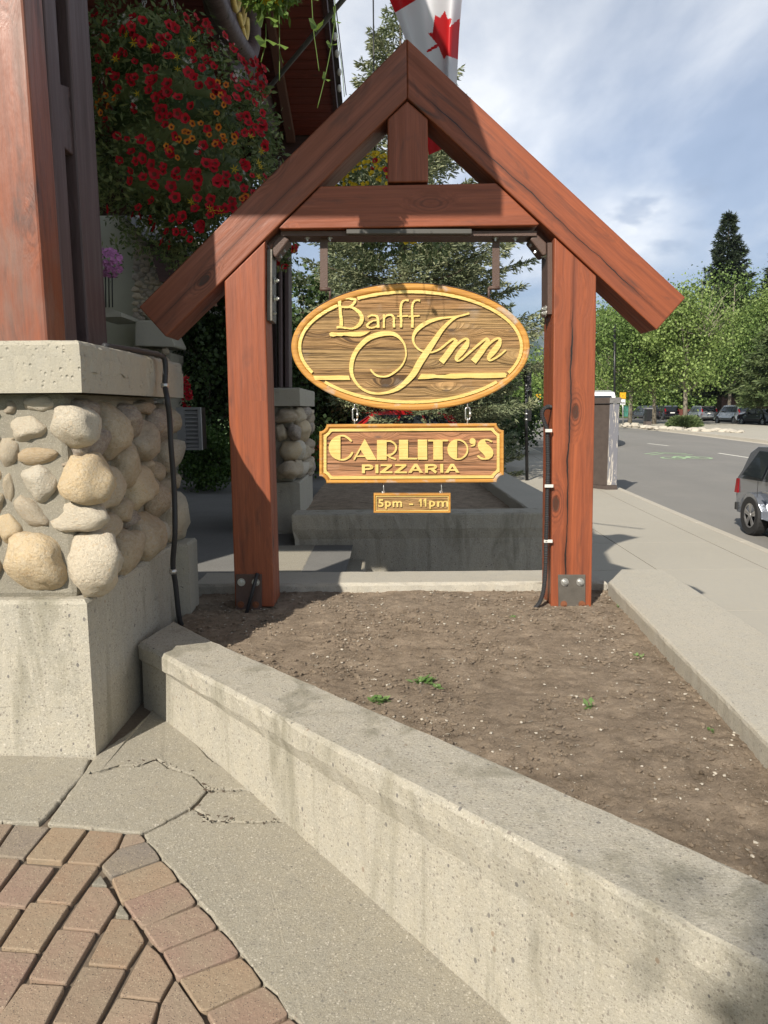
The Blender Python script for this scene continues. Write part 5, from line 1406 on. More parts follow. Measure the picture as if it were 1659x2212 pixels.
# small garden spike lights are not visible; steps go down from the courtyard to the pavement
st = thing('concrete_steps', (-.1, 6.3, -.3), 'concrete steps going down to the pavement between the two planters', 'steps')
s1a, s1b = atZ((690, 1161), 0), atZ((664, 1203), 0)
s2a = atZ((792, 1197), -.17)
x1s, x2s = s1a.x, s2a.x
print('steps', s1a, s1b, s2a, 'planter2', FYp, i1, i2, o1, o2, 'cap z', cz_t, cz_b, bz, PX2)
block('step', -1.3, x1s, 5.275, FYp + .03, -.6, 0.0, MT['conc_slab'], st, amp=.004, seed=71, res=.08)
block('step', x1s - .01, x2s, 5.275, FYp + .03, -.6, -.17, MT['conc_slab'], st, amp=.004, seed=72, res=.08)
block('step', x2s - .01, x2s + .42, 5.275, FYp + .03, -.6, -.34, MT['conc_slab'], st, amp=.004, seed=73, res=.08)

# ================================================================== FLOWER BASKETS
def petunia_mesh(name, mat, lobes=5, depth=.35, eye=True):
    rj = random.Random(len(bpy.data.meshes)); J_ = lambda s: rj.uniform(-s, s)
    V = [(0, 0, -depth)]; F = []
    n = lobes * 4
    for k in range(n):
        a = 2 * pi * k / n; r = .42; V.append((r * cos(a), r * sin(a), -.12))
    for k in range(n):
        a = 2 * pi * k / n; r = 1.0 + .10 * cos(lobes * a); r += J_(.09); V.append((r * cos(a), r * sin(a), .06 + .10 * sin(lobes * a + .8) + J_(.10)))
    mi = []
    for k in range(n):
        F.append((0, 1 + k, 1 + (k + 1) % n)); mi.append(1)
    for k in range(n):
        F.append((1 + k, 1 + n + k, 1 + n + (k + 1) % n, 1 + (k + 1) % n)); mi.append(0)
    me = bpy.data.meshes.new(name); me.from_pydata(V, [], F); me.materials.append(mat); me.materials.append(MT['flower_eye'] if eye else mat)
    me.polygons.foreach_set('material_index', mi); me.polygons.foreach_set('use_smooth', [True] * len(F)); me.update(); return me
PET = {'red': petunia_mesh('flower', MT['red']), 'orange': petunia_mesh('flower', MT['orange'], 5, .5), 'yellow': petunia_mesh('flower', MT['yellow'], 5, .3, False), 'pink': petunia_mesh('flower', MT['pink'], 5, .3, False), 'purple': petunia_mesh('flower', MT['purple']), 'red2': petunia_mesh('flower', MT['red'], 5, .7), 'red3': petunia_mesh('flower', MT['red'], 5, .45), 'red4': petunia_mesh('flower', MT['red'], 5, .9)}
def star_mesh(name, mat):
    V = [(0, 0, -.1)]; F = []
    for k in range(6):
        a = 2 * pi * k / 6
        V += [(.35 * cos(a - .3), .35 * sin(a - .3), 0), (1.0 * cos(a), 1.0 * sin(a), .15), (.35 * cos(a + .3), .35 * sin(a + .3), 0)]
        b = 1 + 3 * k; F.append((0, b, b + 1, b + 2))
    me = bpy.data.meshes.new(name); me.from_pydata(V, [], F); me.materials.append(mat); me.update(); return me
PET['star'] = star_mesh('flower', MT['yellow']); PET['wstar'] = star_mesh('flower', MT['white_f'])
def flower(parent, kind, p, n, s, rr):
    o = bpy.data.objects.new('white_blossom' if kind == 'wstar' else 'flower', PET[kind])
    q = n.to_track_quat('Z', 'Y').to_matrix().to_4x4()
    place(o, parent, Matrix.Translation(p) @ q @ Matrix.Rotation(rr.uniform(0, 6.28), 4, 'Z') @ Matrix.Diagonal((s, s * rr.uniform(.75, 1), s, 1)))
def leaf_cloud(name, pts, nrms, n, size, mat, parent, rr, narrow=.4, spread=.1):
    """leaf blades round given surface points"""
    npr = np.random.RandomState(rr.randrange(9999))
    P = np.array([p[:] for p in pts]); Nm = np.array([q[:] for q in nrms])
    k = npr.randint(0, len(P), n)
    c = P[k] + npr.normal(0, spread, (n, 3))
    d = Nm[k] * .6 + npr.normal(0, .6, (n, 3)) + np.array([0, 0, -.15]); d /= np.linalg.norm(d, axis=1)[:, None]
    s = np.cross(d, npr.normal(0, 1, (n, 3))); s /= np.linalg.norm(s, axis=1)[:, None]
    L = size * npr.uniform(.5, 1.3, (n, 1)); W = L * narrow
    V = np.stack([c, c + d * L * .5 + s * W * .5, c + d * L, c + d * L * .5 - s * W * .5], 1).reshape(-1, 3)
    return npmesh(name, V, 4, mat, parent)
bY = 5.7
cb1 = crop(0, 0, 1.659)
bk = thing('hanging_flower_basket', atY((385, 300), bY), 'huge hanging basket of red and orange petunias under the dark gable at the upper left', 'hanging basket')
# shape of the mass: outline in the picture -> rows of spheres with real depth
rows = [(75, 215, 400), (120, 200, 452), (170, 190, 515), (220, 186, 552), (270, 190, 574), (320, 195, 575), (370, 205, 580), (420, 225, 575), (460, 330, 560), (500, 375, 545), (540, 400, 500)]
rr = random.Random(5)
surf, nrm = [], []
for (yy_, xa, xb) in rows:
    a, b = atY((xa, yy_), bY), atY((xb, yy_), bY); c = (a + b) / 2; rx = (b - a).length / 2; ry = min(rx, .62) * .95
    m = int(60 * rx / .5) + 16
    for k in range(m):
        t = rr.uniform(0, 2 * pi); z = c.z + rr.uniform(-.08, .08)
        p = Vector((c.x + rx * cos(t), c.y + ry * sin(t), z)); q = Vector((cos(t), sin(t) , rr.uniform(-.3, .4))).normalized()
        surf.append(p); nrm.append(q)
# lumps
bumps = [(surf[rr.randrange(len(surf))], rr.uniform(.05, .16)) for _ in range(50)]
leaf_cloud('foliage', surf, nrm, 15000, .055, MT['basket_leaf'], bk, rr, .36, .06)
core = []
bm = bmesh.new()
for (yy_, xa, xb) in rows[:-3]:
    a, b = atY((xa + 25, yy_), bY), atY((xb - 25, yy_), bY); c = (a + b) / 2; rx = (b - a).length / 2
    bmesh.ops.create_icosphere(bm, subdivisions=2, radius=1, matrix=Matrix.Translation(c) @ Matrix.Diagonal((rx * .86, min(rx, .5) * .8, .17, 1)))
o = from_bm('basket', bm, MT['basket_leaf'], bk, smooth=True)
# trailing tail
tail = []
for k in range(260):
    t = rr.random(); px_ = 300 + 190 * t + rr.gauss(0, 40); py_ = 440 + 60 * t + rr.uniform(-30, 95)
    tail.append(atY((min(px_, 575), py_), bY + rr.uniform(-.3, .3)))
leaf_cloud('trailing_stems', tail, [Vector((0, -.5, -.4))] * len(tail), 2400, .05, MT['basket_leaf'], bk, rr, .38, .045)['kind'] = 'stuff'
front = [(p, q) for p, q in zip(surf, nrm) if q.y < .1]
def fp(px, py):   # point on the visible face of the mass
    for (y0, a0, b0), (y1, a1, b1) in zip(rows, rows[1:]):
        if y0 <= py <= y1 or (py < 75 and y0 == 75):
            t = (py - y0) / (y1 - y0); xa = a0 + (a1 - a0) * t; xb = b0 + (b1 - b0) * t
            cx = (xa + xb) / 2; u = max(-.97, min(.97, (px - cx) / ((xb - xa) / 2)))
            dpt = sqrt(1 - u * u)
            Y = bY - .52 * dpt * 1.15 - .05
            return atY((px, py), Y), Vector((u * .9, -dpt, rr.uniform(-.15, .35))).normalized()
    return atY((px, py), bY), Vector((0, -1, 0))
red = [(715,165),(770,215),(770,305),(675,215),(635,290),(860,270),(905,190),(955,215),(900,215),(925,285),(960,310),(1140,165),(1165,180),(1200,150),(1215,200),(1260,175),(1285,205),(1390,275),(1315,315),(1440,345),(1105,225),(1075,200),(1100,435),(1005,490),(1200,365),(1295,495),(1360,500),(1305,425),(1230,545),(1255,570),(1290,610),(905,540),(935,575),(1020,575),(1040,560),(1115,580),(1118,640),(830,565),(697,585),(845,630),(1058,695),(1180,690),(1070,755),(1100,790),(1135,810),(1180,770),(1225,825),(1115,865),(1350,590),(1385,620),(1420,650),(1445,700),(1500,700),(1480,380),(1510,430),(1560,440),(1590,440),(1610,470),(1530,490),(1590,520),(1640,480),(1560,540),(1540,590),(1500,610),(1590,620),(1620,590),(1650,560),(1630,650),(1560,680),(1600,720),(1640,740),(1560,780),(1530,800),(1570,830),(1610,860),(1640,820),(1590,900),(1550,880),(980,935),(1035,980),(1035,985),(1140,1025),(1170,940),(1325,985),(1395,985),(860,1060),(925,1050),(950,1070),(990,1090),(925,1135),(1040,1120),(995,1170),(1060,1190),(1060,1220),(1050,1240),(1180,1170),(1250,1215),(1295,1165),(1345,1095),(1395,1130),(1410,1180),(1405,1210),(1155,1270),(1185,1315),(1560,1095),(1520,1215),(1550,1260),(1600,1290),(1490,1325),(1380,1340),(1300,1190),(1560,1130),(1640,930),(1650,870),(925,1225),(800,1370),(960,1410),(1010,1400),(1080,1440),(1200,1470),(1250,1440),(1310,1420),(1390,1460),(1340,1500),(1460,1380),(1180,1530),(1100,1500),(1230,1550),(1270,1560),(1300,1600),(1200,1610),(1150,1590),(1380,1380),(1440,1410),(1500,1400),(1350,1540),(1560,1350),(1620,1330),(1580,1390)]
orange = [(825,690),(778,668),(685,683),(670,705),(745,708),(790,732),(748,760),(720,745),(675,815),(700,868),(680,900),(650,390),(1388,588),(1435,605),(1370,687),(1412,677),(1430,712),(1265,842),(1312,865),(1408,863),(1150,900),(1222,893),(1243,925),(1190,933),(1265,945),(1357,902),(1237,975),(1122,983),(1140,1030),(1185,1048),(1390,958),(1432,920),(1440,955),(1495,935),(1495,960),(1395,770),(640,755),(648,850),(1540,1320),(1560,1300)]
yel = [(828,420),(1005,340),(880,310),(1205,310),(1158,445),(1168,508),(955,640),(920,325),(1585,935),(1640,1000),(665,1050),(1628,1075),(1640,1130),(1628,1180),(1500,1155),(1440,1420),(1380,1400),(1285,1375),(1400,1430),(655,960)]
whi = [(1225,455),(1480,510),(1475,540),(935,700),(935,730),(740,545),(740,795),(1370,310),(1380,350),(865,185),(880,210),(1295,1010),(1570,1180),(840,210),(1430,330),(1460,520),(1220,470),(720,300)]
for pts, kinds, s0 in ((red, ['red', 'red3', 'red2', 'red4'], .038), (orange, ['orange'], .026), (yel, ['star'], .038)):
    for (a, b) in pts:
        px_, py_ = cb1(a, b)
        p, q = fp(px_, py_)
        flower(bk, rr.choice(kinds), p + q * .10, (q + Vector((rr.uniform(-.5, .5), -.3, rr.uniform(-.4, .5)))).normalized(), s0 * .84 * rr.uniform(.85, 1.15), rr)
for (a, b) in whi:
    px_, py_ = cb1(a, b)
    for k in range(4):
        p, q = fp(px_ + rr.uniform(-9, 9), py_ + rr.uniform(-9, 9)); flower(bk, 'wstar', p + q * .10, (q + Vector((rr.uniform(-.6, .6), -.3, rr.uniform(-.4, .6)))).normalized(), .016, rr)
for k in range(70):
    u = rr.random(); py_ = 80 + 440 * rr.random()
    xa, xb = [(a0, b0) for y0, a0, b0 in rows if y0 <= py_][-1]
    px_ = xa + (xb - xa) * (.1 + .88 * rr.random() ** .7)
    p, q = fp(px_, py_); flower(bk, rr.choice(['red', 'red3', 'red2', 'red4']), p + q * rr.uniform(.05, .11), (q + Vector((rr.uniform(-.8, .8), -.2, rr.uniform(-.7, .5)))).normalized(), .032 * rr.uniform(.65, 1.05), rr)
for (a, b, c, d) in ((300, 60, 312, -20), (297, 62, 322, -20), (373, 66, 357, -20), (385, 55, 370, -20)):
    p, q = atY((a, b), bY - .1), atY((c, d), bY - .02); q2 = p + (q - p) * 1.6
    L = (q2 - p).length; n = int(L / .022); bm = bmesh.new()
    for k in range(n):
        cc = p.lerp(q2, (k + .5) / n); dr = (q2 - p).normalized(); sd = Vector((1, 0, 0)) if k % 2 else Vector((0, 1, 0))
        ring = [cc + dr * (.014 * cos(t)) + sd * (.007 * sin(t)) for t in [2 * pi * j / 8 for j in range(9)]]
        bm_tube(bm, ring, .0018, 4)
    from_bm('chain', bm, MT['zinc'], bk)

# basket behind, with yellow flowers
def ball_basket(label, cx, cy, rx_, ry_, Y, nleaf, flowers, seed, leafm='basket_leaf', lsize=.05):
    rr = random.Random(seed)
    t = thing('hanging_flower_basket', atY((cx, cy), Y), label, 'hanging basket')
    c = atY((cx, cy), Y); a = atY((cx + rx_, cy), Y); b = atY((cx, cy - ry_), Y); RX, RZ_ = abs(a.x - c.x), abs(b.z - c.z)
    pts, ns = [], []
    for k in range(400):
        v = Vector((rr.gauss(0, 1), rr.gauss(0, 1), rr.gauss(0, 1))).normalized(); pts.append(c + Vector((v.x * RX, v.y * RX, v.z * RZ_)) * rr.uniform(.6, 1)); ns.append(v)
    leaf_cloud('foliage', pts, ns, nleaf, lsize, MT[leafm], t, rr, .45, .03)
    for kind, n, s in flowers:
        for k in range(n):
            v = Vector((rr.gauss(0, 1), -abs(rr.gauss(0, 1)), rr.gauss(0, 1))).normalized()
            flower(t, kind, c + Vector((v.x * RX, v.y * RX, v.z * RZ_)) * rr.uniform(.9, 1.05), (v + Vector((0, -.6, 0))).normalized(), s * rr.uniform(.8, 1.2), rr)
    return t, c
tb, cbk = ball_basket('hanging basket with many small yellow flowers behind the left side of the frame peak', 810, 415, 95, 78, 8.6, 2600, [('yellow', 230, .023), ('red', 26, .03)], 21)
tube('hook', [cbk + Vector((0, 0, .3)), cbk + Vector((0, 0, 2.2))], .008, MT['black_metal'], tb, 6)
# its lower trailing part, seen under the crossbeam
lt = []
rr = random.Random(8)
for k in range(60): lt.append(atY((rr.uniform(775, 960), rr.uniform(505, 555)), 8.4 + rr.uniform(-.1, .1)))
leaf_cloud('trailing_stems', lt, [Vector((0, 0, -1))] * len(lt), 500, .06, MT['basket_leaf'], tb, rr, .55, .05)['kind'] = 'stuff'
for k in range(11): flower(tb, 'yellow', atY((rr.uniform(790, 900), rr.uniform(508, 522)), 8.2), Vector((rr.uniform(-.5, .5), -1, rr.uniform(-.4, .4))).normalized(), .035, rr)
ball_basket('hanging basket tail with red and purple petunias beside the left post under the beam', 605, 520, 36, 62, 7.2, 700, [('red', 13, .04), ('purple', 1, .045), ('star', 2, .03)], 22)
# vines hanging from a basket above the picture
vt, vc = ball_basket('basket of yellow flowers at the top edge with long thin hanging vines', 585, -44, 52, 54, 3.6, 1300, [('yellow', 26, .03)], 23, 'vine', .05)
cV = crop(900, 0, 3.016)
def leaf_shape(p, d, s, size):
    d = d.normalized(); s = (s - d * s.dot(d)).normalized(); n = d.cross(s)
    return [p, p + d * size * .35 + s * size * .42, p + d * size * .75 + s * size * .3 + n * size * .1, p + d * size, p + d * size * .75 - s * size * .3 + n * size * .1, p + d * size * .35 - s * size * .42]
vines = [([(985, -40), (1010, 360), (1045, 620), (1075, 845)], [(1040, 380, 60, -90), (1060, 330, -60, -50), (1010, 0, 60, 10)]), ([(1260, -20), (1265, 200), (1220, 540), (1150, 900), (1055, 1285)], [(1265, 250, -30, -40), (1280, 250, 40, 40), (1220, 530, -50, -10), (1225, 535, 60, 0), (1150, 930, -25, -50), (1150, 935, 40, 40)]), ([(600, 100), (605, 500), (605, 960)], [(600, 520, 60, 60), (640, 150, 30, 40)]), ([(440, 280), (440, 500), (385, 740)], [(440, 500, -70, -20), (470, 470, 50, 60), (420, 200, -60, 60), (480, 200, 60, 60)]), ([(600, 600), (650, 750)], []), ([(1245, 80), (1290, 400), (1345, 800), (1375, 1150)], [])]
for pts, lv in vines:
    P3 = [atY(cV(*p), 3.55) for p in pts]
    tube('vine', [tuple(p) for p in spline([tuple(p) for p in P3], 5)], .0022 if len(lv) else .0016, MT['vine'], vt, 5)
    for (x, y, dx, dy) in lv:
        p = atY(cV(x, y), 3.54); q = atY(cV(x + dx, y + dy), 3.50)
        meshobj('leaf', leaf_shape(p, q - p, Vector((.3, 1, .6)), .075 if abs(dx) + abs(dy) > 80 else .045), [(0, 1, 2, 3), (0, 3, 4, 5)], MT['vine'], vt)

# ================================================================== FLAG
FLY = 5.3
flag = thing('flag', atY((960, 40), FLY), 'red and white Canadian maple leaf flag hanging behind the peak of the timber frame', 'flag')
cF = crop(1400, 0, 3.16)
LEAF = [(0,-1.0),(-.16,-.70),(-.42,-.84),(-.34,-.36),(-.56,-.60),(-.63,-.46),(-.92,-.52),(-.80,-.24),(-.98,-.14),(-.48,.26),(-.56,.42),(-.06,.34),(-.04,.80)]
LEAF = LEAF + [(-x, y) for x, y in LEAF[::-1] if x != 0]
def in_poly(x, y, P):
    c = False; j = len(P) - 1
    for i in range(len(P)):
        if (P[i][1] > y) != (P[j][1] > y) and x < (P[j][0] - P[i][0]) * (y - P[i][1]) / (P[j][1] - P[i][1]) + P[i][0]: c = not c
        j = i
    return c
def make_flag():
    # s runs down the fly (0 at the pole, 1 at the free end), t across the hoist (0 = left edge, foot of the leaf; 1 = right edge, tip of the leaf)
    nu, nv = 110, 230
    def Lp(s): return spl(s, [(0, 805, -95), (.12, 832, -22), (.27, 857, 36), (.45, 885, 110), (.7, 915, 215), (1.0, 926, 335)])
    def Rp(s): return spl(s, [(0, 1120, -230), (.12, 1060, -150), (.25, 1003, -62), (.45, 992, 70), (.7, 986, 195), (1.0, 978, 312)])
    def spl(s, K):
        for a, b in zip(K, K[1:]):
            if s <= b[0]:
                t = (s - a[0]) / (b[0] - a[0]); return (a[1] + (b[1] - a[1]) * t, a[2] + (b[2] - a[2]) * t)
        return K[-1][1:]
    V = []; F_ = []; mi = []
    for j in range(nv + 1):
        s = j / nv; l, r = Lp(s), Rp(s)
        for i in range(nu + 1):
            t = i / nu
            px_, py_ = l[0] + (r[0] - l[0]) * t, l[1] + (r[1] - l[1]) * t
            fold = .16 * sin(t * 5.2 + s * 1.2) * (0.35 + s) + .05 * sin(t * 13 + s * 2) - .25 * t
            V.append(atY((px_, py_), FLY + fold))
    for j in range(nv):
        for i in range(nu):
            a = j * (nu + 1) + i; F_.append((a, a + 1, a + nu + 2, a + nu + 1))
            s, t = (j + .5) / nv, (i + .5) / nu
            red_ = s < .25 or s > .75
            if not red_:
                l, r = Lp(s), Rp(s); ex, ey = l[0] + (r[0] - l[0]) * t - 963, l[1] + (r[1] - l[1]) * t - 87
                lx = (ex * .52 + ey * .855) / 60; ly = -(ex * .855 - ey * .52) / 60      # leaf turned on the cloth, stem to the lower left
                red_ = in_poly(lx, ly, LEAF)
            mi.append(0 if red_ else 1)
    meshobj('cloth', V, F_, [MT['flag_red'], MT['flag_white']], flag, smooth=True, midx=mi)
make_flag()
pa, pb = atY((560, 215), 8.0), atY((742, -2), 6.6)
pdir = (pb - pa)
pole = thing('flag_pole', pa, 'thin grey flag pole slanting up across the soffit, red tape at its foot', 'flag pole')
tube('pole', [pa, pb, pb + pdir * 1.1], .022, MT['trim_grey'], pole, 8)
tube('socket', [pa - pdir * .12, pa + pdir * .02], .045, MT['white_plastic'], pole, 8)
tube('red_tape', [pa + pdir * .0, pa + pdir * .12], .042, plain('red_tape', (.35, .05, .03), .6), pole, 8)
# ================================================================== LEFT BACKGROUND
bd = thing('neighbour_building', (-7, 17, 0), 'shaded grey green stucco building with stone chimney and sloping grey eaves at the left', 'building')
BY = 16.0
def Bp(name, pts, Y, dep, mat, par=bd, bev_=0): return prism(name, [atY(p, Y) for p in pts][::-1], (0, dep, 0), mat, par, bev=bev_)
Bp('wall', [(120, 390), (220, 428), (300, 500), (345, 600), (345, 1075), (120, 1075)], BY, 4.0, MT['stucco'])
Bp('chimney_base', [(291, 762), (291, 1040), (368, 1040), (368, 762)], BY - .5, 1.0, MT['mortar'])
Bp('chimney_shaft', [(290, 470), (291, 660), (352, 660), (352, 500), (330, 470)], BY - .35, .9, MT['mortar'])
Bp('chimney_hood', [(291, 693), (352, 690), (378, 745), (376, 750), (291, 747)], BY - .6, .9, MT['conc_cap'], bev_=.02)
def stones_region(x0, x1, y0, y1, Y, n, seed, r0=8, par=None, shape=None):
    rr = random.Random(seed); placed = []
    tries = 0
    while len(placed) < n and tries < 4000:
        tries += 1
        x, y = rr.uniform(x0, x1), rr.uniform(y0, y1); r = rr.uniform(.6, 1.25) * r0
        if all(hypot((x - a) / 1.25, y - b) > (r + c) * .80 for a, b, c in placed):
            placed.append((x, y, r))
    for x, y, r in placed:
        c = atY((x, y), Y); w = r / 1597 * Y
        stone(par, c, U, Vector((0, 0, 1)), Nn, w * rr.uniform(1.0, 1.4), w * rr.uniform(.75, 1), w * .7, rr.uniform(-.3, .3), rr.randrange(9), rr.choice([MT['rock_tan'], MT['rock_grey'], MT['rock_tan']]))
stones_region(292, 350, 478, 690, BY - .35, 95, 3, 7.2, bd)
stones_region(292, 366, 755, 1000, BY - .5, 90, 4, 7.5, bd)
# eaves of the building
Bp('roof', [(215, 418), (236, 416), (420, 512), (545, 610), (538, 618), (330, 505), (221, 436)], BY - 1.2, 5, MT['roof_grey'])
Bp('fascia', [(221, 430), (250, 428), (325, 505), (345, 507), (520, 596), (520, 607), (340, 520), (318, 518), (245, 440)], BY - 1.3, .12, MT['trim_grey'])
Bp('soffit', [(318, 520), (345, 521), (520, 608), (345, 608)], BY - .9, 3, MT['timber_dark'])
for k in range(9):
    Bp('roof_sheet', [(340 + k * 9, 612), (350 + k * 9, 610), (346 + k * 13, 598 - 0), (372 + k * 9, 640), (366 + k * 9, 655)][:2] + [(376 + k * 9, 650), (366 + k * 9, 655)], BY + 2 + k * .01, .1, MT['roof_grey'] if k % 2 else MT['trim_grey'])
Bp('lower_roof', [(336, 555), (405, 553), (455, 600), (440, 690), (350, 690)], BY + 2.2, .2, MT['roof_grey'])
Bp('wall', [(336, 688), (330, 1000), (420, 1000), (445, 688)], BY + 4, .3, MT['timber_dark'])
# gable end with cedar siding
sd_ = thing('sided_annex', atY((460, 720), 21), 'small annex gable with pinkish horizontal cedar siding behind the left rake', 'building')
for k in range(7):
    y0 = 622 + k * 7
    prism('siding_board', [atY(p, 21) for p in [(430 - k * 2, y0), (495, y0), (495, y0 + 6.3), (428 - k * 2, y0 + 6.3)]][::-1], (0, .1, 0), MT['siding_pink'], sd_)
prism('trim', [atY(p, 20.9) for p in [(413, 672), (495, 671), (495, 684), (420, 686)]][::-1], (0, .3, 0), MT['white_wall'], sd_)
prism('wall', [atY(p, 21.2) for p in [(415, 686), (495, 686), (495, 900), (415, 900)]][::-1], (0, 3, 0), MT['timber_dark'], sd_)
# balcony with railing and planter
bal = thing('balcony', atY((238, 680), 14.5), 'small dark railed balcony on the grey building behind the near timber post', 'balcony')
prism('slab', [atY(p, 14.5) for p in [(205, 668), (232, 664), (262, 676), (262, 684), (232, 685), (205, 686)]][::-1], (0, 1.2, 0), MT['conc_cap'], bal)
for k in range(6):
    x_ = 206 + k * 7.2
    tube('baluster', [atY((x_, 590), 14.4), atY((x_ + 1, 664), 14.4)], .012, MT['black_metal'], bal, 5)
tube('rail', [atY((200, 589), 14.4), atY((246, 592), 14.4)], .02, MT['black_metal'], bal, 5)
ball_basket('purple and pink petunias spilling from a balcony box on the grey building', 236, 568, 29, 30, 14.2, 500, [('pink', 90, .045)], 31)
# louvred enclosure
lv = thing('louvred_vent_box', atY((412, 975), 11.3), 'grey louvred metal vent box beside the near stone pillar', 'vent box')
LY = 12.2
g0, g1 = atY((391, 880), LY), atY((434, 972), LY)
box('back_panel', (g0.x + .02, LY + .06, g1.z), (g1.x - .02, LY + .5, g0.z), MT['black_metal'], lv)
for (a, b, c, d) in ((g0.x - .08, g0.x + .05, g1.z, g0.z), (g1.x - .03, g1.x + .02, g1.z, g0.z)): box('stile', (a, LY, c), (b, LY + .06, d), MT['roof_grey'], lv)
for z in (g0.z - .04, g1.z): box('frame_rail', (g0.x - .06, LY - .003, z), (g1.x + .01, LY + .06, z + .04), MT['roof_grey'], lv)
for k in range(9):
    z = g1.z + .05 + (g0.z - g1.z - .1) * (k + .5) / 9; h = (g0.z - g1.z) / 24
    prism('louvre', [(g0.x + .052, LY + .0, z - h), (g0.x + .052, LY + .05, z + h), (g0.x + .052, LY + .058, z + h), (g0.x + .052, LY + .008, z - h)], (g1.x - g0.x - .085, 0, 0), MT['roof_grey'], lv)
# bed with mulch, kerb, driveway
kz = 0.14
ka, kb_ = atZ((395, 1008), kz), atZ((500, 1003), kz)
kY = (ka.y + kb_.y) / 2
kerb1 = thing('kerb', (-3, kY, 0), 'grey concrete kerb of the shaded planting bed behind the near pillar', 'kerb')
kerb1['kind'] = 'structure'; del kerb1['category']
for k in range(9):
    box('kerb_stone', (-8.5 + k * 1.0 + .006, kY - .16, -.05), (-7.5 + k * 1.0 - .006, kY + .02, kz), MT['conc_cap'], kerb1, bev=.02)
mb = poly_sheet('planting_bed', [(-9, kY, .10), (.6, kY, .10), (.6, 20, .25), (-9, 20, .25)], MT['mulch'], kind='structure')
rr = random.Random(77); bm = bmesh.new()
for k in range(1400):
    p = Vector((rr.uniform(-6, .3), kY + rr.uniform(.02, 4.5), .13)); p.z += .033 * (p.y - kY) * .6; s = rr.uniform(.02, .06)
    bmesh.ops.create_icosphere(bm, subdivisions=1, radius=1, matrix=Matrix.Translation(p) @ Matrix.Rotation(rr.uniform(0, 6), 4, 'Z') @ Matrix.Diagonal((s * 1.6, s, s * .4, 1)))
o = from_bm('mulch_chunks', bm, MT['mulch']); tag(o, 'dark slate and bark chunks covering the shaded bed', 'mulch', kind='stuff')
dr = poly_sheet('driveway', [(-9, 12.85, -.002), (-1.0, 12.85, -.002), (2.2, 13.5, -.2), (2.2, kY, -.2), (-1.0, kY, -.002), (-9, kY, -.002)], MT['drive'], kind='structure')

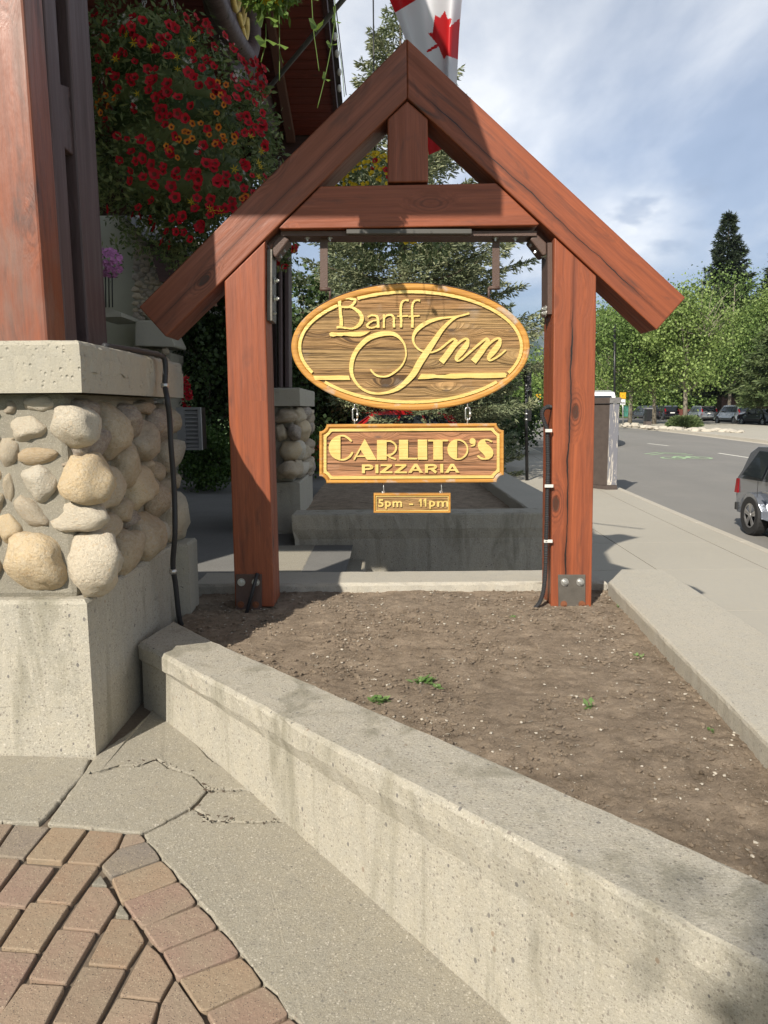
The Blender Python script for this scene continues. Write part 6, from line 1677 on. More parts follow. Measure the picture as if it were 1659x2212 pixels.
# ================================================================== CARS
def car(name, loc, heading, paint, label, L=4.6, W=1.8, H=1.65, kind='suv', group='vehicles parked across the street', detail=True, rim=None):
    """heading: angle of the car's nose from +Y, clockwise"""
    t = thing(name, loc, label, 'van' if kind == 'van' else 'car', group)
    M = Matrix.Translation(Vector(loc)) @ Matrix.Rotation(-heading, 4, 'Z')
    g = .19 * H / 1.65
    wr = .335 if kind != 'sedan' else .315
    fw, rw = L * .5 - .88, -L * .5 + .80          # wheel centres (y)
    if kind == 'suv': prof = [(-.5, .35), (-.5, .62), (-.485, .98), (-.46, 1.02), (-.40, 1.56), (-.33, 1.64), (.02, 1.65), (.13, 1.60), (.27, 1.08), (.44, .98), (.495, .82), (.5, .45), (.5, .35)]
    elif kind == 'hatch': prof = [(-.5, .30), (-.5, .62), (-.488, .93), (-.47, .99), (-.41, 1.40), (-.35, 1.52), (-.05, 1.57), (.10, 1.52), (.29, 1.02), (.45, .90), (.495, .72), (.5, .4), (.5, .30)]
    elif kind == 'van': prof = [(-.5, .35), (-.5, .9), (-.495, 1.9), (-.47, 2.35), (.1, 2.4), (.30, 2.3), (.40, 1.5), (.48, 1.25), (.5, .8), (.5, .35)]
    elif kind == 'minivan': prof = [(-.5, .32), (-.5, .65), (-.49, 1.0), (-.47, 1.05), (-.43, 1.62), (-.38, 1.70), (.0, 1.72), (.14, 1.66), (.33, 1.10), (.46, .96), (.5, .8), (.5, .4), (.5, .32)]
    else: prof = [(-.5, .30), (-.5, .58), (-.49, .92), (-.40, .97), (-.36, .98), (-.24, 1.36), (-.15, 1.42), (.05, 1.43), (.12, 1.40), (.25, .98), (.44, .86), (.495, .70), (.5, .4), (.5, .30)]
    zs = H / max(p[1] for p in prof)
    prof = [(a * L, b * zs) for a, b in prof]
    belt = (1.02 if kind not in ('van', 'sedan') else (1.5 if kind == 'van' else .95)) * zs
    if kind == 'hatch': belt = .975 * zs
    # dense outline; with wheel arches along the bottom
    def arch(cy):
        return [(cy + (wr + .06) * cos(a), wr * .98 + (wr + .06) * sin(a)) for a in [pi * k / 10 for k in range(11)]]
    bottom = [(L * .5, prof[-1][1])] + [(p[0], max(prof[0][1], p[1])) for p in arch(fw)] + [(p[0], max(prof[0][1], p[1])) for p in arch(rw)]
    side = prof[:-1] + bottom
    def halfw(z, y):
        t_ = (z - belt) / (H - belt)
        w = W / 2 - (0 if z < belt else .17 * min(1, t_) * (W / 1.8) + .03) - (.03 if z < .5 * zs else 0)
        e = abs(y) / (L / 2)
        w -= .13 * max(0, e - .78) / .22
        return w
    bm = bmesh.new()
    for sx in (-1, 1):
        vs_ = [bm.verts.new((sx * halfw(z, y), y, z)) for y, z in side]
        f = bm.faces.new(vs_)
    bm.verts.ensure_lookup_table(); n = len(side)
    for i in range(n):
        j = (i + 1) % n
        try: bm.faces.new([bm.verts[i], bm.verts[j], bm.verts[n + j], bm.verts[n + i]])
        except ValueError: pass
    bmesh.ops.triangulate(bm, faces=[f for f in bm.faces if len(f.verts) > 4])
    body = from_bm('body', bm, paint, t, M); bevel(body, .016, 2)
    # glass house
    def on(y, z, sx, out=.006): return Vector((sx * (halfw(z, y) + out), y, z))
    ys = [p for p in prof if p[1] > belt * 1.01]
    yr = min(p[0] for p in ys); yfv = max(p[0] for p in prof if p[1] > belt + .1)
    roof = H * .965
    def glass(name_, pts):
        c = sum(pts, Vector()) / len(pts); nn = (pts[1] - pts[0]).cross(pts[2] - pts[0]).normalized()
        if nn.dot(c - Vector((0, c.y * .6, belt * .8))) < 0: nn = -nn
        P = [c + (p - c) for p in pts]
        bm = bmesh.new(); bm_prism(bm, [p - nn * .01 for p in P], nn * .016)
        return from_bm(name_, bm, MT['glass'], t, M)
    if kind != 'van':
        rear = [p for p in prof if p[0] < 0 and p[1] >= belt * .99]
        pr = sorted(rear, key=lambda p: p[1]); lo_, hi_ = pr[0], [p for p in pr if p[1] > H * .9][0]
        fr = sorted([p for p in prof if p[0] > 0 and p[1] >= belt * .9], key=lambda p: p[1])
        flo = [p for p in fr if p[1] < H * .75][-1]; fhi = [p for p in fr if p[1] > H * .9][0]
        for sx in (-1, 1):
            z0, z1 = belt + .03, H * .925
            def ry(z): return lo_[0] + (hi_[0] - lo_[0]) * (z - lo_[1]) / (hi_[1] - lo_[1])
            def fy(z): return flo[0] + (fhi[0] - flo[0]) * (z - flo[1]) / (fhi[1] - flo[1])
            cuts = [0.0, .30, .64, 1.0] if kind != 'sedan' else [0.0, .45, 1.0]
            for a, b in zip(cuts, cuts[1:]):
                def yy(z, u): return ry(z) + .14 + (fy(z) - .12 - ry(z) - .14) * u
                e = .02
                glass('side_window', [on(yy(z0, a + e), z0, sx), on(yy(z0, b - e), z0, sx), on(yy(z1, b - e), z1, sx), on(yy(z1, a + e), z1, sx)])
        def cross(lo, hi, e, name_):
            d = Vector((0, hi[0] - lo[0], hi[1] - lo[1])); a = Vector((0, lo[0], lo[1])) + d * e; b = Vector((0, lo[0], lo[1])) + d * (1 - e)
            wa, wb = halfw(a.z, a.y) - .07, halfw(b.z, b.y) - .07
            glass(name_, [Vector((-wa, a.y, a.z)), Vector((wa, a.y, a.z)), Vector((wb, b.y, b.z)), Vector((-wb, b.y, b.z))])
        cross(lo_, hi_, .10, 'rear_window'); cross(flo, fhi, .06, 'windscreen')
    else:
        glass('windscreen', [Vector((-.75, L * .41, 1.5 * zs)), Vector((.75, L * .41, 1.5 * zs)), Vector((.65, L * .325, 2.15 * zs)), Vector((-.65, L * .325, 2.15 * zs))])
    # lights, plate, bumper, wheels
    tail = LMAT['tail']
    for sx in (-1, 1):
        w = halfw(.9, -L / 2) ; tall = kind in ('suv', 'minivan', 'van')
        z0, z1 = ((.78, 1.32) if tall else (.66, .92)); z0 *= zs; z1 *= zs
        def rp(z):
            pr = [p for p in prof if p[0] < 0]
            for a, b in zip(pr, pr[1:]):
                if a[1] <= z <= b[1] and b[1] > a[1]: return a[0] + (b[0] - a[0]) * (z - a[1]) / (b[1] - a[1])
            return -L / 2
        P = [Vector((sx * (w - .24 if not tall else w - .12), rp(z0) - .012, z0)), Vector((sx * (w + .03), rp(z0) - .012, z0)), Vector((sx * (halfw(z1, rp(z1)) + .01), rp(z1) - .012, z1)), Vector((sx * (halfw(z1, rp(z1)) - .10), rp(z1) - .012, z1))]
        bm = bmesh.new(); bm_prism(bm, P, (0, .10, 0)); from_bm('tail_light', bm, tail, t, M)
        P = [Vector((sx * (w - .30), L / 2 - .10, .66 * zs)), Vector((sx * (w + .02), L / 2 - .22, .66 * zs)), Vector((sx * (w + .02), L / 2 - .24, .82 * zs)), Vector((sx * (w - .30), L / 2 - .12, .82 * zs))]
        bm = bmesh.new(); bm_prism(bm, P, (0, .13, 0)); from_bm('headlight', bm, LMAT['lamp'], t, M)
        for cy in (fw, rw):
            x0 = sx * (W / 2 - .20); x1 = sx * (W / 2 - .005)
            bm = bmesh.new(); n_ = 28
            prof_t = [(wr * .62, 0), (wr * .93, 0), (wr, .03), (wr, .17), (wr * .93, .20), (wr * .62, .195)]
            rings = []
            for (r_, dd) in prof_t:
                xx = x0 + (x1 - x0) * dd / .2
                rings.append([bm.verts.new((xx, cy + r_ * cos(2 * pi * k / n_), wr + r_ * sin(2 * pi * k / n_))) for k in range(n_)])
            for a, b in zip(rings, rings[1:]):
                for k in range(n_): bm.faces.new([a[k], a[(k + 1) % n_], b[(k + 1) % n_], b[k]])
            bm.faces.new(rings[0])
            wh = from_bm('wheel', bm, MT['tyre'], t, M)
            bm = bmesh.new(); xo = x1 - sx * .02; ri = wr * .64
            ns = 5
            a_ = [bm.verts.new((xo - sx * .03, cy + ri * cos(2 * pi * k / 24), wr + ri * sin(2 * pi * k / 24))) for k in range(24)]
            b_ = [bm.verts.new((xo + sx * .008, cy + ri * cos(2 * pi * k / 24), wr + ri * sin(2 * pi * k / 24))) for k in range(24)]
            c_ = [bm.verts.new((xo + sx * .005, cy + ri * .86 * cos(2 * pi * k / 24), wr + ri * .86 * sin(2 * pi * k / 24))) for k in range(24)]
            for k in range(24):
                bm.faces.new([a_[k], a_[(k + 1) % 24], b_[(k + 1) % 24], b_[k]]); bm.faces.new([b_[k], b_[(k + 1) % 24], c_[(k + 1) % 24], c_[k]])
            for k in range(ns):
                for o_ in (-.10, .10):
                    a = 2 * pi * (k + .25) / ns + o_
                    d = Vector((0, cos(a), sin(a))); s = Vector((0, -sin(a), cos(a)))
                    cc = Vector((xo - sx * .004, cy, wr))
                    bm_prism(bm, [cc + d * ri * .12 + s * .022, cc + d * ri * .12 - s * .022, cc + d * ri * .92 - s * .020, cc + d * ri * .92 + s * .020], (sx * .012, 0, 0))
            bm_tube(bm, [Vector((xo - sx * .03, cy, wr)), Vector((xo + sx * .012, cy, wr))], ri * .2, 10)
            from_bm('rim', bm, MT['alloy'], wh, M)
        # mirror
        if kind != 'van':
            c = on(yfv - .12, belt + .08, sx, .10); bm = bmesh.new()
            bm_box(bm, (c.x - .09, c.y - .05, c.z - .06), (c.x + .09, c.y + .05, c.z + .07)); o = from_bm('wing_mirror', bm, paint, t, M); bevel(o, .02)
            for hy in ((.22, -.13) if detail else (.05,)):
                c = on(L * (hy - .04), belt - .16, sx, .018); bm = bmesh.new(); bm_box(bm, (c.x - .02, c.y - .10, c.z - .014), (c.x + .012, c.y + .10, c.z + .014)); o = from_bm('door_handle', bm, MT['alloy'], t, M); bevel(o, .008)
    bm = bmesh.new(); bm_box(bm, (-.26, -L / 2 - .025, .60 * zs if kind != 'suv' else .80 * zs), (.26, -L / 2 - .004, (.60 if kind != 'suv' else .80) * zs + .12)); from_bm('number_plate', bm, MT['sign_white'], t, M)
    bm = bmesh.new(); bm_box(bm, (-W / 2 + .12, -L / 2 - .02, .34 * zs), (W / 2 - .12, -L / 2 + .05, .48 * zs)); o = from_bm('bumper', bm, MT['tyre'], t, M); bevel(o, .015)
    bm = bmesh.new(); bm_box(bm, (-W / 2 + .2, -L / 2 + .3, .16), (W / 2 - .2, L / 2 - .3, .42)); from_bm('underbody', bm, MT['tyre'], t, M)
    if kind != 'van':   # door shut lines
        for sx in (-1, 1):
            for dy in (.20, -.04, -.26):
                y0 = L * dy; bm = bmesh.new()
                P = [on(y0, .40 * zs, sx, .002), on(y0 + .012, .40 * zs, sx, .002), on(y0 + .012, belt, sx, .002), on(y0, belt, sx, .002)]
                bm_prism(bm, P, (sx * .003, 0, 0)); from_bm('door_gap', bm, MT['black_metal'], t, M)
    return t
LMAT = {'tail': plain('tail_lamp_red', (0.24, 0.008, 0.012), 0.2), 'lamp': plain('headlamp_glass', (0.55, 0.56, 0.58), 0.15, .3)}
silver, dark_, navy, grey_ = carpaint('silver_paint', (0.42, 0.42, 0.42), .8), carpaint('black_paint', (0.012, 0.012, 0.016), .2), carpaint('dark_grey_paint', (0.06, 0.065, 0.075), .6), carpaint('blue_grey_paint', (0.24, 0.26, 0.30), .6)
redp, whitep = carpaint('red_paint', (0.45, 0.012, 0.015), .2), carpaint('white_paint', (0.75, 0.75, 0.75), 0)
def gp(px, dz=0.0): return atR(px, dz)
def parked(px, dist, z=-.1):
    p = atY(px, dist); return (p.x, p.y, z)
car('parked_minivan', parked((1395, 905), 92), radians(-4), navy, 'dark grey minivan parked furthest left behind the tree island', 5.0, 1.9, 1.72, 'minivan')
car('parked_car', parked((1437, 905), 88), radians(2), dark_, 'black suv parked second from the left, its rear facing the street', 4.7, 1.85, 1.70, 'suv')
car('parked_car', parked((1515, 905), 79), radians(2), silver, 'silver suv with sloping rear parked third from the left', 4.5, 1.85, 1.66, 'suv')
car('parked_car', parked((1586, 905), 67), radians(-4), silver, 'silver grey crossover with tall red rear lights parked fourth from the left', 4.5, 1.80, 1.68, 'suv')
car('parked_car', parked((1645, 905), 62), radians(-6), dark_, 'black sedan cut by the right edge of the picture', 4.6, 1.80, 1.42, 'sedan')
car('white_van', parked((1279, 890), 38, road_z(38)), radians(188), whitep, 'white van mostly hidden behind the peeling wooden box', 5.4, 2.0, 2.68, 'van', group=None)
# near grey hatchback at the kerb
wc = atZ((1634, 1150), road_z(11.5) + .0)
near = car('grey_hatchback', (6.93, 10.95, -.65), radians(181.5), grey_, 'blue grey hatchback parked at the near kerb, its rear cut by the right edge', 4.15, 1.72, 1.52, 'hatch', group=None)
# cars further down the street
car('far_car', parked((1088, 890), 118), radians(180), dark_, 'dark car with bright headlights driving up the street, partly behind the leaves', 4.6, 1.8, 1.5, 'sedan', 'cars far down the street', False)
car('far_car', parked((1106, 886), 140), radians(0), dark_, 'small dark car far down the street just left of the black pole', 4.6, 1.8, 1.5, 'suv', 'cars far down the street', False)
car('far_car', parked((1121, 886), 150), radians(0), silver, 'tiny pale car far down the street at the foot of the black pole', 4.6, 1.8, 1.5, 'suv', 'cars far down the street', False)
car('far_car', parked((1152, 886), 140), radians(0), navy, 'tiny dark car far down the street right of the black pole', 4.6, 1.8, 1.5, 'hatch', 'cars far down the street', False)
# red car behind the second pillar
car('red_car', (-.15, 19.2, -.02), radians(-118), redp, 'red car half hidden behind the far pillar and the pizzeria sign', 4.5, 1.8, 1.48, 'hatch', group=None)

# ================================================================== STREET
def strip(name, fx0, fx1, y0, y1, dz, mat, step=2.0, kind='structure', parent=None):
    n = max(1, int((y1 - y0) / step)); V = []
    for k in range(n + 1):
        y = y0 + (y1 - y0) * k / n; V.append((fx0(y), y, road_z(y) + dz)); V.append((fx1(y), y, road_z(y) + dz))
    F_ = [(2 * k, 2 * k + 1, 2 * k + 3, 2 * k + 2) for k in range(n)]
    o = meshobj(name, V, F_, mat, parent)
    if kind: o['kind'] = kind
    return o
n0, n1 = atR((1659, 1187), .15), atR((1344, 1050), .15)
sl_ = (n1.x - n0.x) / (n1.y - n0.y)
def near_k(y): return n0.x + sl_ * (y - n0.y)
q0, q1 = atR((1659, 959)), atR((1340, 922))
slf = (q1.x - q0.x) / (q1.y - q0.y)
print('near kerb', n0, n1, sl_, 'far kerb', q0, q1, slf)
sl_ = .055
slf = (q1.x - q0.x) / (q1.y - q0.y)
def far_k(y): return q0.x + slf * (y - q0.y)
def rd(y): return near_k(min(y, 160))
strip('road', lambda y: near_k(y) - .05, lambda y: far_k(y) + (0.3 if y < 200 else 0), -8, 260, 0.0, MT['asphalt'])
# near kerb and pavement
walk = thing('sidewalk', (4, 10, -.5), 'pale concrete pavement of large jointed slabs between planters and street', 'pavement'); walk['kind'] = 'structure'; del walk['category']
kerb2 = thing('kerb', (5.6, 10, -.5), 'pale concrete kerb along the near pavement', 'kerb'); kerb2['kind'] = 'structure'; del kerb2['category']
yy = -4.0; k = 0
while yy < 60:
    y2 = yy + 1.85
    xs = [lambda y: -1.0 if y > 14.2 else (2.0 if y < 5.3 else -.3), lambda y: 2.0 if y < 5.3 else 2.3, lambda y: 2.0 + (near_k(y) - 2.6) * .5, lambda y: near_k(y) - .62]
    for a, b in zip(xs, xs[1:]):
        xa0, xb0, xa1, xb1 = a(yy + .02), b(yy + .02), a(y2 - .02), b(y2 - .02)
        if xb0 - xa0 < .2: continue
        g = .007; P = [(xa0 + g, yy + g, road_z(yy) + .15), (xb0 - g, yy + g, road_z(yy) + .15), (xb1 - g, y2 - g, road_z(y2) + .15), (xa1 + g, y2 - g, road_z(y2) + .15)]
        o = prism('slab', P, (0, 0, -.08), MT['sidewalk'], walk)
    g = .007
    o = prism('slab', [(near_k(yy) - .62 + g, yy + g, road_z(yy) + .15), (near_k(yy) - .17, yy + g, road_z(yy) + .152), (near_k(y2) - .17, y2 - g, road_z(y2) + .152), (near_k(y2) - .62 + g, y2 - g, road_z(y2) + .15)], (0, 0, -.08), MT['sidewalk'], walk)
    o = prism('kerb_stone', [(near_k(yy) - .16, yy + .004, road_z(yy) + .158), (near_k(yy), yy + .004, road_z(yy) + .150), (near_k(y2), y2 - .004, road_z(y2) + .150), (near_k(y2) - .16, y2 - .004, road_z(y2) + .158)], (0, 0, -.25), MT['kerb'], kerb2, bev=.015)
    yy = y2; k += 1
strip('sidewalk_bed', lambda y: -1.2 if y > 5 else 1.9, lambda y: near_k(y) - .05, -4, 60, 0.075, MT['joint_sand'])
strip('near_lawn', lambda y: -6, lambda y: near_k(y) - .1, 60, 200, 0.14, MT['grass'], 6)
# far kerb, island, parking lot
kerb3 = thing('kerb', (24, 40, 0), 'pale kerb of the tree island across the street', 'kerb'); kerb3['kind'] = 'structure'; del kerb3['category']
yy = 22.0
while yy < 120:
    y2 = yy + 3.0
    prism('kerb_stone', [(far_k(yy), yy + .01, road_z(yy) + .15), (far_k(yy) + .2, yy + .01, road_z(yy) + .15), (far_k(y2) + .2, y2 - .01, road_z(y2) + .15), (far_k(y2), y2 - .01, road_z(y2) + .15)], (0, 0, -.3), MT['kerb'], kerb3)
    yy = y2
strip('gutter', lambda y: far_k(y) - .45, lambda y: far_k(y), 22, 120, .006, MT['kerb'])
strip('island', lambda y: far_k(y) + .2, lambda y: far_k(y) + 9.5, 22, 66, .145, MT['sidewalk'])
strip('parking_lot', lambda y: far_k(y) + (9.0 if y < 56 else .3), lambda y: far_k(y) + 90, 24, 118, .06, MT['asphalt'])
strip('verge', lambda y: far_k(y) + .3, lambda y: far_k(y) + 90, 104, 240, .12, MT['grass'], 5)
# markings
def mark(a, b, w, mat=None, name='lane_dash'):
    A, B = atR(a), atR(b); d = (B - A); d.z = 0; d.normalize(); s = Vector((-d.y, d.x, 0)) * w / 2
    P = [A - s, B - s, B + s, A + s]
    for p in P: p.z = road_z(p.y) + .006
    return P
md = thing('road_markings', (14, 34, -.3), 'white dashed lane lines painted on the asphalt', 'road marking'); md['kind'] = 'structure'; del md['category']
m0, m1 = atR((1399, 958.5)), atR((1444, 963.6)); m2, m3 = atR((1552, 979.8)), atR((1627, 991))
mdir = (m3 - m0); slm = mdir.x / mdir.y
print('lane', m0, m1, m2, m3)
per = abs(m1.y - m2.y) + abs(m1.y - m0.y)
for a, b in ((m0, m1), (m2, m3)):
    P = [Vector((a.x - .07, a.y, 0)), Vector((a.x + .07, a.y, 0)), Vector((b.x + .07, b.y, 0)), Vector((b.x - .07, b.y, 0))]
    for p in P: p.z = road_z(p.y) + .006
    poly_sheet('lane_dash', P, MT['paint_white'], md)
yv = m0.y + 9
while yv < 150:
    x = m0.x + slm * (yv - m0.y)
    poly_sheet('lane_dash', [(x - .07, yv, road_z(yv) + .006), (x + .07, yv, road_z(yv) + .006), (x + .07 + slm * 3, yv + 3, road_z(yv + 3) + .006), (x - .07 + slm * 3, yv + 3, road_z(yv + 3) + .006)], MT['paint_white'], md); yv += 9
# green bicycle symbol
bs = thing('bicycle_symbol', atR((1467, 986)), 'pale green bicycle symbol painted on the near traffic lane', 'road marking'); bs['kind'] = 'structure'; del bs['category']
cB = crop(1900, 1400, 1.476)
def rp_(x, y):
    p = atR(cB(x, y)); p.z = road_z(p.y) + .007; return p
c0 = rp_(1140, 588)
def strokes2d(paths, w):
    bm = bmesh.new()
    for st_ in paths:
        P = [Vector(p) for p in st_]
        for a, b in zip(P, P[1:]):
            d = (b - a).normalized(); s = Vector((-d.y, d.x)) * w / 2
            q = [a - s, b - s, b + s, a + s]
            bm.faces.new([bm.verts.new((c0.x + p.x, c0.y + p.y, road_z(c0.y + p.y) + .007)) for p in q])
    return from_bm('stroke', bm, MT['paint_green'], bs)
circ = lambda cx, cy, r: [(cx + r * cos(t), cy + r * sin(t)) for t in [2 * pi * k / 18 for k in range(19)]]
sq_ = lambda L_: [[(x * .40, y * .52 - .6) for x, y in l_] for l_ in L_]
strokes2d(sq_([circ(-1.3, -.3, 1.0), circ(1.3, -.3, 1.0), [(-1.3, -.3), (-.2, 1.4), (1.0, 1.4), (1.3, -.3)], [(-1.3, -.3), (.1, -.3), (1.0, 1.4)], [(-.2, 1.4), (.1, -.3)], [(-2.2, 2.6), (0, 4.2), (2.2, 2.6)], [(-2.2, 3.8), (0, 5.4), (2.2, 3.8)]]), .13)

# ---- rocks and bush on the island
rr = random.Random(12)
cI = crop(2300, 1450, 2.2914)
for k in range(74):
    u = rr.random(); x_ = 340 + 1080 * u; y_ = 515 + 58 * u ** .8 + rr.uniform(-5, 14) - (12 if 380 < x_ < 520 else 0)
    p = atR(cI(x_, y_), .15); p.z = road_z(p.y) + .17; s = .08 + .26 * rr.random() ** 1.6
    me = STONES[rr.randrange(9)]; o = bpy.data.objects.new('boulder', me)
    place(o, None, Matrix.Translation(p) @ Matrix.Rotation(rr.uniform(0, 6), 4, 'Z') @ Matrix.Diagonal((s * 1.3, s, s * .55, 1)))
    o.material_slots[0].link = 'OBJECT'; o.material_slots[0].material = MT['cloth_fringe']
    tag(o, 'pale boulder in the row edging the tree island across the street', 'boulder', 'pale boulders edging the island')
# ---- bin, signs, poles, box
tb_ = atR(cI(590, 520), .15)
bin_ = thing('litter_bin', tb_, 'tall black and brown litter bin beside a tree trunk on the island', 'bin')
h0 = atY(cI(560, 520), tb_.y); h1 = atY(cI(615, 370), tb_.y)
box('lower_panel', (h0.x, tb_.y, h0.z), (h1.x, tb_.y + .7, h0.z + .45 * (h1.z - h0.z) * .6), plain('bin_brown', (.10, .08, .07)), bin_, bev=.02)
box('door', (h0.x + .06, tb_.y + .05, h0.z + .27 * (h1.z - h0.z)), (h1.x - .04, tb_.y + .7, h1.z), MT['black_metal'], bin_, bev=.02)
box('lid', (h0.x - .03, tb_.y - .03, h1.z), (h1.x + .06, tb_.y + .75, h1.z + .12), MT['trim_grey'], bin_, bev=.03)
def speed_sign(cx, ytop, ybot, D, wpx, post_bottom, label, black=True):
    t = thing('speed_sign', atY((cx, post_bottom), D), label, 'road sign', 'playground speed limit signs')
    c = atY((cx, (ytop + ybot) / 2), D); w = wpx / 1597 * D
    tube('pole', [atY((cx, post_bottom + 3), D + .08), atY((cx, ytop + 6), D + .08)], .05, MT['black_metal'] if black else MT['zinc'], t, 6)
    # sunburst panel
    sc_ = atY((cx, ytop + wpx * .5), D); bm = bmesh.new(); P = []
    for k in range(48):
        a = 2 * pi * k / 48; r_ = w * (.50 if k % 2 else .40) / max(abs(cos(a)), abs(sin(a))) * .95
        P.append(Vector((sc_.x + r_ * cos(a), D, sc_.z + r_ * sin(a))))
    bm_prism(bm, P, (0, .03, 0)); from_bm('sunburst_panel', bm, MT['yellow_sign'], t)
    bm = bmesh.new()
    for k in range(20):
        a = 2 * pi * (k + .5) / 20; d = Vector((cos(a), 0, sin(a))); s = Vector((-sin(a), 0, cos(a))) * w * .012; cc = Vector((sc_.x, D - .012, sc_.z))
        bm_prism(bm, [cc + d * w * .24 - s * .4, cc + d * w * .24 + s * .4, cc + d * w * .5 + s, cc + d * w * .5 - s], (0, .008, 0))
    bmesh.ops.create_icosphere(bm, subdivisions=1, radius=w * .06, matrix=Matrix.Translation((sc_.x, D - .02, sc_.z + w * .08)))
    bm_box(bm, (sc_.x - w * .05, D - .02, sc_.z - w * .14), (sc_.x + w * .05, D - .005, sc_.z + w * .04))
    from_bm('black_print', bm, MT['black_metal'], t)
    a, b = atY((cx - wpx * .36, ybot), D), atY((cx + wpx * .36, ytop + wpx * 1.05), D)
    box('limit_panel', (a.x, D, a.z), (b.x, D + .03, b.z), MT['sign_white'], t)
    for ch_, o_ in (('3', -.26), ('0', .03)): text_mesh(ch_, 'digit', cx + wpx * o_, ytop + wpx * 1.05 + (ybot - ytop - wpx) * .42, cx + wpx * (o_ + .23), ybot - 1.2, MT['black_metal'], t, D - .004, .01, .04)
cK = crop(1900, 1300, 5.53); cK2 = crop(2250, 1500, 4.424)
speed_sign(1164, 850.5, 876.5, 105, 14.2, 901, 'yellow sunburst sign over a white 30 plate, seen between oval sign and right post')
speed_sign(1345.5, 847, 874.5, 57, 15, 915, 'yellow sunburst sign over a white 30 plate, just right of the peeling box', False)
bp_ = thing('sign_pole', atR((1138, 1038), .15), 'black pole with stacked signs seen edge on, right of the oval sign', 'sign pole')
pb_ = atR((1138.5, 1038), .15); D = pb_.y
tube('pole', [pb_ - Vector((0, 0, .02)), atY((1135.5, 788), D)], .045, MT['black_metal'], bp_, 10)
for (y0, y1, x0, x1, xr_) in ((784, 843, 1134, 1141, 1147.5), (844, 884, 1136, 1142, 1148), (885, 909.5, 1136, 1142, 1147)):
    a, b = atY((x0 + 3, y1), D), atY((xr_, y0), D)
    prism('sign_panel', [Vector((a.x, D - .06, a.z)), Vector((b.x, D - .09, a.z)), Vector((b.x, D - .09, b.z)), Vector((a.x, D - .06, b.z))][::-1], (0, .02, 0), MT['black_metal'] if y0 > 800 else plain('dark_sign_back', (.05, .05, .055), .4), bp_, bev=.02)
for y_ in (833, 844, 872, 881, 894, 906):
    p = atY((1137.5, y_), D); tube('band', [p - Vector((0, 0, .02)), p + Vector((0, 0, .02))], .055, MT['zinc'], bp_, 10)
bp2 = thing('sign_pole', atR((1113 / 1.0, 925), .15), 'small dark bollard by the lawn, below the right end of the oval sign', 'post')
p = atR((1109, 932), .15); tube('pole', [p, atY((1109, 880), p.y)], .06, MT['black_metal'], bp2, 8)
# lamp post behind
lp = atY((1328, 905), 60); lpt = thing('lamp_post', (lp.x, lp.y, -.1), 'slim black lamp post rising behind the peeling wooden box', 'lamp post')
tube('pole', [(lp.x, 60, -.1), atY((1328, 700), 60)], .09, MT['black_metal'], lpt, 8)
# peeling box
xb = atR((1312, 1058), .15); D = xb.y
ks = thing('notice_box', (xb.x, D, road_z(D) + .15), 'tall weathered wooden box with peeling grey paint over pale wood, right of the right post', 'box')
A_, B_ = atY((1311.5, 1048), D), atY((1338.5, 871.5), D)
dep = .95
bz0, bz1 = A_.z, B_.z
xl = A_.x
def kbox(name, x0, x1, y0, y1, z0, z1, mat, bev_=.01): return box(name, (x0, y0, z0), (x1, y1, z1), mat, ks, bev=bev_)
prism('side_panel', [Vector((xl - .0, D + .02, bz0 - .02)), Vector((xl, D + .02, bz1)), Vector((xl - .62, D + dep, bz1)), Vector((xl - .62, D + dep, bz0 - .02))], (.05, .01, 0), MT['box_brown'], ks, bev=.008)
kbox('peeling_panel', xl, B_.x, D, D + .05, bz0, bz1, MT['peel'])
kbox('top_rail', xl - .02, B_.x + .03, D - .03, D + .10, bz1 + .003, bz1 + .14, plain('cracked_grey_timber', (.17, .165, .16), .9, var=.5, vs_=12, bump=.8))
prism('top_rail', [Vector((xl - .02, D - .03, bz1 + .003)), Vector((xl - .02, D - .03, bz1 + .14)), Vector((xl - .68, D + dep, bz1 + .14)), Vector((xl - .68, D + dep, bz1 + .003))], (.05, .01, 0), MT['box_brown'], ks)
kbox('bottom_rail', xl - .02, B_.x + .01, D - .02, D + .10, bz0 - .13, bz0 - .004, MT['box_brown'])
prism('bottom_rail', [Vector((xl - .02, D - .02, bz0 - .13)), Vector((xl - .02, D - .02, bz0 - .02)), Vector((xl - .68, D + dep, bz0 - .02)), Vector((xl - .68, D + dep, bz0 - .13))], (.05, .01, 0), MT['box_brown'], ks)
kbox('core', xl - .02, B_.x - .01, D + .06, D + dep, bz0, bz1, MT['box_brown'])
kbox('foot', xl + .1, B_.x - .1, D + .3, D + .6, road_z(D) + .15, bz0, MT['box_brown'])

# ================================================================== FAR BUILDINGS, MOUNTAIN
bh = thing('log_house', atY((1645, 880), 95), 'brown log house in the trees at the right edge', 'house')
prism('wall', [atY(p, 90) for p in [(1622, 905), (1622, 872), (1636, 830), (1720, 820), (1720, 905)]][::-1], (0, 9, 0), MT['brown_house'], bh)
for k in range(9): prism('log', [atY(p, 89.9) for p in [(1638, 838 + k * 7), (1720, 838 + k * 7), (1720, 844 + k * 7), (1638, 844 + k * 7)]][::-1], (0, .08, 0), MT['brown_house'], bh)
prism('foundation', [atY(p, 89.8) for p in [(1618, 895), (1720, 895), (1720, 912), (1618, 912)]][::-1], (0, .2, 0), MT['kerb'], bh)
prism('roof', [atY(p, 88.5) for p in [(1590, 836), (1612, 828), (1720, 800), (1720, 812)]][::-1], (0, 12, 0), MT['brown_house'], bh)
win = prism('window', [atY(p, 89.7) for p in [(1650, 845), (1664, 845), (1664, 868), (1650, 868)]][::-1], (0, .1, 0), MT['white_wall'], bh)
fn = thing('wooden_fence', atY((1470, 890), 112), 'dark red board fence behind the parked cars', 'fence')
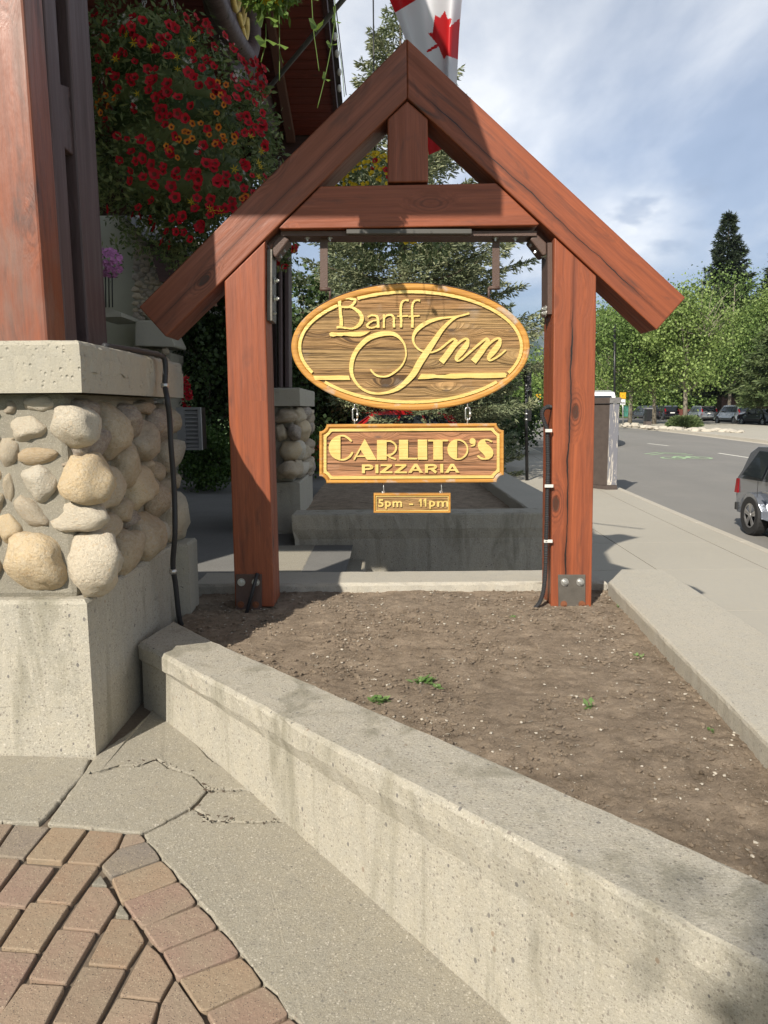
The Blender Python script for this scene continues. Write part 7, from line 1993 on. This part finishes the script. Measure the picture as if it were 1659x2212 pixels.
for k in range(52):
    x_ = 1420 + k * 4.2
    prism('board', [atY(p, 108) for p in [(x_, 906), (x_, 884), (x_ + 3.8, 884), (x_ + 3.8, 906)]], (0, .06, 0), plain('fence_board', (.12, .035, .025)) if k == 0 else bpy.data.materials['fence_board'], fn)
h1_ = thing('house', atY((1165, 860), 210), 'distant white house with green and white gables down the street', 'house')
prism('wall', [atY(p, 210) for p in [(1150, 895), (1150, 850), (1160, 835), (1172, 850), (1186, 848), (1186, 895)]][::-1], (0, 12, 0), MT['white_wall'], h1_)
prism('roof', [atY(p, 208) for p in [(1146, 852), (1160, 832), (1163, 836), (1150, 855)]][::-1], (0, 14, 0), MT['trim_grey'], h1_)
prism('roof', [atY(p, 208) for p in [(1160, 830), (1163, 830), (1177, 850), (1173, 853)]][::-1], (0, 14, 0), MT['green_box'], h1_)
for x_ in (1153, 1167, 1178): prism('window', [atY(p, 207.8) for p in [(x_, 872), (x_ + 5, 872), (x_ + 5, 862), (x_, 862)]], (0, .2, 0), MT['glass'], h1_)
gb = thing('utility_cabinet', atY((1356, 895), 96), 'small green utility cabinet behind the right 30 sign', 'cabinet')
a, b = atY((1350, 900), 96), atY((1360, 878), 96); box('case', (a.x, 96, a.z), (b.x, 97, b.z), MT['green_box'], gb, bev=.04); box('lid', (a.x - .03, 95.97, b.z), (b.x + .03, 97.03, b.z + .08), MT['green_box'], gb)
def mountain():
    V = []; F_ = []
    prof = [(-400, 760), (200, 740), (700, 715), (1000, 706), (1090, 700), (1130, 699), (1150, 701), (1172, 706), (1192, 709), (1230, 722), (1262, 735), (1290, 738), (1300, 733), (1330, 752), (1400, 770), (1500, 790), (1659, 800), (2100, 812)]
    n = len(prof); 
    pts = spline([(a, b) for a, b in prof], 10)
    rows = [(0, 5200), (.25, 4700), (.5, 4300), (.75, 3900), (1, 3500)]
    for ri_, (t, Y) in enumerate(rows):
        for i, (a, b) in enumerate(pts):
            p = atY((a, b), 5200); 
            z = p.z * (1 - t) + (-30) * t
            nz = noise.noise(Vector((p.x * .0025, Y * .004, 0))) * 90 * (t * (1 - t) * 3) + noise.noise(Vector((p.x * .01, Y * .01, 5))) * 14 * (1 if t > 0 else .5)
            V.append((p.x * (Y / 5200 if t else 1), Y, z + nz))
    m = len(pts)
    F_ = [(r * m + i, r * m + i + 1, (r + 1) * m + i + 1, (r + 1) * m + i) for r in range(len(rows) - 1) for i in range(m - 1)]
    mm = MB('mountain_slope', 1.0, 0.1)
    c = mm.mix(mm.rng(mm.noise(.006, 8, .65), .42, .58), (.05, .075, .05), (.20, .19, .185)); mm.color(c)
    o = meshobj('mountain', V, F_, mm.m, smooth=True); o['kind'] = 'structure'
    # nearer wooded shoulder
    V = []; 
    pr = spline([(-200, 800), (900, 770), (1060, 735), (1120, 728), (1150, 735), (1186, 760), (1250, 780), (1400, 812), (1900, 850)], 8)
    for t, Y in ((0, 2600), (.5, 2300), (1, 2000)):
        for a, b in pr:
            p = atY((a, b), 2600); V.append((p.x, Y, p.z * (1 - t) - 10 * t + noise.noise(Vector((p.x * .01, Y * .01, 3))) * 8))
    m = len(pr)
    m2_ = MB('wooded_slope', 1.0, 0.1); m2_.color(m2_.mix(m2_.noise(.03, 6), (.02, .035, .02), (.05, .075, .04)))
    o = meshobj('hill', V, [(r * m + i, r * m + i + 1, (r + 1) * m + i + 1, (r + 1) * m + i) for r in range(2) for i in range(m - 1)], m2_.m, smooth=True); o['kind'] = 'structure'
mountain()
# ================================================================== TREES AND SHRUBS
def spruce(base, H, R, label, seed, mat='spruce', nl=46, blade=.16, crown0=.08, group=None, trunk_r=None, dens=1.0, top_open=0.0, droop=.25, power=.85, name='spruce_tree'):
    rs = np.random.RandomState(seed)
    t = thing(name, base, label, 'tree', group)
    bx, by, bz = base
    tr = trunk_r or H * .013
    tube('trunk', [(bx, by, bz - .1), (bx + .05, by, bz + H * .5), (bx, by, bz + H * .98)], [tr, tr * .6, tr * .1], MT['bark'], t, 8)
    C_, D_, S_, LL = [], [], [], []
    limbs = bmesh.new()
    for li in range(nl):
        f = (li + rs.uniform(-.3, .3)) / nl; f = max(0, f)
        h = H * (crown0 + (1 - crown0) * f)
        L0 = R * (1 - f) ** power * (1.0 if f > .1 else .8) + .15
        nb = max(4, int((9 if R > 1.5 else 7) * (1 - f * .4)))
        for b in range(nb):
            if rs.rand() < .10: continue
            az = 2 * pi * (b + rs.uniform(-.4, .4)) / nb + li * 1.3; L = L0 * rs.uniform(.62, 1.18)
            up = .35 * f - droop * (1 - f) + rs.uniform(-.08, .08)
            p0 = np.array([bx, by, bz + h]); dirh = np.array([cos(az), sin(az), 0])
            def pt(s): return p0 + dirh * L * s + np.array([0, 0, L * (up * s + .22 * s * s)])
            if L > .8: bm_tube(limbs, [Vector(pt(s)) for s in (0, .5, .9)], [max(.01, tr * .22 * L / R), tr * .12 * L / R + .004, .003], 3, False)
            ns = max(3, int(L * 8 * dens))
            for k in range(ns):
                s = .18 + .82 * (k + rs.rand()) / ns; c = pt(s)
                side = np.array([-sin(az), cos(az), 0])
                tw = L * .30 * (1.1 - s) + blade * .6
                for sg in (-1, 1, 0):
                    nn = 3 if sg else 2
                    for _ in range(nn):
                        d = dirh * rs.uniform(.3, 1) + side * sg * rs.uniform(.5, 1.1) + np.array([0, 0, rs.uniform(-.35, .3)])
                        d = d / np.linalg.norm(d)
                        C_.append(c + d * rs.uniform(0, tw)); D_.append(d); LL.append(blade * rs.uniform(.7, 1.4))
    from_bm('limbs', limbs, MT['bark'], t)
    C_, D_, LL = np.array(C_), np.array(D_), np.array(LL)[:, None]
    n = len(C_)
    s1 = np.cross(D_, rs.normal(0, 1, (n, 3))); s1 /= np.linalg.norm(s1, axis=1)[:, None]
    D2 = D_ + rs.normal(0, .5, (n, 3)); D2 /= np.linalg.norm(D2, axis=1)[:, None]
    A = [C_, C_ + D_ * LL * .5 + s1 * LL * .13, C_ + D_ * LL, C_ + D_ * LL * .45 - s1 * LL * .12]
    V1 = np.stack(A, 1).reshape(-1, 3)
    s2 = np.cross(D2, s1); s2 /= np.linalg.norm(s2, axis=1)[:, None] + 1e-6
    V2 = np.stack([C_, C_ + D2 * LL * .5 + s2 * LL * .12, C_ + D2 * LL * .95, C_ + D2 * LL * .4 - s2 * LL * .12], 1).reshape(-1, 3)
    npmesh('crown', np.concatenate([V1, V2]), 4, MT[mat], t)
    return t
def leafy(base, H, crown_r, crown_h, label, seed, mat='poplar', leaf=.17, n=9000, clumps=46, group=None, trunk_mat='bark_pale', trunk_r=.14, lean=0.0, name='deciduous_tree', open_=.0, cat='tree'):
    rs = np.random.RandomState(seed)
    t = thing(name, base, label, cat, group)
    b = np.array(base, float); cz = b[2] + H - crown_h * .55
    top = b + np.array([lean, 0, H * .9])
    tube('trunk', [tuple(b - np.array([0, 0, .1])), tuple(b + np.array([lean * .3 + rs.uniform(-.1, .1), 0, H * .3])), tuple(b + np.array([lean * .7, 0, H * .62])), tuple(top)], [trunk_r, trunk_r * .8, trunk_r * .45, trunk_r * .12], MT[trunk_mat], t, 8)
    limbs = bmesh.new(); cc = []
    for k in range(clumps):
        while True:
            v = rs.uniform(-1, 1, 3)
            if .25 < np.linalg.norm(v) < 1: break
        rz_ = crown_h * .5
        wid = crown_r * (1.0 - .35 * max(0, v[2]))
        c = np.array([b[0] + lean * .7 + v[0] * wid, b[1] + v[1] * wid, cz + v[2] * rz_]) + rs.normal(0, .15, 3)
        cc.append(c)
        if k % 2 == 0:
            f = min(.9, max(.25, (c[2] - b[2]) / H - .25)); st_ = b + (top - b) * f
            mid = (st_ + c) / 2 + np.array([0, 0, -.1 * crown_r])
            bm_tube(limbs, [Vector(st_), Vector(mid), Vector(c)], [trunk_r * .28, trunk_r * .17, trunk_r * .05], 4, False)
    from_bm('limbs', limbs, MT[trunk_mat], t)
    cc = np.array(cc); idx = rs.randint(0, len(cc), n)
    sz = rs.uniform(.45, 1.0, len(cc))[idx][:, None] * crown_r * .30
    C_ = cc[idx] + rs.normal(0, 1, (n, 3)) * sz * np.array([1, 1, .75])
    D_ = rs.normal(0, 1, (n, 3)); D_[:, 2] -= .4; D_ /= np.linalg.norm(D_, axis=1)[:, None]
    S_ = np.cross(D_, rs.normal(0, 1, (n, 3))); S_ /= np.linalg.norm(S_, axis=1)[:, None]
    L = leaf * rs.uniform(.6, 1.3, (n, 1))
    V = np.stack([C_, C_ + D_ * L * .45 + S_ * L * .38, C_ + D_ * L, C_ + D_ * L * .45 - S_ * L * .38], 1).reshape(-1, 3)
    npmesh('crown', V, 4, MT[mat], t)
    return t
def gpos(px, Y, z=None):
    p = atY((px, 900), Y); return (p.x, Y, road_z(Y) if z is None else z)
# the big spruce behind the sign
spruce(gpos(868, 20.5), 12.3, 4.1, 'tall blue green spruce rising behind the sign and above the frame peak', 4, nl=44, blade=.15, dens=1.7, crown0=.16, trunk_r=.2)
spruce(gpos(735, 24), 7.2, 2.6, 'shorter spruce left of the tall one, seen between the left post and oval sign', 5, nl=34, blade=.14, dens=1.5, crown0=.05)
spruce(gpos(985, 23), 7.4, 2.4, 'lower spruce behind the right half of the oval sign', 9, nl=30, blade=.14, dens=1.4, crown0=.04)
# dark cedars on the left behind the pillar
for i, (px, Y, H, R) in enumerate([(452, 17.5, 3.9, 1.3), (560, 18.5, 4.6, 1.4), (390, 18.5, 3.2, 1.0), (655, 19, 4.8, 1.2)]):
    leafy(gpos(px, Y, 0), H, R, H * .95, ['bushy dark cedar between the near pillar and left post', 'dark cedar directly behind the left post', 'narrow dark cedar beside the near pillar and vent box', 'dark cedar behind the far stone pillar'][i], 30 + i, 'cedar', .12, 9000, 60, 'dark evergreens behind the inn', 'bark', .09, name='cedar_tree')
for i, (px, Y, H, R, lab) in enumerate([(470, 13.8, .75, .55, 'low green juniper shrub in the bed left of the left post'), (443, 14.3, .95, .4, 'taller light shrub beside the vent box'), (655, 16.2, .9, .5, 'green shrub behind the far pillar')]):
    leafy(gpos(px, Y, .2), H, R, H, lab, 50 + i, 'shrub', .07, 3200, 34, None, 'bark', .03, name='shrub', cat='shrub')
rf, _ = ball_basket('clump of red flowers peeping past the near pillar cap', 404, 850, 9, 38, 13.4, 200, [('red', 34, .05)], 41)
leafy(gpos(1075, 30), 4.6, 1.7, 4.4, 'mid green tree behind the right end of the oval sign beside the street', 61, 'cedar', .14, 9000, 50, None, 'bark', .12)
leafy(gpos(1040, 36), 5.0, 2.6, 4.9, 'dense green tree filling the gap under the right end of the oval sign', 62, 'poplar2', .16, 9000, 50, None, 'bark', .12)
leafy(gpos(1072, 62), 7.0, 2.5, 6.2, 'leafy tree beside the far end of the street near the black pole', 63, 'poplar2', .22, 8000, 46, None, 'bark', .14)
leafy(gpos(1172, 120), 11.5, 6.0, 10.5, 'light green tree down the street between oval sign and right post', 64, 'poplar', .45, 7000, 46, None, 'bark', .2)
leafy(gpos(1120, 150), 11, 8.0, 10.5, 'distant tree left of the street end', 65, 'poplar2', .5, 7000, 46, None, 'bark', .2)
leafy(gpos(1215, 130), 10, 7.0, 9.5, 'distant tree hidden partly by the right post', 66, 'poplar2', .5, 6000, 46, None, 'bark', .2)
# poplars across the street
PO = [(1361, 903, 63, 11.8, 3.5, 8.6, 'poplar with mottled trunk standing left of the litter bin'), (1414, 907, 62.5, 11.0, 3.3, 7.8, 'poplar with dark trunk standing right of the litter bin'), (1481, 915, 58.5, 11.4, 3.3, 8.0, 'poplar with bare twigs at its top above the juniper bush'), (1574, 930, 73, 14.6, 4.6, 10.4, 'poplar with pale trunk behind the silver crossover'),
      (1313, 900, 74, 12.5, 4.2, 10.4, 'poplar just right of the right post, furthest left of the row'), (1662, 930, 72, 13.2, 4.4, 9.4, 'poplar cut by the right edge of the picture')]
for i, (px, py, Y, H, R, CH, lab) in enumerate(PO):
    leafy(gpos(px, Y, road_z(Y) + .1), H, R, CH, lab, 70 + i, 'poplar' if i % 3 else 'poplar2', .21, 15000, 44, 'poplars on the island across the street', 'bark_pale', .19, lean=rnd.uniform(-.3, .3), name='poplar_tree')
# bare twigs
bt = bmesh.new(); rr = random.Random(9); bb = Vector(gpos(1500, 58))
for k in range(26):
    a = Vector((bb.x + rr.uniform(-.4, .4), 57.0, 7.4 + rr.uniform(-.8, .8))); e = a + Vector((rr.uniform(-2.6, 3.0), rr.uniform(-.5, .5), rr.uniform(.2, 3.4)))
    bm_tube(bt, [a, a.lerp(e, .5) + Vector((rr.uniform(-.2, .2), 0, rr.uniform(-.2, .2))), e], [.03, .016, .006], 3, False)
par = [o for o in bpy.data.objects if o.get('label', '').startswith('poplar with bare twigs')][0]
from_bm('bare_twigs', bt, MT['bark_pale'], par)
# background row of trees behind the parking lot
for i, (px, Y, H, R, m_, lab) in enumerate([(1330, 120, 9.5, 7, 'poplar2', 'broad tree behind the minivan'), (1420, 125, 9.5, 7, 'poplar2', 'broad dark tree behind the black suv'), (1505, 120, 9.5, 7, 'poplar2', 'broad tree behind the silver suv'), (1590, 125, 9.5, 7, 'poplar2', 'broad dark tree behind the silver crossover'), (1265, 135, 9.5, 7, 'poplar2', 'broad tree behind the right post, across the street'), (1680, 112, 9.5, 6, 'poplar2', 'broad dark tree at the right edge behind the house')]):
    leafy(gpos(px, Y, -.1), H, R, H * .98, lab, 90 + i, m_, .5, 7000, 60, 'trees behind the parking lot', 'bark', .25)
spruce(gpos(1552, 82, -.1), 22.0, 5.2, 'tall dark pointed spruce above the poplars at the right', 101, 'spruce_dark', nl=58, blade=.42, dens=.7, crown0=.15, power=1.0)
spruce(gpos(1666, 74, -.1), 18.0, 5.0, 'dark spruce at the right edge of the picture', 102, 'spruce_dark', nl=44, blade=.42, dens=.5, crown0=.15, power=1.15)
spruce(gpos(1303, 150, -.1), 20.5, 4.5, 'small distant spruce just right of the right post', 103, 'spruce_dark', nl=40, blade=.8, dens=.3, crown0=.15)
spruce(gpos(1676, 58, -.1), 8.2, 3.4, 'olive spruce with low sweeping branches above the black sedan', 104, 'juniper', nl=30, blade=.36, dens=.6, crown0=.25, droop=.3)
# juniper bush
jb = atR(cI(905, 540), .15)
tj = thing('juniper_bush', jb, 'wide spreading juniper bush among the pale boulders on the island', 'bush')
rs = np.random.RandomState(5); n = 5200; A = rs.uniform(0, 2 * pi, n); el = rs.uniform(.12, 1.1, n); rad = rs.uniform(.1, 1, n) ** .6
Rj = 130 / 2.2914 / 1.82275 / 1597 * jb.y * 1.0; Hj = 120 / 2.2914 / 1.82275 / 1597 * jb.y
d = np.stack([np.cos(A) * np.cos(el), np.sin(A) * np.cos(el), np.sin(el) * .8], 1)
C_ = np.array([jb.x, jb.y, jb.z]) + d * rad[:, None] * np.array([Rj * 1.15, Rj, Hj * 1.2])
S_ = np.cross(d, rs.normal(0, 1, (n, 3))); S_ /= np.linalg.norm(S_, axis=1)[:, None]; L = .26 * rs.uniform(.5, 1.2, (n, 1))
npmesh('foliage', np.stack([C_, C_ + d * L * .5 + S_ * L * .16, C_ + d * L, C_ + d * L * .5 - S_ * L * .16], 1).reshape(-1, 3), 4, MT['juniper'], tj)
bm = bmesh.new()
for k in range(14):
    a = rr.uniform(0, 6.28); bm_tube(bm, [jb, jb + Vector((cos(a) * Rj * .7, sin(a) * Rj * .7, Hj * .6))], [.03, .01], 4)
from_bm('stems', bm, MT['bark'], tj)

# young tree behind the camera; its crown throws the soft patch of shade at the lower right
leafy((-2.42, -6.2, 0.0), 6.55, .66, 1.35, 'young leafy tree beside the inn behind the viewpoint', 120, 'poplar', .09, 5200, 30, None, 'bark', .05)
# ================================================================== AIR
def haze():
    bm = bmesh.new(); bm_box(bm, (-6500, -400, -60), (6500, 6200, 760))
    m = bpy.data.materials.new('haze'); m.use_nodes = True; nt = m.node_tree; nt.nodes.clear()
    out = nt.nodes.new('ShaderNodeOutputMaterial'); v = nt.nodes.new('ShaderNodeVolumePrincipled')
    v.inputs['Color'].default_value = (0.68, 0.82, 1.0, 1); v.inputs['Density'].default_value = 0.00011; v.inputs['Anisotropy'].default_value = 0.2
    nt.links.new(v.outputs[0], out.inputs['Volume'])
    o = from_bm('haze', bm, m); o['kind'] = 'stuff'
haze()
